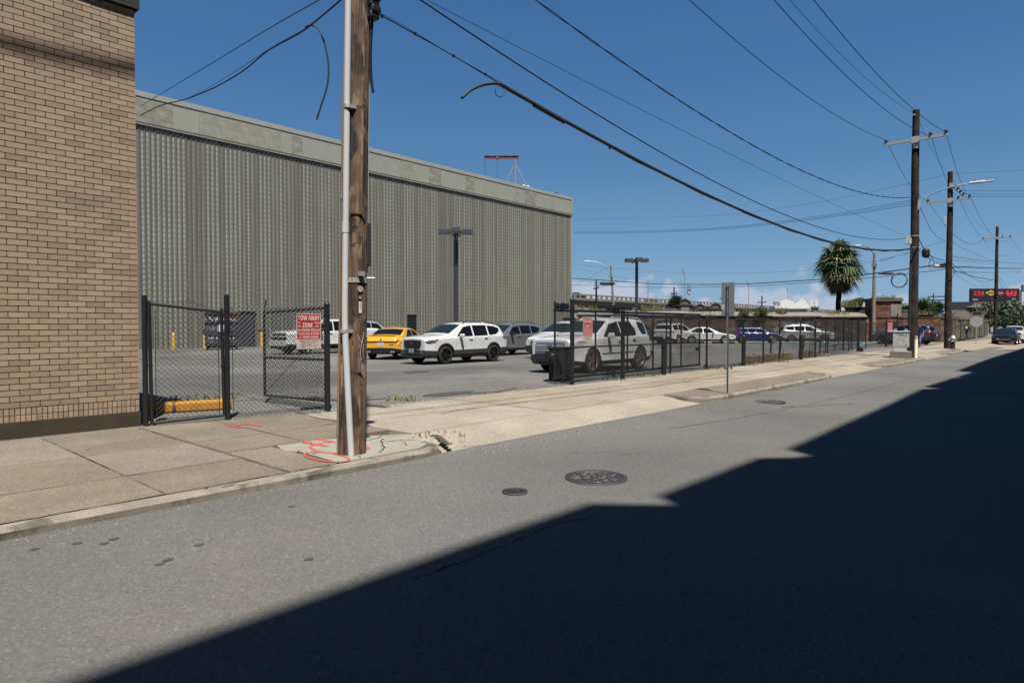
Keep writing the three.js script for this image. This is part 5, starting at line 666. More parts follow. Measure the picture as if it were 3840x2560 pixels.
  const topPatch = (nm, x0, x1, inset0, inset1, mat, up = 0.006) => { const p = [], ix = [], nx = 12, nz = 12; for (let i = 0; i <= nx; i++) { const x = mix(x0, x1, i / nx), t = yt(x), s = ys(x), e = Math.min(0.07, (t - s) * 0.5), wr = Math.max(0.05, sideZ(x, t - e)) - 0.04 - mix(inset0, inset1, i / nx), c = S.crown ?? 0.03; for (let j = 0; j <= nz; j++) { const z = mix(-wr, wr, j / nz), q = Math.abs(z) / (wr + 0.1); p.push(X(x), t + c * (1 - q ** 2) - (q > 0.55 ? 0.012 * ((q - 0.55) / 0.45) : 0) + up, z); } } for (let i = 0; i < nx; i++) for (let j = 0; j < nz; j++) { const a = i * (nz + 1) + j, b = a + nz + 1; ix.push(a, b, a + 1, b, b + 1, a + 1); } const g = new THREE.BufferGeometry(); g.setAttribute('position', new THREE.Float32BufferAttribute(p, 3)); g.setIndex(ix); g.computeVertexNormals(); const m = part(nm, [g], mat, o); return m; };
  topPatch('windshield', ...S.windshield, glassM); if (S.rearGlass) topPatch('rear_window', ...S.rearGlass, S.tint || tintM);
  (S.windows || []).forEach((r, i) => sidePatch('side_window', r, i === 0 ? (S.frontGlass || tintM) : (S.tint || tintM)));
  for (const r of S.seams || []) sidePatch('door_seam', [[r[0] - 0.004, r[2] ?? yb0(r[0]) + 0.16, r[1] ?? ys(r[0])], [r[0] + 0.004, r[2] ?? yb0(r[0]) + 0.16, r[1] ?? ys(r[0])]], M.blackMatte, [-1, 1], 0.002);
  for (const [x, y] of S.handles || []) for (const s of [-1, 1]) part('door_handle', [place(rbox(0.2, 0.035, 0.035, 0.014), X(x), y, s * (sideZ(x, y) + 0.02))], S.handleMat || S.paint, o);
  if (S.mirror) for (const s of [-1, 1]) { const [x, y] = S.mirror, m = part('mirror', [place(rbox(0.13, S.mirrorH || 0.14, 0.22, 0.045, 0, 0, 0, 3), X(x), y, s * (sideZ(x, ys(x)) + 0.13)), place(cbox(0.06, 0.04, 0.12), X(x), y - 0.05, s * (sideZ(x, ys(x)) + 0.02))], S.mirrorMat || S.paint, o); part('mirror_glass', [place(rbox(0.01, 0.1, 0.17, 0.004), X(x) - 0.066, y, s * (sideZ(x, ys(x)) + 0.13))], glassM, m); }
  for (const r of S.headlights || []) sidePatch('headlight', r, S.lampMat || lampClear, [-1, 1], 0.006); for (const r of S.sideMarkers || []) sidePatch('turn_signal', r, amber, [-1, 1], 0.009);
  for (const r of S.taillights || []) sidePatch('taillight', r, lampRed, [-1, 1], 0.006); for (const r of S.trims || []) sidePatch('side_trim', r, trimB, [-1, 1], 0.008); for (const r of S.chromes || []) sidePatch('chrome_trim', r, chromeM, [-1, 1], 0.008);
  if (S.rails) for (const s of [-1, 1]) { const [x0, x1] = S.rails, pts = []; for (let i = 0; i <= 10; i++) { const x = mix(x0, x1, i / 10), z = sideZ(x, yt(x) - 0.07) - 0.06; pts.push([X(x), yt(x) + (i === 0 || i === 10 ? -0.005 : 0.045), s * z]); } part('roof_rail', [tube(pts, 0.018, 6, 30)], S.railMat || trimB, o); }
  const face = (nm, g, mat, par = o) => part(nm, [g], mat, par);
  return { o, X, L, hw, yt, ys, sideZ, face, sidePatch, nose: L / 2, tail: -L / 2 };
}
// outline plate standing on the nose (dir 1) or tail (dir -1); points are [z, y], symmetric half given for z >= 0
const facePlate = (v, half, d, dir, off = 0.004) => { const pts = [...half.map(([z, y]) => [z, y]), ...[...half].reverse().map(([z, y]) => [-z, y])]; const g = plate(pts, d, Math.min(0.006, d * 0.3)); g.rotateY(dir > 0 ? Math.PI / 2 : -Math.PI / 2); g.translate(dir > 0 ? v.nose + off : v.tail - off, 0, 0); return g; };
const faceBox = (v, z0, z1, y0, y1, d, dir, off = 0.004, r = 0.01) => { const x = dir > 0 ? v.nose + off + d / 2 : v.tail - off - d / 2; return rbox(d, y1 - y0, z1 - z0, Math.min(r, d / 2.1), x, (y0 + y1) / 2, (z0 + z1) / 2); };
const textOn = (v, s, size, y, z, dir, off, depth = 0.01) => { const g = new TextGeometry(s, { font, size, depth, curveSegments: 3 }); g.computeBoundingBox(); const b = g.boundingBox; g.translate(-(b.max.x + b.min.x) / 2, 0, 0); g.rotateY(dir > 0 ? Math.PI / 2 : -Math.PI / 2); g.translate(dir > 0 ? v.nose + off : v.tail - off, y, z); return g; };
const numberPlate = (v, txt, y, z, dir, off, bg = '#c9ced6', fg = '#223') => { const g = new THREE.PlaneGeometry(0.3, 0.15); g.rotateY(dir > 0 ? Math.PI / 2 : -Math.PI / 2); g.translate(dir > 0 ? v.nose + off + 0.011 : v.tail - off - 0.011, y, z); const f = part('number_plate', [rbox(0.01, 0.16, 0.31, 0.004, dir > 0 ? v.nose + off + 0.005 : v.tail - off - 0.005, y, z)], chromeM, v.o); part('plate_face', [g], std(0xffffff, 0.5, { map: plateTex(txt, bg, fg) }), f); };
const WHITE = paintOf([0.62, 0.625, 0.62]), BLACK = phy([0.006, 0.007, 0.01], 0.3, { specularIntensity: 0.5, clearcoat: 0.35, clearcoatRoughness: 0.1 }), GREY = paintOf([0.16, 0.17, 0.185], 0.3), SILVER = paintOf([0.42, 0.44, 0.46], 0.45), YELLOW = paintOf([0.72, 0.36, 0.02]), BLUE = paintOf([0.012, 0.016, 0.16], 0.2), DARKGREY = paintOf([0.06, 0.065, 0.072], 0.35);
const LOT = 0.125, WEST = Math.PI, EAST = 0;

// spec families; x runs back from the nose
const suv = (over = {}) => ({ L: 4.63, wb: 2.72, fo: 0.95, wheelR: 0.36, width: [[0, 0.74], [0.1, 0.82], [0.35, 0.9], [0.9, 0.92], [3.8, 0.92], [4.4, 0.87], [4.63, 0.78]], top: [[0, 0.96], [0.06, 1.03], [0.5, 1.1], [1.12, 1.15], [1.9, 1.54], [2.3, 1.635], [3.3, 1.64], [4.0, 1.58], [4.25, 1.5], [4.5, 1.1], [4.6, 0.98], [4.63, 0.9]], belt: [[0, 0.93], [0.5, 1.0], [1.3, 1.04], [3.4, 1.1], [4.3, 1.12], [4.63, 0.88]], windshield: [1.22, 1.92, 0.02, 0.0], rearGlass: [4.27, 4.46, 0.04, 0.06], windows: [[[1.62, 1.07, 1.1], [2.05, 1.07, 1.46], [2.5, 1.08, 1.53]], [[2.58, 1.08, 1.53], [3.38, 1.11, 1.54]], [[3.46, 1.12, 1.53], [3.9, 1.16, 1.49], [4.15, 1.3, 1.42]]], seams: [[1.5], [2.54], [3.42, null, 0.75]], handles: [[2.32, 0.98], [3.2, 1.02]], mirror: [1.72, 1.12], rails: [2.1, 4.0], paint: WHITE, ...over });
const sedan = (over = {}) => ({ L: 4.85, wb: 2.8, fo: 0.93, wheelR: 0.335, width: [[0, 0.66], [0.1, 0.78], [0.4, 0.89], [1, 0.915], [3.9, 0.91], [4.6, 0.84], [4.85, 0.72]], top: [[0, 0.66], [0.1, 0.74], [0.7, 0.86], [1.3, 0.93], [2.15, 1.36], [2.6, 1.435], [3.2, 1.43], [3.7, 1.33], [4.3, 1.06], [4.75, 1.0], [4.82, 0.9], [4.85, 0.75]], belt: [[0, 0.6], [0.5, 0.76], [1.3, 0.87], [3.6, 0.94], [4.5, 0.96], [4.85, 0.72]], windshield: [1.38, 2.2, 0.02, 0], rearGlass: [3.62, 4.26, 0.02, 0.06], windows: [[[1.75, 0.92, 0.95], [2.2, 0.92, 1.29], [2.72, 0.94, 1.36]], [[2.8, 0.94, 1.36], [3.3, 0.96, 1.34], [3.8, 1.0, 1.06]]], seams: [[1.62], [2.76], [3.7, null, 0.7]], handles: [[2.5, 0.83], [3.5, 0.86]], mirror: [1.9, 0.97], paint: WHITE, tumble: 0.5, ...over });
const zc = z => z;
// white crossover with black trim (front centre)
{ const v = vehicle('crossover', 'white crossover with black wheels and black grille facing the entrance', 'car', [18.55, LOT, -19.85], WEST, suv({ flare: true, rim: gloss, spokes: 5, spokeStyle: 'split', headlights: [[[0.02, 0.86, 0.94], [0.12, 0.8, 0.97], [0.4, 0.86, 0.99], [0.56, 0.95, 0.99]]], sideMarkers: [[[0.36, 0.88, 0.96], [0.5, 0.93, 0.98]]], taillights: [[[4.28, 0.98, 1.1], [4.6, 0.9, 1.02]]], trims: [[[1.33, 0.38, 0.5], [3.3, 0.4, 0.52]]], lampMat: lampDark, clad: 5, frontGlass: tintM }));
  const gr = part('grille', [facePlate(v, [[0, 0.6], [0.36, 0.6], [0.44, 0.66], [0.52, 0.8], [0.5, 0.94], [0, 0.96]], 0.03, 1)], gloss, v.o); for (let i = 0; i < 6; i++) part('grille_bar', [faceBox(v, -0.44, 0.44, 0.65 + i * 0.05, 0.668 + i * 0.05, 0.02, 1, 0.034)], gloss, gr); part('maker_letters', [textOn(v, 'GMC', 0.075, 0.795, 0, 1, 0.054)], std([0.35, 0.1, 0.1], 0.25, { metalness: 0.8 }), gr);
  part('front_bumper', [facePlate(v, [[0, 0.27], [0.62, 0.27], [0.7, 0.36], [0.68, 0.5], [0.45, 0.52], [0, 0.5]], 0.05, 1, -0.01)], trimB, v.o); part('lower_intake', [faceBox(v, -0.42, 0.42, 0.38, 0.5, 0.02, 1, 0.042)], M.black, v.o); for (const s of [-1, 1]) part('fog_light', [faceBox(v, s * 0.58 - 0.1, s * 0.58 + 0.1, 0.42, 0.5, 0.02, 1, 0.03)], lampDark, v.o);
  const pl = part('number_plate', [faceBox(v, -0.16, 0.16, 0.46, 0.62, 0.012, 1, 0.06)], chromeM, v.o); part('plate_emblem', [rod([v.nose + 0.073, 0.54, 0], [v.nose + 0.077, 0.54, 0], 0.04, 0.04, 14)], std([0.1, 0.1, 0.11], 0.5), pl);
  part('inspection_sticker', [place(new THREE.CircleGeometry(0.035, 14), v.X(1.36), 1.235, 0.62, Math.PI / 2, 0, -0.0)], std([0.1, 0.45, 0.4], 0.6), v.o); part('antenna_fin', [place(rbox(0.2, 0.06, 0.05, 0.02), v.X(3.9), 1.64, 0)], WHITE, v.o); }
// white large SUV behind the gate (nearest)
{ const S = suv({ L: 4.86, wb: 2.86, fo: 0.98, wheelR: 0.385, width: [[0, 0.76], [0.08, 0.85], [0.4, 0.94], [1, 0.965], [4.1, 0.965], [4.6, 0.92], [4.86, 0.78]], top: [[0, 1.02], [0.06, 1.09], [0.6, 1.16], [1.3, 1.21], [2.1, 1.64], [2.5, 1.76], [3.6, 1.77], [4.4, 1.7], [4.56, 1.62], [4.8, 1.14], [4.86, 0.95]], belt: [[0, 0.98], [0.6, 1.06], [1.4, 1.1], [4.5, 1.17], [4.86, 0.93]], windshield: [1.4, 2.14, 0.02, 0], rearGlass: [4.57, 4.75, 0.03, 0.05], windows: [[[1.72, 1.14, 1.18], [2.2, 1.14, 1.56], [2.75, 1.15, 1.65]], [[2.82, 1.15, 1.65], [3.55, 1.17, 1.66], [3.72, 1.2, 1.4]], [[3.98, 1.42, 1.65], [4.1, 1.2, 1.65], [4.45, 1.22, 1.6]]], seams: [[1.6], [2.78], [3.7, null, 0.8]], handles: [[2.55, 1.0], [3.45, 1.04]], mirror: [1.85, 1.19], mirrorH: 0.18, rails: [2.4, 4.5], railMat: WHITE, rim: bronzeM, spokes: 5, spokeStyle: 'split', handleMat: chromeM, headlights: [[[0.02, 0.82, 1.0], [0.2, 0.8, 1.0], [0.45, 0.9, 1.0]]], sideMarkers: [[[0.25, 0.97, 1.03], [0.62, 1.0, 1.04]]], taillights: [[[4.52, 1.0, 1.2], [4.82, 0.96, 1.1]]], chromes: [[[1.5, 0.58, 0.62], [3.7, 0.6, 0.64]]] });
  const v = vehicle('large_suv', 'large white SUV with chrome mesh grille behind the sliding gate', 'car', [18.4, LOT, -12.75], WEST, S);
  const gr = part('grille', [facePlate(v, [[0, 0.68], [0.5, 0.68], [0.56, 0.74], [0.58, 0.98], [0, 1.0]], 0.03, 1)], std([0.2, 0.205, 0.21], 0.35, { metalness: 0.6 }), v.o); for (const y of [0.7, 0.95]) part('chrome_mesh', [faceBox(v, -0.55, 0.55, y, y + 0.05, 0.02, 1, 0.036)], std(0xffffff, 0.25, { metalness: 0.6, map: tex(128, 16, (u, q) => ((u * 32 + (q > 0.5 ? 0.5 : 0)) % 1 < 0.5 ? [215, 215, 220] : [90, 90, 95])) }), gr); for (const [y, h] of [[0.78, 0.035], [0.84, 0.07], [0.9, 0.03]]) part('chrome_bar', [faceBox(v, -0.56, 0.56, y, y + h, 0.02, 1, 0.038)], chromeM, gr);
  const bd = part('badge', [rod([v.nose + 0.05, 0.875, 0], [v.nose + 0.072, 0.875, 0], 0.1, 0.1, 24).scale(1, 1, 1)], std([0.012, 0.03, 0.13], 0.25), gr); bd.geometry.translate(0, -0.875, 0); bd.geometry.scale(1, 0.46, 1.1); bd.geometry.translate(0, 0.875, 0); part('badge_letters', [textOn(v, 'Ford', 0.055, 0.855, 0, 1, 0.072, 0.006)], chromeM, bd);
  part('front_bumper', [facePlate(v, [[0, 0.28], [0.66, 0.28], [0.78, 0.42], [0.76, 0.58], [0.5, 0.62], [0, 0.62]], 0.06, 1, -0.02)], trimB, v.o); part('lower_intake', [faceBox(v, -0.5, 0.5, 0.36, 0.48, 0.02, 1, 0.042)], M.black, v.o); part('plate_holder', [faceBox(v, -0.17, 0.17, 0.5, 0.68, 0.02, 1, 0.046)], M.black, v.o); part('rear_bumper_step', [box(v.tail - 0.04, v.tail + 0.1, 0.4, 0.62, -0.85, 0.85)], trimB, v.o);
  part('windshield_paper', [place(new THREE.PlaneGeometry(0.12, 0.3), v.X(1.72), 1.475, 0.45, Math.PI / 2, 0, 0)].map(g => g), std([0.55, 0.75, 0.68], 0.7), v.o).rotation.set(0, 0, 0); }
// yellow sedan seen from behind
{ const v = vehicle('yellow_sedan', 'yellow sports sedan seen from behind with black lower bumper', 'car', [19.5, LOT, -24.8], 0.54, sedan({ L: 4.7, paint: YELLOW, tint: tintM, rim: alloyM, spokes: 10, top: [[0, 0.66], [0.1, 0.74], [0.7, 0.86], [1.3, 0.93], [2.1, 1.34], [2.5, 1.42], [3.05, 1.42], [3.5, 1.33], [4.12, 1.08], [4.5, 1.05], [4.6, 1.06], [4.66, 0.9], [4.7, 0.7]], width: [[0, 0.66], [0.1, 0.78], [0.4, 0.9], [1, 0.92], [3.6, 0.935], [4.4, 0.9], [4.7, 0.82]], belt: [[0, 0.6], [0.5, 0.76], [1.3, 0.87], [3.4, 0.94], [4.3, 0.98], [4.7, 0.68]], rearGlass: [3.46, 4.08, 0.02, 0.08], windows: [[[1.75, 0.92, 0.95], [2.15, 0.92, 1.28], [2.65, 0.94, 1.35]], [[2.73, 0.94, 1.35], [3.1, 0.96, 1.33], [3.62, 1.02, 1.05]]], taillights: [[[4.25, 0.82, 0.84], [4.55, 0.78, 0.88], [4.66, 0.8, 0.86]]], headlights: [[[0.1, 0.6, 0.68], [0.5, 0.66, 0.74]]] }));
  part('light_bar', [faceBox(v, -0.78, 0.78, 0.78, 0.83, 0.03, -1, -0.01)], phy([0.05, 0.006, 0.008], 0.12, { clearcoat: 1 }), v.o); part('spoiler', [rbox(0.12, 0.02, 1.3, 0.008, v.tail + 0.16, 1.105, 0)], YELLOW, v.o); part('black_diffuser', [facePlate(v, [[0, 0.3], [0.6, 0.3], [0.8, 0.42], [0.72, 0.52], [0, 0.54]], 0.06, -1, -0.02)], gloss, v.o); numberPlate(v, '418·JEL', 0.69, 0, -1, 0.0); for (const z of [-0.62, -0.52, 0.52, 0.62]) part('tailpipe', [rod([v.tail - 0.06, 0.36, z], [v.tail + 0.1, 0.36, z], 0.045, 0.045, 12)], chromeM, v.o); part('badge', [rod([v.tail - 0.012, 0.93, 0], [v.tail + 0.01, 0.93, 0], 0.045, 0.045, 16)], chromeM, v.o); part('antenna_fin', [place(rbox(0.16, 0.05, 0.04, 0.018), v.X(3.25), 1.45, 0)], YELLOW, v.o); part('deck_trim', [rbox(0.01, 0.03, 0.2, 0.004, v.tail - 0.004, 0.68, 0.5)], gloss, v.o); }
// grey crossover, white van, white pickup, silver SUV behind it
{ const v = vehicle('grey_crossover', 'grey crossover parked between the white crossover and white van', 'car', [25.5, LOT, -23.3], WEST, suv({ L: 4.8, paint: GREY, flare: true, rim: gloss, spokes: 5, spokeStyle: 'split', top: [[0, 0.94], [0.06, 1.0], [0.5, 1.07], [1.15, 1.13], [1.95, 1.55], [2.4, 1.66], [3.4, 1.66], [4.2, 1.58], [4.4, 1.5], [4.66, 1.1], [4.8, 0.92]], width: [[0, 0.76], [0.1, 0.84], [0.4, 0.92], [0.9, 0.94], [4, 0.94], [4.5, 0.9], [4.8, 0.8]], mirrorMat: gloss, headlights: [[[0.02, 0.82, 0.92], [0.35, 0.86, 0.95]]], taillights: [[[4.4, 0.95, 1.08], [4.75, 0.9, 1.0]]], handleMat: chromeM })); part('grille', [faceBox(v, -0.5, 0.5, 0.68, 0.88, 0.03, 1)], gloss, v.o); part('front_bumper', [faceBox(v, -0.68, 0.68, 0.3, 0.5, 0.04, 1)], trimB, v.o); part('windshield_sticker', [place(new THREE.PlaneGeometry(0.1, 0.06), v.X(1.34), 1.25, 0.62, Math.PI / 2)], std([0.5, 0.62, 0.55], 0.6), v.o); }
{ const v = vehicle('minivan', 'white minivan with a black bumper and an amber roof light bar', 'car', [25.6, LOT, -19.2], WEST, suv({ L: 5.0, wb: 3.0, fo: 0.98, wheelR: 0.34, paint: WHITE, rails: null, rim: alloyM, top: [[0, 0.86], [0.08, 0.95], [0.6, 1.08], [1.0, 1.15], [1.85, 1.6], [2.3, 1.73], [3.6, 1.76], [4.6, 1.7], [4.8, 1.55], [4.95, 1.0], [5, 0.85]], belt: [[0, 0.82], [0.5, 0.95], [1.1, 1.04], [4.6, 1.1], [5, 0.82]], windshield: [1.1, 1.88, 0.02, 0], rearGlass: [4.8, 4.9, 0.05, 0.06], windows: [[[1.5, 1.08, 1.12], [1.95, 1.08, 1.52], [2.5, 1.09, 1.62]], [[2.58, 1.09, 1.62], [3.5, 1.1, 1.64]], [[3.58, 1.1, 1.64], [4.6, 1.13, 1.6]]], seams: [[1.4], [2.54], [3.54]], mirror: [1.6, 1.12], headlights: [[[0.04, 0.74, 0.9], [0.3, 0.78, 0.98], [0.5, 0.9, 1.0]]], lampMat: phy([0.42, 0.4, 0.3], 0.3), taillights: [[[4.6, 1.0, 1.5], [4.9, 1.0, 1.3]]] })); part('grille', [facePlate(v, [[0, 0.66], [0.36, 0.66], [0.42, 0.8], [0, 0.82]], 0.03, 1)], gloss, v.o); part('front_bumper', [facePlate(v, [[0, 0.28], [0.62, 0.28], [0.72, 0.4], [0.7, 0.6], [0, 0.62]], 0.05, 1, -0.01)], trimB, v.o); numberPlate(v, 'C41 118', 0.5, 0.12, 1, 0.045); part('emblem', [rod([v.nose + 0.03, 0.76, 0], [v.nose + 0.045, 0.76, 0], 0.06, 0.06, 16)], chromeM, v.o); const lb = part('light_bar', [rbox(0.24, 0.11, 0.95, 0.03, v.X(2.5), 1.87, 0)], M.black, v.o); for (const z of [-0.42, 0.42]) part('amber_lens', [rbox(0.25, 0.1, 0.14, 0.03, v.X(2.5), 1.872, z * 1.04)], amber, lb); part('bar_foot', [cbox(0.1, 0.06, 0.7, v.X(2.5), 1.79, 0)], M.black, lb); }
{ const v = vehicle('pickup_truck', 'white pickup truck facing left behind the fence and near pole', 'truck', [20.3, LOT, -32.4], WEST, suv({ L: 5.85, wb: 3.7, fo: 1.0, wheelR: 0.4, paint: WHITE, rails: null, rim: chromeM, spokes: 6, width: [[0, 0.88], [0.06, 0.96], [0.4, 1.01], [5.7, 1.01], [5.85, 0.98]], top: [[0, 1.12], [0.06, 1.2], [0.8, 1.28], [1.45, 1.32], [2.05, 1.78], [2.4, 1.88], [3.6, 1.88], [3.95, 1.82], [4.12, 1.4], [4.2, 1.38], [5.8, 1.38], [5.85, 1.3]], belt: [[0, 1.08], [1.3, 1.18], [4, 1.22], [4.2, 1.32], [5.85, 1.32]], under: [[0, 0.42], [0.6, 0.38], [5.3, 0.4], [5.85, 0.5]], windshield: [1.52, 2.1, 0.02, 0], rearGlass: [3.98, 4.08, 0.06, 0.06], windows: [[[1.75, 1.22, 1.3], [2.12, 1.22, 1.7], [2.75, 1.24, 1.78]], [[2.82, 1.24, 1.78], [3.6, 1.25, 1.78], [3.85, 1.26, 1.7]]], seams: [[1.62], [2.78], [3.9], [4.18]], handles: [[2.55, 1.12], [3.6, 1.13]], mirror: [1.85, 1.32], mirrorH: 0.26, mirrorMat: gloss, headlights: [[[0.02, 0.98, 1.1], [0.4, 1.0, 1.12]]], taillights: [[[5.7, 0.9, 1.3], [5.84, 0.9, 1.3]]], tumble: 0.3 })); part('grille', [faceBox(v, -0.72, 0.72, 0.98, 1.1, 0.03, 1)], gloss, v.o); part('grille', [faceBox(v, -0.78, 0.78, 0.78, 0.92, 0.03, 1)], gloss, v.o); part('chrome_bar', [faceBox(v, -0.8, 0.8, 0.92, 0.98, 0.04, 1)], WHITE, v.o); part('emblem', [faceBox(v, -0.13, 0.13, 0.925, 0.975, 0.02, 1, 0.042)], std([0.35, 0.22, 0.06], 0.4), v.o); part('front_bumper', [facePlate(v, [[0, 0.45], [0.88, 0.45], [0.92, 0.55], [0.9, 0.72], [0, 0.74]], 0.14, 1, -0.02)], WHITE, v.o); part('lower_valance', [faceBox(v, -0.8, 0.8, 0.3, 0.46, 0.08, 1)], M.black, v.o); }
{ const v = vehicle('silver_suv', 'silver SUV mostly hidden behind the white pickup bed', 'car', [24.9, LOT, -35.2], EAST, suv({ paint: SILVER, L: 4.9, top: [[0, 1.06], [0.06, 1.12], [0.6, 1.18], [1.2, 1.22], [1.9, 1.74], [2.3, 1.84], [3.6, 1.85], [4.5, 1.78], [4.75, 1.3], [4.9, 1.0]], belt: [[0, 1.02], [1.3, 1.12], [4.6, 1.2], [4.9, 0.95]], windshield: [1.28, 1.92, 0.02, 0], rearGlass: [4.5, 4.7, 0.04, 0.05], windows: [[[1.6, 1.16, 1.2], [2.0, 1.16, 1.66], [2.5, 1.17, 1.73]], [[2.58, 1.17, 1.73], [3.4, 1.18, 1.74]]], mirror: [1.7, 1.24], mirrorMat: chromeM, width: [[0, 0.78], [0.1, 0.88], [0.4, 0.96], [4.4, 0.96], [4.9, 0.84]], headlights: [[[0.04, 0.9, 1.02], [0.4, 0.95, 1.06]]], taillights: [[[4.5, 1.0, 1.3], [4.85, 1.0, 1.2]]] })); part('grille', [faceBox(v, -0.5, 0.5, 0.72, 0.95, 0.03, 1)], gloss, v.o); }
// far row
{ const v = vehicle('large_suv', 'white SUV seen from behind beyond the fence with silver wheels', 'car', [52.9, LOT, -27.9], EAST, suv({ L: 5.0, wb: 2.95, fo: 0.95, wheelR: 0.38, width: [[0, 0.8], [0.1, 0.9], [0.5, 1.0], [4.3, 1.0], [4.8, 0.97], [5, 0.9]], top: [[0, 1.0], [0.06, 1.08], [0.6, 1.16], [1.35, 1.2], [2.15, 1.62], [2.6, 1.76], [3.7, 1.77], [4.55, 1.7], [4.72, 1.6], [4.92, 1.2], [5, 1.0]], belt: [[0, 0.96], [1.4, 1.1], [4.7, 1.18], [5, 0.98]], windshield: [1.45, 2.2, 0.02, 0], rearGlass: [4.7, 4.9, 0.03, 0.04], windows: [[[1.75, 1.14, 1.18], [2.25, 1.14, 1.55], [2.8, 1.15, 1.65]], [[2.88, 1.15, 1.65], [3.6, 1.17, 1.66]], [[3.7, 1.17, 1.65], [4.5, 1.22, 1.6]]], taillights: [[[4.62, 0.98, 1.14], [4.97, 0.98, 1.12]]], rim: chromeM, trims: [[[1.4, 0.36, 0.5], [3.6, 0.36, 0.5]]] })); part('rear_bumper', [faceBox(v, -0.84, 0.84, 0.4, 0.62, 0.06, -1, -0.01)], trimB, v.o); for (const s of [-1, 1]) part('rear_lamp', [faceBox(v, s * 0.7 - 0.16, s * 0.7 + 0.16, 0.98, 1.1, 0.03, -1, -0.005)], lampRed, v.o); part('tailgate_strip', [faceBox(v, -0.5, 0.5, 1.06, 1.12, 0.02, -1, 0)], chromeM, v.o); numberPlate(v, '612 KRO', 0.86, 0, -1, 0); }
{ const v = vehicle('dark_pickup', 'dark pickup tail half hidden left of the far white SUV', 'truck', [53.0, LOT, -32.0], EAST, suv({ L: 5.6, wb: 3.4, fo: 1, wheelR: 0.38, paint: DARKGREY, rails: null, width: [[0, 0.86], [0.3, 0.98], [5.5, 0.98], [5.6, 0.96]], top: [[0, 1.05], [0.06, 1.12], [1.4, 1.22], [2, 1.68], [2.4, 1.78], [3.5, 1.78], [3.8, 1.7], [4, 1.3], [5.55, 1.28], [5.6, 1.2]], belt: [[0, 1.0], [4, 1.18], [5.6, 1.2]], windshield: [1.48, 2.05, 0.02, 0], windows: [[[1.7, 1.2, 1.24], [2.1, 1.2, 1.62], [3.5, 1.22, 1.68]]], taillights: [[[5.4, 0.85, 1.18], [5.58, 0.85, 1.18]]] })); part('rear_bumper', [faceBox(v, -0.9, 0.9, 0.42, 0.6, 0.12, -1, 0)], chromeM, v.o); }
const ROW = Math.atan2(-0.865, 0.5), rowPos = (s, off) => [72 - 0.5 * s - 0.865 * off, LOT, -10.9 - 0.865 * s + 0.5 * off];

{ const v = vehicle('white_sedan', 'white sedan parked side-on ahead of the far white SUV', 'car', [54.29, LOT, -25.66], ROW, sedan({ headlights: [[[0.06, 0.6, 0.64], [0.3, 0.63, 0.7], [0.6, 0.71, 0.74]]], taillights: [[[4.4, 0.78, 0.86], [4.82, 0.72, 0.82]]], spokes: 10 })); part('grille', [faceBox(v, -0.5, 0.5, 0.46, 0.62, 0.03, 1)], gloss, v.o); part('lower_intake', [faceBox(v, -0.5, 0.5, 0.28, 0.4, 0.03, 1)], M.black, v.o); }
{ const v = vehicle('blue_hatchback', 'dark blue hatchback with a dark roof parked before the wall', 'car', [57.81, LOT, -22.49], ROW, suv({ L: 4.0, wb: 2.57, fo: 0.75, wheelR: 0.32, paint: BLUE, rails: null, flare: true, width: [[0, 0.66], [0.1, 0.76], [0.35, 0.85], [0.8, 0.865], [3.5, 0.86], [3.85, 0.8], [4, 0.72]], top: [[0, 0.78], [0.08, 0.86], [0.5, 0.93], [1.05, 0.98], [1.6, 1.34], [1.9, 1.4], [3.3, 1.4], [3.6, 1.33], [3.9, 0.96], [4, 0.8]], belt: [[0, 0.74], [0.5, 0.84], [1.2, 0.9], [3.6, 0.94], [4, 0.78]], windshield: [1.12, 1.62, 0.02, 0], rearGlass: [3.58, 3.82, 0.04, 0.05], windows: [[[1.35, 0.94, 0.98], [1.68, 0.94, 1.28], [2.2, 0.95, 1.32]], [[2.27, 0.95, 1.32], [2.85, 0.96, 1.32]], [[2.92, 0.96, 1.32], [3.5, 0.98, 1.28]]], seams: [[1.3], [2.24], [2.88]], handles: [[2.08, 0.84], [2.75, 0.86]], handleMat: chromeM, mirror: [1.5, 0.97], mirrorMat: gloss, headlights: [[[0.1, 0.68, 0.8], [0.28, 0.66, 0.84], [0.42, 0.72, 0.8]]], taillights: [[[3.7, 0.72, 0.9], [3.95, 0.72, 0.86]]] })); part('grille', [faceBox(v, -0.42, 0.42, 0.5, 0.7, 0.03, 1)], gloss, v.o); }
{ const v = vehicle('silver_crossover', 'silver crossover parked before the wall behind the fence', 'car', [61.05, LOT, -19.35], ROW, suv({ paint: SILVER, L: 4.57, railMat: SILVER, headlights: [[[0.04, 0.78, 0.84], [0.3, 0.82, 0.92], [0.55, 0.92, 0.97]]], taillights: [[[4.2, 0.96, 1.06], [4.54, 0.94, 1.02]]], trims: [[[0.6, 0.36, 0.46], [3.9, 0.36, 0.46]]], width: [[0, 0.74], [0.1, 0.82], [0.35, 0.9], [0.9, 0.92], [3.8, 0.92], [4.35, 0.87], [4.57, 0.78]], top: [[0, 0.86], [0.06, 0.92], [0.5, 1.03], [1.05, 1.1], [1.9, 1.54], [2.3, 1.65], [3.3, 1.65], [4.0, 1.57], [4.25, 1.47], [4.46, 1.08], [4.57, 0.88]] })); part('grille', [faceBox(v, -0.5, 0.5, 0.66, 0.78, 0.03, 1)], gloss, v.o); part('lower_intake', [faceBox(v, -0.55, 0.55, 0.4, 0.56, 0.03, 1)], M.black, v.o); part('antenna_fin', [place(rbox(0.16, 0.06, 0.05, 0.02), v.X(3.9), 1.64, 0)], SILVER, v.o); }
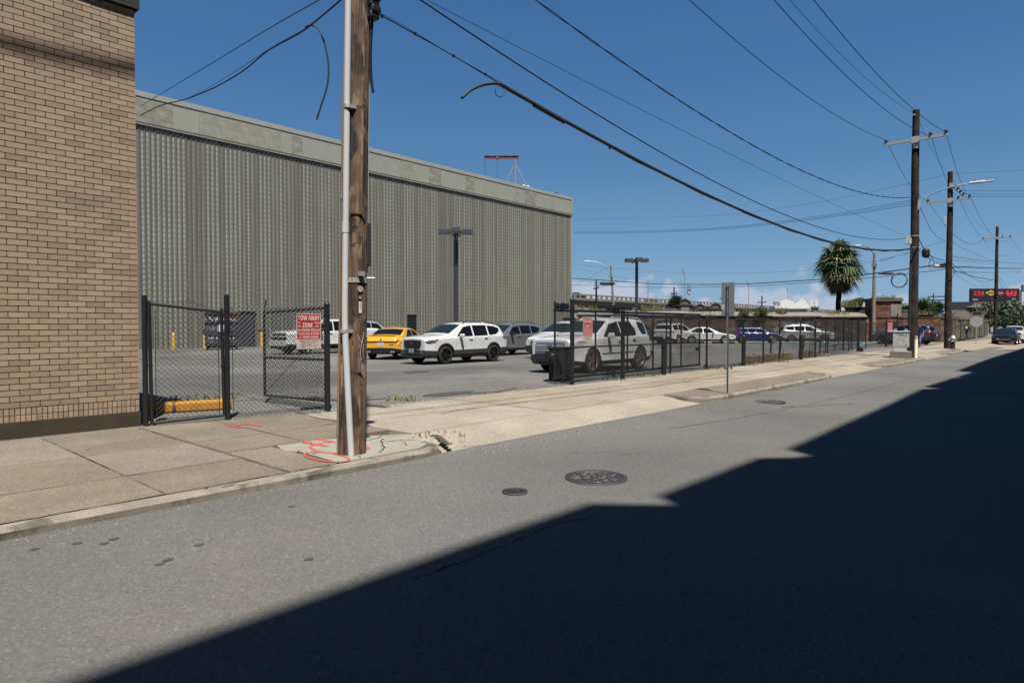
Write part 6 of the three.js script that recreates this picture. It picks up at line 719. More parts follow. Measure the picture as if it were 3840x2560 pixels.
{ const v = vehicle('grey_suv', 'dark grey SUV turning away beside the red brick wall', 'car', [62.0, 0.135, -11.8], 83 * Math.PI / 180, suv({ paint: DARKGREY, L: 4.68, rails: null, rim: gloss, spokes: 5, spokeStyle: 'split', taillights: [[[4.1, 1.0, 1.04], [4.35, 0.94, 1.1], [4.62, 0.96, 1.06]]], headlights: [[[0.04, 0.82, 0.9], [0.4, 0.88, 0.96]]], chromes: [[[1.5, 0.4, 0.43], [3.4, 0.4, 0.43]]] })); part('rear_bumper', [faceBox(v, -0.66, 0.66, 0.42, 0.6, 0.05, -1, 0)], trimB, v.o); for (const s of [-1, 1]) part('rear_lamp', [faceBox(v, s * 0.62 - 0.12, s * 0.62 + 0.12, 0.94, 1.04, 0.03, -1, -0.02)], lampRed, v.o); part('antenna_fin', [place(rbox(0.16, 0.06, 0.05, 0.02), v.X(3.95), 1.64, 0)], DARKGREY, v.o); numberPlate(v, '527 EVA', 0.78, 0, -1, 0.0); }
// cars parked along the far kerb
{ const v = vehicle('black_sedan', 'black sedan first in the line parked along the far kerb', 'car', [73.1, 0.02, -5.95], WEST, sedan({ paint: BLACK, headlights: [[[0.05, 0.6, 0.66], [0.3, 0.62, 0.7], [0.55, 0.68, 0.72]]], lampMat: lampDark, windshield: [1.38, 2.2, 0.02, 0] })); part('grille', [facePlate(v, [[0, 0.34], [0.5, 0.34], [0.6, 0.44], [0.3, 0.56], [0, 0.58]], 0.02, 1)], M.black, v.o); part('chrome_smile', [facePlate(v, [[0, 0.44], [0.3, 0.44], [0.56, 0.56], [0.56, 0.58], [0.28, 0.47], [0, 0.47]], 0.012, 1, 0.026)], chromeM, v.o); part('windshield_stickers', [place(new THREE.PlaneGeometry(0.07, 0.05), v.X(2.02), 1.33, -0.5, Math.PI / 2)], std([0.7, 0.7, 0.7], 0.6), v.o); }
{ const v = vehicle('white_suv', 'white SUV second in the line parked along the far kerb', 'car', [79.6, 0.02, -5.85], WEST, suv({ headlights: [[[0.03, 0.84, 0.94], [0.4, 0.88, 0.98]]] })); part('grille', [faceBox(v, -0.5, 0.5, 0.66, 0.9, 0.03, 1)], gloss, v.o); part('front_bumper', [faceBox(v, -0.66, 0.66, 0.3, 0.46, 0.04, 1)], trimB, v.o); }
{ const v = vehicle('white_hatchback', 'white hatchback third in the line parked along the far kerb', 'car', [87.2, 0.02, -5.6], WEST, suv({ L: 4.3, wb: 2.6, fo: 0.85, wheelR: 0.32, rails: null, width: [[0, 0.7], [0.1, 0.8], [0.4, 0.87], [3.7, 0.87], [4.3, 0.74]], top: [[0, 0.74], [0.08, 0.82], [0.6, 0.95], [1.1, 1.02], [1.85, 1.42], [2.2, 1.5], [3.4, 1.47], [4.0, 1.1], [4.3, 0.8]], belt: [[0, 0.7], [0.6, 0.86], [1.2, 0.93], [3.8, 0.98], [4.3, 0.78]], windshield: [1.18, 1.86, 0.02, 0], rearGlass: [3.5, 3.9, 0.04, 0.05], windows: [[[1.5, 0.97, 1.0], [1.9, 0.97, 1.36], [2.3, 0.98, 1.42]], [[2.38, 0.98, 1.42], [3.3, 1.0, 1.4]]], seams: [[1.4], [2.34]], handles: [[2.2, 0.86]], mirror: [1.6, 1.0], headlights: [[[0.05, 0.66, 0.78], [0.4, 0.7, 0.84]]] })); part('grille', [faceBox(v, -0.4, 0.4, 0.46, 0.6, 0.03, 1)], gloss, v.o); }
{ const v = vehicle('dark_suv', 'dark SUV last in the line parked along the far kerb', 'car', [93.5, 0.02, -5.2], WEST, suv({ paint: DARKGREY, headlights: [[[0.03, 0.84, 0.94], [0.4, 0.88, 0.98]]] })); part('grille', [faceBox(v, -0.5, 0.5, 0.66, 0.9, 0.03, 1)], gloss, v.o); }
// ---------- cemetery walls ----------
function brickTex(seed, red, dark, plaster) {
  return tex(1024, 512, (u, v) => {
    const row = Math.floor(v * 20), fy = v * 20 - row, uu = u * 20 + (row % 2) * 0.5, col = Math.floor(uu) % 20, fx = uu - Math.floor(uu), h = hash2(col, row, seed), n = fbm(u * 6, v * 3, 5, seed + 3, 6), p = sstep(plaster, plaster + 0.07, fbm(u * 4 + 2, v * 3, 5, seed + 9, 4)), st = sstep(0.5, 0.62, fbm(u * 9, v * 2, 4, seed + 30, 9)), g = (hash2((u * 1024) | 0, (v * 512) | 0, seed) - 0.5) * 22;
    const mort = fx < 0.07 || fy < 0.16; let c = mort ? [112, 98, 84] : [red[0] * (0.65 + 0.6 * h), red[1] * (0.65 + 0.6 * h), red[2] * (0.65 + 0.6 * h)];
    c = c.map((q, i) => mix(q, dark[i], st * 0.75)); c = c.map((q, i) => mix(q, [138, 130, 116][i], p * 0.8)); return c.map(q => q * (0.75 + 0.5 * n) + g * 0.6);
  });
}
const wallTexA = met(brickTex(5, [88, 72, 62], [40, 37, 34], 0.6), 1); wallTexA.repeat.set(1 / 4.4, 1 / 1.5);
const wallTexB = met(brickTex(15, [112, 60, 46], [62, 44, 38], 0.72), 1); wallTexB.repeat.set(1 / 4.4, 1 / 1.5);
const oldBrick = [0xffffff, 0xd8d2ca, 0xb8b2aa].map(c => std(c, 0.95, { map: wallTexA })), redBrick = std(0xffffff, 0.95, { map: wallTexB }), slabM = std([0.27, 0.25, 0.22], 0.95, { map: clay, ...bump(1, 0.01) }), darkStone = std([0.055, 0.053, 0.05], 0.92, { map: clay }), midStone = std([0.14, 0.134, 0.122], 0.92, { map: clay }), paleStone = std([0.26, 0.25, 0.23], 0.9, { map: clay });
const WT = 2 * Math.PI / 3, WC = [72.9, -10.95], onW = (s, off, y = 0.12) => [WC[0] - 0.5 * s + 0.866 * off, y, WC[1] - 0.866 * s - 0.5 * off];   // off: behind the wall face
const w1 = thing('cemetery_wall', 'long low brick cemetery wall with a concrete slab roof behind the lot', 'wall', [WC[0], 0.1, WC[1]], WT);
{ const seg = [0, 3.2, 6.4, 10.5, 15, 19, 23.5, 28, 31, 34.4]; const hAt = s => 2.32 + Math.min(s, 30) * 0.014;
  for (let i = 0; i + 1 < seg.length; i++) { const a = seg[i], b = seg[i + 1], h = hAt((a + b) / 2); part('wall_bay', [box(a, b - 0.004, 0, h, (i % 2) * 0.03, 2.2)], i < 2 ? redBrick : oldBrick[i % 3], w1); if (i > 1) part('roof_slab', [place(uvm(new THREE.ExtrudeGeometry(new THREE.Shape([[-0.16, 0], [-0.14, 0.1], [0.5, 0.3], [1.4, 0.46], [2.4, 0.4], [2.4, 0]].map(p => new THREE.Vector2(...p))), { depth: b - a - 0.01, bevelEnabled: false })), b - 0.005, h + 0.002, 0, -Math.PI / 2)].map(g => uvm(g)), slabM, w1); else part('brick_coping', [box(a, b - 0.01, h + 0.002, h + 0.1, -0.05, 2.25)], oldBrick[2], w1); }
}
const w2 = thing('cemetery_wall', 'weathered vine-streaked wall running down the street beyond the corner', 'wall', [WC[0], 0.1, WC[1]], 0.04);
{ const stain = tex(512, 256, (u, v) => { const f = fbm(u * 40, v * 3, 4, 3, 40), p = sstep(0.5, 0.66, fbm(u * 14, v * 5, 4, 8, 14)), gr = sstep(0.56, 0.7, fbm(u * 10 + 3, v * 8, 4, 18)); const c = [mix(74, 118, f), mix(62, 106, f), mix(52, 92, f)]; return [mix(c[0], 48, p * 0.6) - gr * 12, mix(c[1], 42, p * 0.6) + gr * 8, mix(c[2], 36, p * 0.6) - gr * 16]; }); stain.repeat.set(1 / 9, 1 / 2.4); const wm = std(0xffffff, 0.95, { map: stain });
  for (let i = 0; i < 14; i++) { const a = 0.35 + i * 4.4; part('wall_bay', [box(a, a + 4.38, 0, 2.3, -0.4, (i % 3) * 0.015)], wm, w2); part('coping', [box(a - 0.01, a + 4.375, 2.302, 2.38, -0.48, 0.08)], oldBrick[1], w2); if (i) part('pier', [box(a - 0.14, a + 0.1, 0, 2.29, 0.04, 0.12)], i % 2 ? paleStone : wm, w2); } }
{ const o = thing('brick_tomb', 'tall red brick tomb with a flat cap and grass above the wall corner', 'tomb', [...onW(4.5, 0.9)], WT); part('body', [box(-1.2, 1.2, 2.4, 3.95, -0.6, 2.0)], redBrick, o); part('plaster_side', [box(-1.24, -0.3, 2.42, 3.7, -0.64, -0.602)], paleStone, o); part('cornice', [box(-1.38, 1.38, 3.952, 4.12, -0.78, 2.2)], midStone, o); part('cap', [box(-1.3, 1.3, 4.122, 4.26, -0.7, 2.1)], oldBrick[2], o); part('footing', [box(-1.3, 1.3, 0, 2.39, 0.1, 2.2)], oldBrick[1], o); }
// tombs behind the wall, each facing the lot
const TT = -Math.PI / 3;
function tomb(label, x, z, w, h, style, m = darkStone, turn = TT) {
  const o = thing('tomb', label, 'tomb', [x, 0, z], turn); const d = w * 1.4 + 0.6;
  if (style === 'arch') { const s = new THREE.Shape(), r = w * 0.36; s.moveTo(-w / 2, 0); s.lineTo(w / 2, 0); s.lineTo(w / 2, h - r - 0.12); s.lineTo(r, h - r - 0.12); s.absarc(0, h - r - 0.12, r, 0, Math.PI, false); s.lineTo(-w / 2, h - r - 0.12); s.lineTo(-w / 2, 0); part('front_gable', [place(plate(s, 0.4), 0, 0, 0)], m, o); part('body', [box(-w / 2 + 0.05, w / 2 - 0.05, 0, h - r - 0.15, -d, -0.004)], m, o); part('cornice', [box(-w / 2 - 0.1, w / 2 + 0.1, h - r - 0.24, h - r - 0.1, -0.1, 0.5)], m, o); part('arch_moulding', [place(new THREE.TorusGeometry(r, 0.07, 6, 18, Math.PI), 0, h - r - 0.1, 0.42)], m, o); part('tympanum', [place(new THREE.CircleGeometry(r * 0.8, 16, 0, Math.PI), 0, h - r - 0.06, 0.405)], midStone, o); part('tablet', [box(-w * 0.28, w * 0.28, h * 0.4, h - r - 0.34, 0.402, 0.43)], paleStone, o); part('acroterion', [place(rbox(0.3, 0.14, 0.3, 0.04), 0, h - 0.02, 0.2)], m, o); }
  else if (style === 'flat') { part('body', [box(-w / 2, w / 2, 0, h - 0.2, -d * 0.7, 0)], m, o); part('roof', [place(prism([[-w / 2 - 0.15, -d * 0.7 - 0.1], [w / 2 + 0.15, -d * 0.7 - 0.1], [w / 2 + 0.15, 0.15], [-w / 2 - 0.15, 0.15]], 0.2, 0.04), 0, h - 0.198, 0)], midStone, o); part('opening', [box(-w * 0.3, w * 0.05, h - 0.9, h - 0.3, 0.002, 0.02)], M.black, o); }
  else if (style === 'vault') { part('body', [box(-w / 2, w / 2, 0, h - w * 0.42, -d, 0)], m, o); const s = new THREE.Shape(); s.absarc(0, 0, w / 2 + 0.1, 0, Math.PI, false); part('barrel_roof', [place(plate(s, d + 0.1), 0, h - w * 0.42, -d).scale(1, 1, 1)], midStone, o); const t = new THREE.Shape(); t.absarc(0, 0, w / 2 - 0.12, 0, Math.PI, false); part('lunette', [place(plate(t, 0.04), 0, h - w * 0.4, 0.105)], paleStone, o); part('finial', [place(rbox(0.4, 0.2, 0.3, 0.05), 0, h + 0.2, -0.3)], midStone, o); }
  else { part('body', [box(-w / 2, w / 2, 0, h, -w, 0)], m, o); part('cap', [box(-w / 2 - 0.08, w / 2 + 0.08, h + 0.002, h + 0.16, -w - 0.08, 0.08)], m, o); }
  return o;
}
tomb('wide flat-roofed tomb left of the arched tombs', 65.5, -36.5, 3.6, 3.6, 'flat'); tomb('tallest dark arched tomb above the wall', 69.1, -35.3, 1.6, 4.8, 'arch'); tomb('smaller dark arched tomb in the middle of the three', 69.4, -33.6, 1.35, 4.2, 'arch'); tomb('dark arched tomb right of the middle one', 70.6, -32.3, 1.5, 4.3, 'arch'); tomb('dark arched tomb right of the blank road sign', 76, -29.2, 1.7, 3.95, 'arch');
tomb('pale plaster tomb just right of the brick tomb', 79.4, -16.5, 0.85, 3.6, 'block', paleStone); tomb('wide grey plaster tomb right of the brick tomb', 81.2, -15.7, 1.4, 3.3, 'block', midStone); tomb('barrel-vaulted tomb above the far street wall', 112, -14.2, 2.6, 3.7, 'vault', midStone, -1.1); tomb('low ruined tomb with weeds nearest the metal building', 64.4, -45.1, 3.4, 3.1, 'flat'); tomb('small cross-topped tomb under the overpass', 66.9, -45.2, 0.9, 3.7, 'block', midStone); tomb('low dark tomb left of the brick tomb with shrubs', 73.4, -18.1, 1.7, 3.5, 'block', darkStone); tomb('small grey tomb right of the white tomb', 85.5, -26, 0.7, 3.9, 'block', midStone); tomb('low dark tomb behind the palmettos', 92, -15.6, 3.2, 3.2, 'flat'); tomb('crumbling plastered block at the far end of the street wall', 131, -13.8, 3.6, 3.9, 'block', midStone, 0);
{ const o = thing('white_tomb', 'bright white temple tomb with stepped gables above the wall', 'tomb', [80.5, 0, -27.2], -0.95); const wm = std([0.74, 0.74, 0.72], 0.85); part('body', [box(-1.75, 1.75, 0, 3.75, -2.2, 0)], wm, o); part('cornice', [box(-2, 2, 3.752, 4.05, -2.4, 0.25)], wm, o); const gab = (w, h) => plate([[-w / 2, 0], [w / 2, 0], [w / 2, 0.12], [w * 0.12, h], [0, h + 0.08], [-w * 0.12, h], [-w / 2, 0.12]], 0.35); part('front_gable', [place(gab(2.6, 0.75), -0.6, 4.052, -0.12)], wm, o); part('end_gable', [place(gab(1.4, 0.8), 1.2, 4.052, -0.14)], wm, o); part('roof_block', [place(rbox(0.9, 0.4, 1.6, 0.12), 0.5, 4.2, -1.3)], wm, o); part('base_course', [box(-1.9, 1.9, 0, 2.9, -2.3, 0.12)], wm, o); for (const x of [-1.7, 1.7]) part('corner_block', [place(rbox(0.3, 0.3, 0.3, 0.05), x, 4.2, 0)], wm, o); }
{ const o = thing('stone_column', 'grey stone column with a flared capital behind the vaulted tomb', 'column', [118.8, 0, -14]); part('shaft', [rod([0, 0, 0], [0, 4.1, 0], 0.36, 0.3, 16)], midStone, o); part('capital', [lathe([[0, 0], [0.32, 0], [0.42, 0.15], [0.62, 0.32], [0.62, 0.5], [0.4, 0.58], [0, 0.6]], 16).translate(0, 4.1, 0)], midStone, o); }
solo('white_statue', [lathe([[0, 0], [0.14, 0], [0.16, 0.3], [0.1, 0.55], [0.06, 0.62], [0.08, 0.72], [0, 0.8]], 10).translate(68.6, 3.0, -37.8).scale(1, 1, 1), rod([68.6, 0, -37.8], [68.6, 3, -37.8], 0.25, 0.2, 8)], std([0.7, 0.7, 0.68], 0.8), 'small white statue beside the flat-roofed tomb', 'statue');
// ---------- plants ----------
const leafM = c => std(c, 0.8, { side: THREE.DoubleSide });
function tuft(cx, cy, cz, R, H, n, r, spread = 1) { const p = [], c = []; for (let i = 0; i < n; i++) { const a = r() * 6.283, d = R * Math.sqrt(r()), x = cx + Math.cos(a) * d, z = cz + Math.sin(a) * d, h = H * (0.4 + 0.6 * r()), lx = (r() - 0.5) * h * spread, lz = (r() - 0.5) * h * spread, w = 0.012 + 0.02 * r(), b = r() * 3.14, bx = Math.cos(b) * w, bz = Math.sin(b) * w; p.push(x - bx, cy, z - bz, x + bx, cy, z + bz, x + lx * 0.4, cy + h * 0.7, z + lz * 0.4, x + lx * 0.4 - bx, cy + h * 0.6, z + lz * 0.4 - bz, x + lx * 0.4 + bx, cy + h * 0.6, z + lz * 0.4 + bz, x + lx, cy + h, z + lz); const t = r(), col = t < 0.45 ? [0.16, 0.15, 0.05] : t < 0.8 ? [0.09, 0.13, 0.035] : [0.24, 0.2, 0.1]; for (let k = 0; k < 6; k++) c.push(...col); } const g = new THREE.BufferGeometry(); g.setAttribute('position', new THREE.Float32BufferAttribute(p, 3)); g.setAttribute('color', new THREE.Float32BufferAttribute(c, 3)); g.computeVertexNormals(); return g; }
const grassM = std(0xffffff, 0.9, { vertexColors: true, side: THREE.DoubleSide }); const WR = rng(303);
{ const gs = []; for (let i = 0; i < 22; i++) { const s = 3 + WR() * 31, off = 0.2 + WR() * 2, p = onW(s, off, 2.5 + Math.min(s, 30) * 0.014 + (s > 6.4 ? 0.25 : 0)); gs.push(tuft(...p, 0.2 + 0.4 * WR(), 0.2 + 0.35 * WR(), 40, WR)); }
  for (const [s, off, R, H, n] of [[14, 0.6, 0.5, 0.9, 220], [17, 0.9, 0.3, 0.7, 100], [4.5, 1.4, 1.1, 0.45, 200], [21, 0.6, 1.1, 0.5, 160], [8.8, 0.5, 1, 0.4, 120], [1.5, 1, 1.6, 0.5, 160], [9.5, 1.5, 1, 0.4, 120]]) gs.push(tuft(...onW(s, off, s === 4.5 ? 4.3 : 2.75), R, H, n, WR));
  solo('wall_weeds', gs, grassM, 'tufts of grass and weeds growing along the cemetery wall top', 'weeds', null, 'stuff');
  const g2 = []; for (let i = 0; i < 40; i++) g2.push(tuft(WC[0] + 1 + WR() * 56, 2.45, WC[1] - 0.9 - WR() * 1.5, 0.5, 0.2 + 0.4 * WR(), 36, WR)); solo('wall_weeds', g2, grassM, 'weeds along the top of the far street wall', 'weeds', null, 'stuff');
  const g3 = []; for (const [x, y, z, R, H, n] of [[63.5, 3.2, -45.5, 1.6, 1.1, 400], [66, 3.1, -44, 1.4, 0.7, 160], [65.5, 3.6, -37.5, 1.5, 0.6, 260], [71.5, 3.2, -31, 0.6, 1.2, 240], [70.7, 2.6, -38.5, 1.5, 0.5, 120], [79.5, 4.2, -28.6, 0.5, 0.5, 100], [73, 3.6, -18.8, 0.9, 0.9, 360]]) g3.push(tuft(x, y, z, R, H, n, WR)); solo('tomb_weeds', g3, grassM, 'tall dry grass growing on the old tombs', 'weeds', null, 'stuff');
  const g4 = []; for (const [x, z, n, h] of [[5.2, -13.4, 30, 0.16], [5.75, -13.2, 30, 0.16], [5.6, -12.9, 20, 0.1], [8.1, -10.3, 24, 0.12], [21.5, -9.75, 60, 0.2], [24.2, -9.75, 40, 0.14], [27.5, -9.7, 40, 0.14], [15.2, -9.8, 40, 0.08], [17, -9.8, 40, 0.08], [5.8, -6.5, 40, 0.04], [33.8, -9.95, 30, 0.25]]) g4.push(tuft(x, 0.13, z, 0.16 + n * 0.006, h, n, WR, 1.6)); solo('lot_weeds', g4, grassM, 'small weeds sprouting from cracks along the fence and lot', 'weeds', null, 'stuff'); }
function fan(pos, dir, R, blades, droop, r, stem = 0.5) {            // one palm leaf: stalk and radiating blades
  const p = [], d = dir.clone().normalize(), side = d.clone().cross(UP); if (side.lengthSq() < 1e-4) side.set(1, 0, 0); side.normalize(); const up = side.clone().cross(d).normalize(), hub = pos.clone().addScaledVector(d, R * stem); hub.y -= droop * R * 0.12;
  const quad = (a, b, w, n) => { const s = n.clone().multiplyScalar(w); p.push(a.x - s.x, a.y - s.y, a.z - s.z, a.x + s.x, a.y + s.y, a.z + s.z, b.x, b.y, b.z); };
  quad(hub, pos, 0.025, side);
  for (let i = 0; i < blades; i++) { const t = (i / (blades - 1) - 0.5) * 3.7, l = R * (0.72 - 0.09 * t * t * 0.5) * (0.85 + 0.3 * r()), v = d.clone().multiplyScalar(Math.cos(t)).addScaledVector(side, Math.sin(t)).addScaledVector(up, 0.15 - 0.1 * r()), m = hub.clone().addScaledVector(v, l * 0.55), e = hub.clone().addScaledVector(v, l); e.y -= droop * l * (0.35 + 0.35 * r()); m.y -= droop * l * 0.08; const n = v.clone().cross(up).normalize(); const s = n.clone().multiplyScalar(0.03 + 0.02 * R); p.push(hub.x, hub.y, hub.z, m.x - s.x, m.y - s.y, m.z - s.z, m.x + s.x, m.y + s.y, m.z + s.z); quad(m, e, 0.03 + 0.02 * R, n); }
  const g = new THREE.BufferGeometry(); g.setAttribute('position', new THREE.Float32BufferAttribute(p, 3)); g.computeVertexNormals(); return g;
}
const palmGreens = [[0.06, 0.1, 0.035], [0.04, 0.075, 0.028], [0.09, 0.13, 0.05]].map(leafM), palmDry = [[0.26, 0.21, 0.11], [0.17, 0.13, 0.08], [0.24, 0.22, 0.08]].map(leafM);
{ const o = thing('palm_tree', 'tall cabbage palm with a shaggy crown behind the cemetery wall', 'palm tree', [75.75, 0.1, -20.7]), r = rng(91);
  part('trunk', [poleGeo([0, 0, 0], [-0.25, 7.2, 0.1], 0.3, 0.24, 5)], std([0.09, 0.072, 0.055], 0.95, { map: woodTex, bumpMap: woodTex, bumpScale: 0.02 }), o);
  const bins = palmGreens.map(() => []), dry = palmDry.map(() => []), c = V(-0.27, 8.3, 0.1);
  for (let i = 0; i < 96; i++) { const el = mix(1.35, -0.7, Math.pow(i / 96, 0.9)) + (r() - 0.5) * 0.75, az = i * 2.399 + r() * 0.5, d = V(Math.cos(az) * Math.cos(el), Math.sin(el), Math.sin(az) * Math.cos(el)), base = c.clone(); base.y += mix(0.9, -0.5, i / 96) + (r() - 0.5) * 0.6; const R = 2.25 * (el > 0.8 ? 0.85 : el < 0.5 && el > -0.5 ? 1.12 : 1) * (0.85 + 0.3 * r()); const g = fan(base, d, R, 22, 0.55 + 0.7 * r(), r, 0.42); if (r() < (el < -0.25 ? 0.5 : 0.1)) dry[2].push(g); else bins[(r() * 3) | 0].push(g); }
  for (let i = 0; i < 56; i++) { const az = i * 2.399, el = -0.95 - 0.45 * r(), base = c.clone(); base.y -= 0.2 + 1.0 * r(); const d = V(Math.cos(az) * Math.cos(el), Math.sin(el), Math.sin(az) * Math.cos(el)); dry[(r() * 2) | 0].push(fan(base, d, 1.35 + 0.5 * r(), 16, 0.8, r, 0.5)); }
  for (let i = 0; i < 26; i++) { const az = r() * 6.28, d = V(Math.cos(az), 0.35 + 0.4 * r(), Math.sin(az)); dry[2].push(fan(c.clone().add(V(0, 0.4, 0)), d, 1.5, 12, 1.3, r, 0.8)); }
  for (let i = 0; i < 46; i++) { const az = r() * 6.28, el = (r() - 0.5) * 2, d = V(Math.cos(az) * Math.cos(el), Math.sin(el), Math.sin(az) * Math.cos(el)); dry[(r() * 2) | 0].push(fan(c.clone().add(V(0, (r() - 0.5) * 1.4, 0)), d, 1.15, 14, 0.8, r, 0.3)); }
  bins.forEach((b, i) => part('fronds', b, palmGreens[i], o)); dry.forEach((b, i) => part('dry_fronds', b, palmDry[i], o)); }
function palmetto(label, x, y, z, H, n, seed) { const o = thing('palmetto', label, 'palm', [x, y, z]), r = rng(seed), b = palmGreens.map(() => []); part('trunk', [rod([0, -y, 0], [0, 0.3, 0], 0.22, 0.16, 8)], darkStone, o); for (let i = 0; i < n; i++) { const az = i * 2.399, el = mix(1.4, 0.1, i / n), d = V(Math.cos(az) * Math.cos(el), Math.sin(el), Math.sin(az) * Math.cos(el)); b[(r() * 3) | 0].push(fan(V(0, 0.1, 0), d, H * (0.8 + 0.3 * r()), 16, 0.5, r, 0.5)); } b.forEach((q, i) => q.length && part('fronds', q, palmGreens[i], o)); }
palmetto('fan palm just right of the first street pole', 86.3, 3.0, -14.9, 1.9, 44, 1); palmetto('fan palm midway between the two nearest street poles', 87.6, 2.9, -13.7, 1.7, 40, 2); palmetto('fan palm just left of the first street pole', 85, 2.7, -16.2, 1.4, 34, 3); palmetto('small fan palm behind the tallest arched tomb', 70.6, 3.9, -37.2, 1.5, 30, 4); palmetto('small fan palm right of the brick tomb', 82.5, 3.2, -18.6, 1.3, 26, 5);
function leafCloud(r, rx, ry, rz, n, s, cx = 0, cy = 0, cz = 0) { const p = []; for (let i = 0; i < n; i++) { let x, y, z, q; do { x = r() * 2 - 1; y = r() * 2 - 1; z = r() * 2 - 1; q = x * x + y * y + z * z; } while (q > 1 || q < 0.25 * r()); const lump = 0.8 + 0.35 * vnoise(x * 3 + 9, y * 3 + z * 2.3); const c = V(cx + x * rx * lump, cy + y * ry * lump, cz + z * rz * lump), a = V(r() - 0.5, r() - 0.5, r() - 0.5).normalize(), b = V(r() - 0.5, r() - 0.5, r() - 0.5).cross(a).normalize(), k = s * (0.6 + 0.8 * r()); for (const [u, w] of [[-1, 0], [0.2, 0.7], [1, 0], [-1, 0], [1, 0], [0.1, -0.7]]) p.push(c.x + (a.x * u + b.x * w) * k, c.y + (a.y * u + b.y * w) * k, c.z + (a.z * u + b.z * w) * k); } const g = new THREE.BufferGeometry(); g.setAttribute('position', new THREE.Float32BufferAttribute(p, 3)); g.computeVertexNormals(); return g; }
function tree(label, x, z, H, rx, ry, n, seed, mats, name = 'oak_tree') { const o = thing(name, label, name === 'shrub' ? 'shrub' : 'tree', [x, 0, z]), r = rng(seed); part('trunk', [rod([0, 0, 0], [0.2, H - ry, 0], 0.05 * H, 0.03 * H, 8)], darkStone, o); for (let i = 0; i < 4; i++) { const a = i * 1.6 + r(); part('limb', [rod([0.15, H - ry * 1.2, 0], [Math.cos(a) * rx * 0.7, H - ry * 0.6, Math.sin(a) * rx * 0.7], 0.02 * H, 0.008 * H, 6)], darkStone, o); } mats.forEach((m, k) => { const gs = []; for (let i = 0; i < 5; i++) { const a = r() * 6.28, d = Math.sqrt(r()) * 0.65; gs.push(leafCloud(r, rx * 0.55, ry * 0.5, rx * 0.55, (n / (name === 'shrub' ? 6 : 10)) | 0, name === 'shrub' ? 0.055 : 0.045 * rx + 0.1, Math.cos(a) * rx * d, H - ry + (r() - 0.35) * ry * 1.1, Math.sin(a) * rx * d)); } part('crown', gs, m, o); }); }
const oakM = [[0.03, 0.05, 0.02], [0.045, 0.066, 0.025]].map(leafM), bushM = [[0.07, 0.1, 0.03], [0.1, 0.11, 0.04]].map(leafM);
tree('broad dark oak right of the billboard post', 252, -21, 9, 9, 4.2, 2600, 11, oakM); tree('dark oak at the right picture edge below the billboard', 254, -8, 9.5, 10, 4.6, 2600, 12, oakM); tree('low dark tree right of the third street pole', 205, -15.6, 5.6, 4.5, 2.6, 1500, 13, oakM); tree('far dark tree between the second pole and the vaulted tomb', 230, -45, 8, 9, 3.8, 1600, 14, oakM); tree('far dark tree left of the second street pole', 215, -52, 7, 8, 3.2, 1400, 15, oakM);
tree('leafy shrub on the low tomb left of the brick tomb', 73.5, -18.3, 4.5, 0.75, 0.55, 1900, 16, bushM, 'shrub'); tree('bushy shrub above the wall left of the palm', 79.7, -23.7, 3.1, 0.8, 0.35, 500, 17, bushM, 'shrub'); tree('green shrub on the wall top right of the blank road sign', 63.8, -26.2, 3.4, 0.55, 0.45, 700, 18, bushM, 'shrub'); tree('yellowish shrub below the arched tomb', 64.6, -24.8, 3.5, 0.7, 0.45, 900, 19, bushM, 'shrub'); tree('green bush by the white tomb', 82.9, -24.3, 3.1, 0.55, 0.35, 500, 20, bushM, 'shrub');
// ---------- elevated highway ----------
const hwy = thing('elevated_highway', 'grey concrete elevated highway with an open balustrade in the distance', 'overpass', [0, 0, 0]), hc = std([0.26, 0.235, 0.2], 0.92, { map: clay }), hd = std([0.2, 0.195, 0.18], 0.92, { map: clay });
for (let x = 60; x < 400; x += 24) { const g = [box(x, x + 23.95, 8.12, 8.45, -80.3, -80), box(x, x + 23.95, 7.35, 7.62, -80.3, -80)]; for (let k = 0; k < 12; k++) g.push(box(x + k * 2, x + k * 2 + (k % 4 ? 0.55 : 0.9), 7.62, 8.12, -80.26, -80.02)); part('balustrade', g, hc, hwy); part('deck', [box(x, x + 23.95, 7.1, 7.345, -93, -79.85)], hd, hwy); part('girder', [box(x, x + 23.95, 6.1, 7.095, -80.9, -80.35)], hd, hwy); part('inner_girder', [box(x, x + 23.95, 6.1, 7.095, -92.5, -91.9)], hd, hwy); for (const q of [6, 12, 18]) part('stiffener', [box(x + q, x + q + 0.2, 6.15, 7.09, -80.345, -80.28)], hd, hwy); part('far_rail', [box(x, x + 23.95, 7.35, 8.3, -93, -92.75)], hc, hwy); part('pier_cap', [box(x - 0.7, x + 0.7, 5.3, 6.095, -93.2, -79.7)], hc, hwy); for (const z of [-82.4, -90.4]) part('column', [box(x - 0.55, x + 0.55, -0.05, 5.295, z - 0.55, z + 0.55)], hc, hwy); }
{ const v = vehicle('highway_suv', 'dark SUV driving on the elevated highway by the metal building', 'car', [115, 7.35, -84.5], EAST, suv({ paint: BLACK, wheelR: 0.36 })); part('grille', [faceBox(v, -0.5, 0.5, 0.66, 0.9, 0.03, 1)], gloss, v.o); }
{ const v = vehicle('highway_sedan', 'dark blue sedan passing behind the highway balustrade', 'car', [147.5, 7.35, -84.5], EAST, sedan({ paint: paintOf([0.03, 0.04, 0.07]) })); part('grille', [faceBox(v, -0.4, 0.4, 0.46, 0.6, 0.03, 1)], gloss, v.o); }
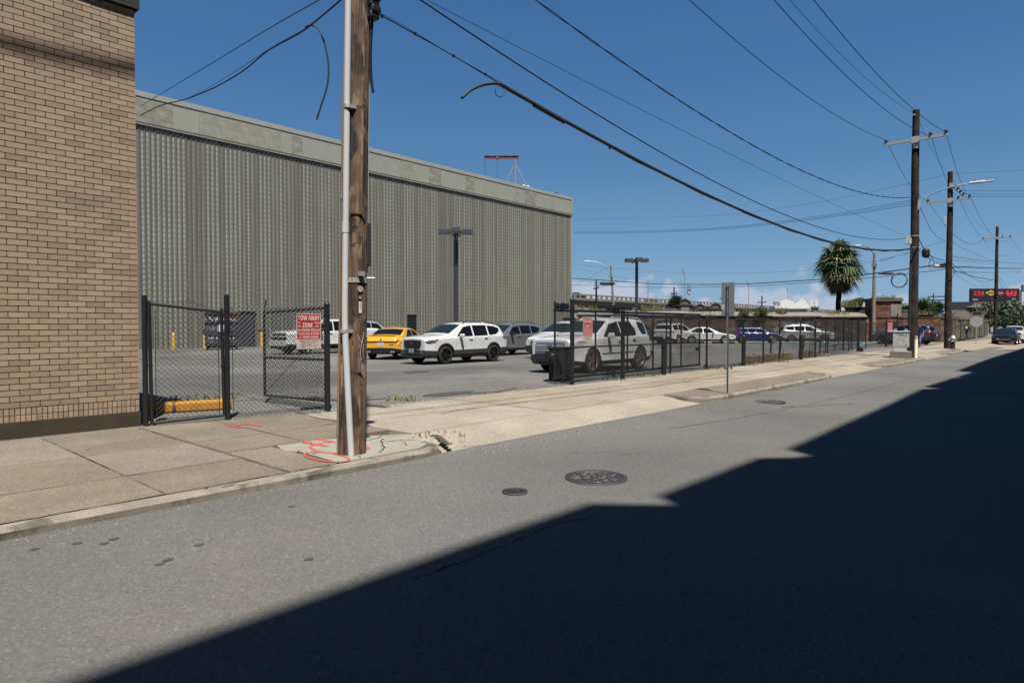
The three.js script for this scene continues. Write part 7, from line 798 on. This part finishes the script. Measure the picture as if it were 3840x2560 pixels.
function farPole(label, x, z, H, arm, name = 'utility_pole') { const o = thing(name, label, 'utility pole', [x, 0, z]); part('trunk', [rod([0, 0, 0], [0, H, 0], 0.17, 0.12, 8)], darkWood, o); if (arm) { part('crossarm', [place(cbox(arm, 0.14, 0.12), 0, H - 1.2, 0, 0.9)], darkWood, o); for (const s of [-0.45, 0, 0.45]) part('insulator', [place(rod([s * arm, 0, 0], [s * arm, 0.25, 0], 0.05, 0.05, 6), 0, H - 1.13, 0, 0.9)], insMat, o); } }
farPole('distant utility pole left of the leaning street light', 79, -54.5, 8.4, 2.4); farPole('distant utility pole right of the highway sign', 109.4, -58.1, 8.9, 2.6); farPole('distant utility pole left of the blank road sign', 105.9, -47, 7.6, 2.6); farPole('distant utility pole left of the white tomb', 120.3, -46, 7.3, 2.8); farPole('distant utility pole right of the brick tomb', 149, -29, 7.3, 2.4); farPole('distant pole with floodlights left of the billboard', 170, -20.7, 6.4, 2.4); farPole('thin distant pole behind the blue street banner', 177, -28, 9.3, 0); farPole('dark pole in front of the billboard post', 196, -19.2, 9, 1.6);
function hwLight(label, x, z, H, y0, L, dir) { const o = thing('highway_light', label, 'street light', [x, y0, z]); part('pole', [rod([0, 0, 0], [0, H - y0, 0], 0.12, 0.07, 8)], std([0.3, 0.22, 0.2], 0.6), o); part('arm', [tube([[0, H - y0 - 0.3, 0], [dir * L * 0.5, H - y0 + 0.9, 0], [dir * L, H - y0 + 1.2, 0]], 0.05, 5), tube([[0, H - y0 - 1.1, 0], [dir * L * 0.55, H - y0 + 0.8, 0]], 0.035, 5)], std([0.3, 0.22, 0.2], 0.6), o); part('lamp_head', [place(rbox(0.8, 0.14, 0.3, 0.06), dir * (L + 0.3), H - y0 + 1.2, 0)], std([0.55, 0.55, 0.55], 0.5), o); }
hwLight('tall rusty highway light right of the lot light', 142, -72.6, 14, 7.3, 2.6, -1); hwLight('shorter highway light left of the highway sign', 136, -79.0, 12.6, 7.3, 1.6, 1); hwLight('highway light just right of the blank road sign', 196, -79, 14.4, 7.3, 2.6, -1); hwLight('highway light left of the palm', 230, -79, 14, 7.3, 2.6, -1);
{ const o = thing('street_light', 'pale leaning concrete street light pole by the tombs', 'street light', [73.2, 0, -47.8]); part('pole', [rod([0.3, 0, 0.25], [-0.25, 9.7, -0.2], 0.2, 0.11, 10)], paleStone, o); part('arm', [tube([[-0.2, 8.4, -0.15], [-0.7, 9.4, -0.6], [-1.5, 10.1, -1.4], [-2.2, 10.25, -2.1]], 0.05, 6)], galv, o); part('lamp_head', [place(rbox(0.85, 0.16, 0.32, 0.07), -2.5, 10.24, -2.4, -0.8)], std([0.7, 0.7, 0.7], 0.5), o); part('bracket', [cbox(0.4, 0.3, 0.4, -0.2, 8.3, -0.15)], galv, o); }
{ const o = thing('street_light', 'tall pale street light pole before the brick tomb', 'street light', [69.8, 0.1, -15.9]); part('pole', [rod([0, 0, 0], [-0.05, 8.6, 0], 0.2, 0.12, 12)], paleStone, o); part('arm', [tube([[-0.05, 7.3, 0], [-0.15, 8.6, -0.1], [-0.5, 9.15, -0.5], [-0.9, 9.3, -0.95]], 0.06, 6)], std([0.3, 0.2, 0.14], 0.6), o); part('lamp_head', [place(rbox(0.6, 0.14, 0.28, 0.06), -1.1, 9.28, -1.2, -0.85)], std([0.6, 0.6, 0.6], 0.5), o); part('bracket', [cbox(0.4, 0.35, 0.4, -0.05, 7.4, 0)], std([0.2, 0.19, 0.18], 0.7), o); }
{ const o = thing('highway_sign', 'blue East 10 interstate shield sign on the elevated highway', 'sign', [158, 7.35, -79.6], -0.9); const t = canvasTex(128, 256, x => { x.clearRect(0, 0, 128, 256); x.fillStyle = '#23407e'; x.fillRect(10, 6, 108, 74); x.fillStyle = '#e8ebf2'; x.font = 'bold 44px sans-serif'; x.textAlign = 'center'; x.fillText('East', 64, 58); x.fillStyle = '#23407e'; x.beginPath(); x.moveTo(10, 98); x.lineTo(118, 98); x.lineTo(120, 160); x.quadraticCurveTo(116, 220, 64, 248); x.quadraticCurveTo(12, 220, 8, 160); x.fill(); x.fillStyle = '#a4343a'; x.fillRect(10, 98, 108, 34); x.fillStyle = '#e8ebf2'; x.font = 'bold 76px sans-serif'; x.fillText('10', 64, 204); }); t.premultiplyAlpha = false; part('post', [tube([[0.2, 0, -0.1], [0.2, 1.2, -0.1], [0.5, 2, -0.06], [0.35, 2.6, -0.05], [0, 3.2, -0.05]], 0.09, 6)], galv, o); part('sign_face', [place(new THREE.PlaneGeometry(1.3, 2.6), 0, 3.7, 0)], std(0xffffff, 0.6, { map: t, alphaTest: 0.5, side: THREE.DoubleSide }), o); }
{ const o = thing('speed_sign', 'white speed limit 60 sign beyond the white tomb', 'sign', [126.7, 0, -38.8], -0.95); part('post', [rod([0, 0, -0.05], [0, 6.2, -0.05], 0.06, 0.06, 6)], galv, o); part('sign_face', [place(new THREE.BoxGeometry(1.3, 1.7, 0.04), 0, 5.6, 0)], std(0xffffff, 0.6, { map: canvasTex(96, 128, x => { x.fillStyle = '#d4d6d6'; x.fillRect(0, 0, 96, 128); x.fillStyle = '#222'; x.font = 'bold 18px sans-serif'; x.textAlign = 'center'; x.fillText('SPEED', 48, 30); x.fillText('LIMIT', 48, 52); x.font = 'bold 54px sans-serif'; x.fillText('60', 48, 110); }) }), o); }
{ const o = thing('street_banner', 'distant blue sign board left of the second street pole', 'sign', [201.5, 0, -30.6], -1.2); part('post', [rod([0, 0, 0], [0, 9, 0], 0.12, 0.12, 6)], galv, o); part('board', [place(cbox(5.2, 1.3, 0.2), 0, 9.0, 0.12)], std([0.05, 0.12, 0.24], 0.6), o); part('stripe', [place(cbox(4, 0.3, 0.02), 0, 9.0, 0.235)], std([0.6, 0.62, 0.65], 0.6), o); }
{ const o = thing('dark_board', 'dark billboard back between the vaulted tomb and second pole', 'billboard', [190, 0, -24.5], -1.2); part('panel', [cbox(5, 3.4, 0.5, 0, 5.9, 0)], std([0.012, 0.016, 0.024], 0.7), o); part('frame', [cbox(5.2, 0.15, 0.6, 0, 4.1, 0)], galv, o); for (const x of [-1.8, 1.8]) part('leg', [rod([x, 0, 0], [x, 4.3, 0], 0.12, 0.12, 6)], galv, o); }
// billboard with lit red digits
{ const bt = (lit) => canvasTex(1024, 320, (x, w, h) => { x.fillStyle = lit ? '#000' : '#0c0d16'; x.fillRect(0, 0, w, h); x.textAlign = 'center'; const dig = (s, cx, y, c) => { x.font = 'bold 132px monospace'; x.fillStyle = c; x.fillText(s, cx, y); }; dig('234', 165, 150, '#c01824'); dig('643', 860, 150, '#f01c24'); x.font = 'bold 38px monospace'; x.fillStyle = '#a0141c'; x.fillText('MILLION', 175, 186); x.fillStyle = '#e01820'; x.fillText('MILLION', 868, 186); if (!lit) { x.fillStyle = '#b9a52a'; x.beginPath(); x.ellipse(430, 105, 66, 66, 0, 0, 7); x.fill(); x.beginPath(); x.ellipse(345, 95, 34, 26, -0.4, 0, 7); x.fill(); x.fillStyle = '#8c2a1c'; x.fillRect(365, 84, 124, 34); x.fillStyle = '#39424a'; x.fillRect(372, 124, 112, 9); x.fillStyle = '#8e1a24'; x.beginPath(); x.ellipse(625, 105, 62, 62, 0, 0, 7); x.fill(); x.fillStyle = '#c8ccd0'; x.fillRect(560, 92, 130, 20); x.fillStyle = '#9fb2bd'; x.fillRect(40, 252, 34, 34); x.fillRect(78, 258, 70, 24); x.fillStyle = '#6e78a0'; x.fillRect(880, 236, 74, 36); x.fillStyle = '#5a6672'; x.fillRect(400, 262, 120, 6); } });
  const o = thing('billboard', 'black lottery billboard with lit red digits on a round post', 'billboard', [273.2, 0, -25.7], -Math.PI / 2 + 0.72);
  part('screen', [place(new THREE.PlaneGeometry(16.1, 4.3), 0, 12.25, 0.42)], std(0xffffff, 0.6, { map: bt(false), emissive: new THREE.Color(1, 1, 1), emissiveMap: bt(true), emissiveIntensity: 0.5 }), o); part('cabinet', [cbox(16.3, 4.5, 0.8, 0, 12.25, 0)], M.blackMatte, o); part('skirt', [cbox(15, 0.75, 0.7, 0.3, 9.6, 0.1)], std([0.16, 0.075, 0.06], 0.8), o); part('catwalk', [cbox(18, 0.12, 1.6, 0, 9.16, 0.6)], M.iron, o); part('rear_panel', [cbox(3.4, 4.4, 0.6, 8.6, 11.9, -1.6)], std([0.1, 0.1, 0.11], 0.8), o); part('post', [rod([-2.6, 0, -0.5], [-2.6, 9.2, -0.5], 0.95, 0.9, 16)], std([0.15, 0.09, 0.07], 0.8), o); }
{ const o = thing('low_building', 'pale low building at the right edge beyond the parked cars', 'building', [215, 0, -12]); const pm = std([0.4, 0.4, 0.42], 0.8); part('wall', [box(-2, 12, 0, 4.1, -4, 9)], pm, o); part('roof_edge', [box(-2.2, 12.2, 4.1, 4.4, -4.2, 9.2)], std([0.55, 0.55, 0.55], 0.7), o); part('garage_door', [box(-2.05, -2.002, 0, 2.6, -2.5, 5)], M.blackMatte, o); part('gutter', [box(-2.3, -2.21, 3.9, 4.1, -4.2, 9.2)], M.iron, o); }
{ const o = thing('far_building', 'blocky grey building far behind the billboard posts', 'building', [290, 0, -37]); part('wall', [box(0, 12, 0, 8.5, -4, 9)], std([0.34, 0.36, 0.38], 0.8), o); part('roof_edge', [box(-0.2, 12.2, 8.5, 8.9, -4.2, 9.2)], midStone, o); for (let i = 0; i < 4; i++) part('window', [box(-0.05, -0.002, 5.5, 7, -3 + i * 3, -1.4 + i * 3)], tintM, o); }
// ---------- people ----------
function person(label, pos, turn, J, col, hairLong) {
  const o = thing('person', label, 'person', pos, turn);
  const seg = (p, a, b, ra, rb) => { const abx = b[0] - a[0], aby = b[1] - a[1], abz = b[2] - a[2], t = clamp(((p[0] - a[0]) * abx + (p[1] - a[1]) * aby + (p[2] - a[2]) * abz) / (abx * abx + aby * aby + abz * abz + 1e-9)); return Math.hypot(p[0] - a[0] - abx * t, p[1] - a[1] - aby * t, p[2] - a[2] - abz * t) - (ra + (rb - ra) * t); };
  const smin = (a, b, k) => { const h = clamp(0.5 + 0.5 * (b - a) / k); return b + (a - b) * h - k * h * (1 - h); };
  function blobMesh(bones, c, half, res, k) {
    const mc = new MarchingCubes(res, new THREE.MeshBasicMaterial(), false, false, 60000); mc.isolation = 0; const n = res;
    for (let z = 0; z < n; z++) for (let y = 0; y < n; y++) for (let x = 0; x < n; x++) { const p = [c[0] + ((x - n / 2) / (n / 2)) * half, c[1] + ((y - n / 2) / (n / 2)) * half, c[2] + ((z - n / 2) / (n / 2)) * half]; let d = 9; for (const b of bones) { const e = seg(p, b[0], b[1], b[2], b[3]); if (e < d + 0.2) d = smin(d, e, b[4] || k); } mc.field[x + y * n + z * n * n] = -d; }
    mc.update(); const g = new THREE.BufferGeometry(), m = mc.count; g.setAttribute('position', new THREE.BufferAttribute(mc.positionArray.slice(0, m * 3), 3)); g.setAttribute('normal', new THREE.BufferAttribute(mc.normalArray.slice(0, m * 3), 3)); g.scale(half, half, half); g.translate(...c); return g;
  }
  const B = [[J.hip, J.chest, 0.13, 0.145], [J.chest, J.neck, 0.12, 0.055], [J.neck, J.head, 0.052, 0.06], [J.shL, J.shR, 0.07, 0.07]];
  for (const s of ['L', 'R']) B.push([J['sh' + s], J['el' + s], 0.058, 0.042], [J['el' + s], J['wr' + s], 0.042, 0.028], [J['hp' + s], J['kn' + s], 0.088, 0.058], [J['kn' + s], J['an' + s], 0.056, 0.037], [J['an' + s], J['to' + s], 0.042, 0.032]);
  const parts = [blobMesh(B, [0, 0.86, 0], 0.95, 132, 0.05)];
  const h = J.head; parts.push(blobMesh([[[h[0], h[1] - 0.02, h[2]], [h[0], h[1] + 0.06, h[2]], 0.078, 0.083], [[h[0] + 0.045, h[1] - 0.06, h[2]], [h[0] + 0.03, h[1], h[2]], 0.05, 0.05], [[h[0] + 0.09, h[1] + 0.005, h[2]], [h[0] + 0.1, h[1] - 0.02, h[2]], 0.012, 0.016, 0.015], [[h[0] + 0.082, h[1] - 0.055, h[2] - 0.015], [h[0] + 0.082, h[1] - 0.055, h[2] + 0.015], 0.008, 0.008, 0.01], [[h[0], h[1], h[2] - 0.085], [h[0], h[1] + 0.03, h[2] - 0.085], 0.014, 0.016, 0.01], [[h[0], h[1], h[2] + 0.085], [h[0], h[1] + 0.03, h[2] + 0.085], 0.014, 0.016, 0.01], [[h[0], h[1] - 0.12, h[2]], [h[0], h[1] - 0.05, h[2]], 0.05, 0.05]], [h[0], h[1] - 0.01, h[2]], 0.17, 76, 0.03));
  for (const s of ['L', 'R']) { const w = J['wr' + s], d = J['hd' + s], out = V(d[0] - w[0], d[1] - w[1], d[2] - w[2]).normalize(), sd = V(out.y > 0.7 || out.y < -0.7 ? 1 : 0, out.y > 0.7 || out.y < -0.7 ? 0 : 1, 0).addScaledVector(out, 0).cross(out).normalize().cross(out).normalize(), nrm = out.clone().cross(sd).normalize(), at = (a, b, c) => [w[0] + out.x * a + sd.x * b + nrm.x * c, w[1] + out.y * a + sd.y * b + nrm.y * c, w[2] + out.z * a + sd.z * b + nrm.z * c]; const bn = [[at(-0.02, 0, 0), at(0.08, 0.02, 0), 0.026, 0.018], [at(0, 0, 0), at(0.08, -0.02, 0), 0.024, 0.018]];
    [[-0.03, 0.055], [-0.01, 0.068], [0.01, 0.062], [0.03, 0.048]].forEach(([b, l]) => { bn.push([at(0.08, b, 0), at(0.08 + l * 0.55, b * 1.15, 0.006), 0.0095, 0.009, 0.006], [at(0.08 + l * 0.55, b * 1.15, 0.006), at(0.08 + l, b * 1.2, 0.024), 0.009, 0.008, 0.006]); }); bn.push([at(0.02, -0.025, 0), at(0.055, -0.055, 0.012), 0.013, 0.011, 0.01], [at(0.055, -0.055, 0.012), at(0.085, -0.06, 0.024), 0.011, 0.009, 0.006]); parts.push(blobMesh(bn, at(0.06, 0, 0), 0.13, 58, 0.014)); }
  const g = join(parts), p = g.attributes.position, c = new Float32Array(p.count * 3); for (let i = 0; i < p.count; i++) c.set(col(p.getX(i), p.getY(i), p.getZ(i)), i * 3); g.setAttribute('color', new THREE.BufferAttribute(c, 3));
  part('body', [g], std(0xffffff, 0.85, { vertexColors: true }), o);
  const hb = [[[h[0] - 0.02, h[1] + 0.05, h[2]], [h[0] - 0.03, h[1] + 0.03, h[2]], 0.092, 0.09], [[h[0] - 0.05, h[1] + 0.04, h[2]], [h[0] - 0.06, h[1] - 0.06, h[2]], 0.07, 0.06]]; if (hairLong) hb.push([[h[0] - 0.06, h[1] - 0.02, h[2] - 0.04], [h[0] - 0.08, h[1] - 0.34, h[2] - 0.05], 0.055, 0.035], [[h[0] - 0.06, h[1] - 0.02, h[2] + 0.04], [h[0] - 0.08, h[1] - 0.34, h[2] + 0.05], 0.055, 0.035]); part('hair', [blobMesh(hb, [h[0] - 0.04, h[1] - 0.1, h[2]], 0.34, 64, 0.03)], std([0.016, 0.01, 0.008], 0.6), o); return o;
}
const skin = [0.3, 0.17, 0.11], skinD = [0.09, 0.05, 0.035];
person('person in a blue top and jeans walking beside the first street pole', [54.07, 0.125, -9.35], 2.9, { hip: [0, 0.9, 0], chest: [0.01, 1.2, 0], neck: [0, 1.4, 0], head: [0.02, 1.53, 0], shL: [0, 1.34, -0.16], shR: [0, 1.34, 0.16], elL: [-0.05, 1.08, -0.23], elR: [0.02, 1.08, 0.24], wrL: [0.06, 0.86, -0.24], wrR: [0.12, 0.86, 0.25], hdL: [0.08, 0.8, -0.24], hdR: [0.14, 0.8, 0.25], hpL: [0, 0.86, -0.09], hpR: [0, 0.86, 0.09], knL: [0.14, 0.48, -0.09], knR: [-0.02, 0.47, 0.09], anL: [0.12, 0.08, -0.09], anR: [-0.18, 0.12, 0.09], toL: [0.25, 0.035, -0.1], toR: [-0.06, 0.04, 0.1] }, (x, y, z) => y > 1.43 ? skin : (Math.abs(z) > 0.19 && y < 1.15) ? skin : y > 0.86 ? [0.035, 0.06, 0.24] : y > 0.1 ? [0.12, 0.17, 0.36] : [0.02, 0.02, 0.022], true);
{ const o = person('person in a dark green top holding a white bag by the far wall', [89.6, 0.13, -10.85], 2.95, { hip: [0, 0.92, 0], chest: [0, 1.24, 0], neck: [0, 1.45, 0], head: [0.02, 1.58, 0], shL: [0, 1.39, -0.18], shR: [0, 1.39, 0.18], elL: [-0.02, 1.12, -0.27], elR: [-0.02, 1.12, 0.27], wrL: [0.2, 1.16, -0.1], wrR: [0.2, 1.16, 0.1], hdL: [0.26, 1.2, -0.04], hdR: [0.26, 1.2, 0.04], hpL: [0, 0.88, -0.1], hpR: [0, 0.88, 0.1], knL: [0.1, 0.49, -0.09], knR: [-0.02, 0.48, 0.09], anL: [0.08, 0.08, -0.09], anR: [-0.14, 0.11, 0.09], toL: [0.22, 0.035, -0.1], toR: [-0.02, 0.04, 0.1] }, (x, y, z) => y > 1.48 ? skinD : (x > 0.15 && Math.abs(z) < 0.14) ? skinD : y > 0.88 ? (z > 0.15 ? [0.01, 0.05, 0.03] : [0.012, 0.014, 0.016]) : y > 0.1 ? [0.05, 0.08, 0.16] : [0.02, 0.02, 0.02], false);
  solo('white_bag', [place(rbox(0.14, 0.26, 0.22, 0.05, 0, 0, 0, 3), 89.31, 1.46, -10.9)], std([0.7, 0.68, 0.66], 0.7), 'white bag held against the chest of the far person', 'bag'); }
renderer.render(scene, camera);
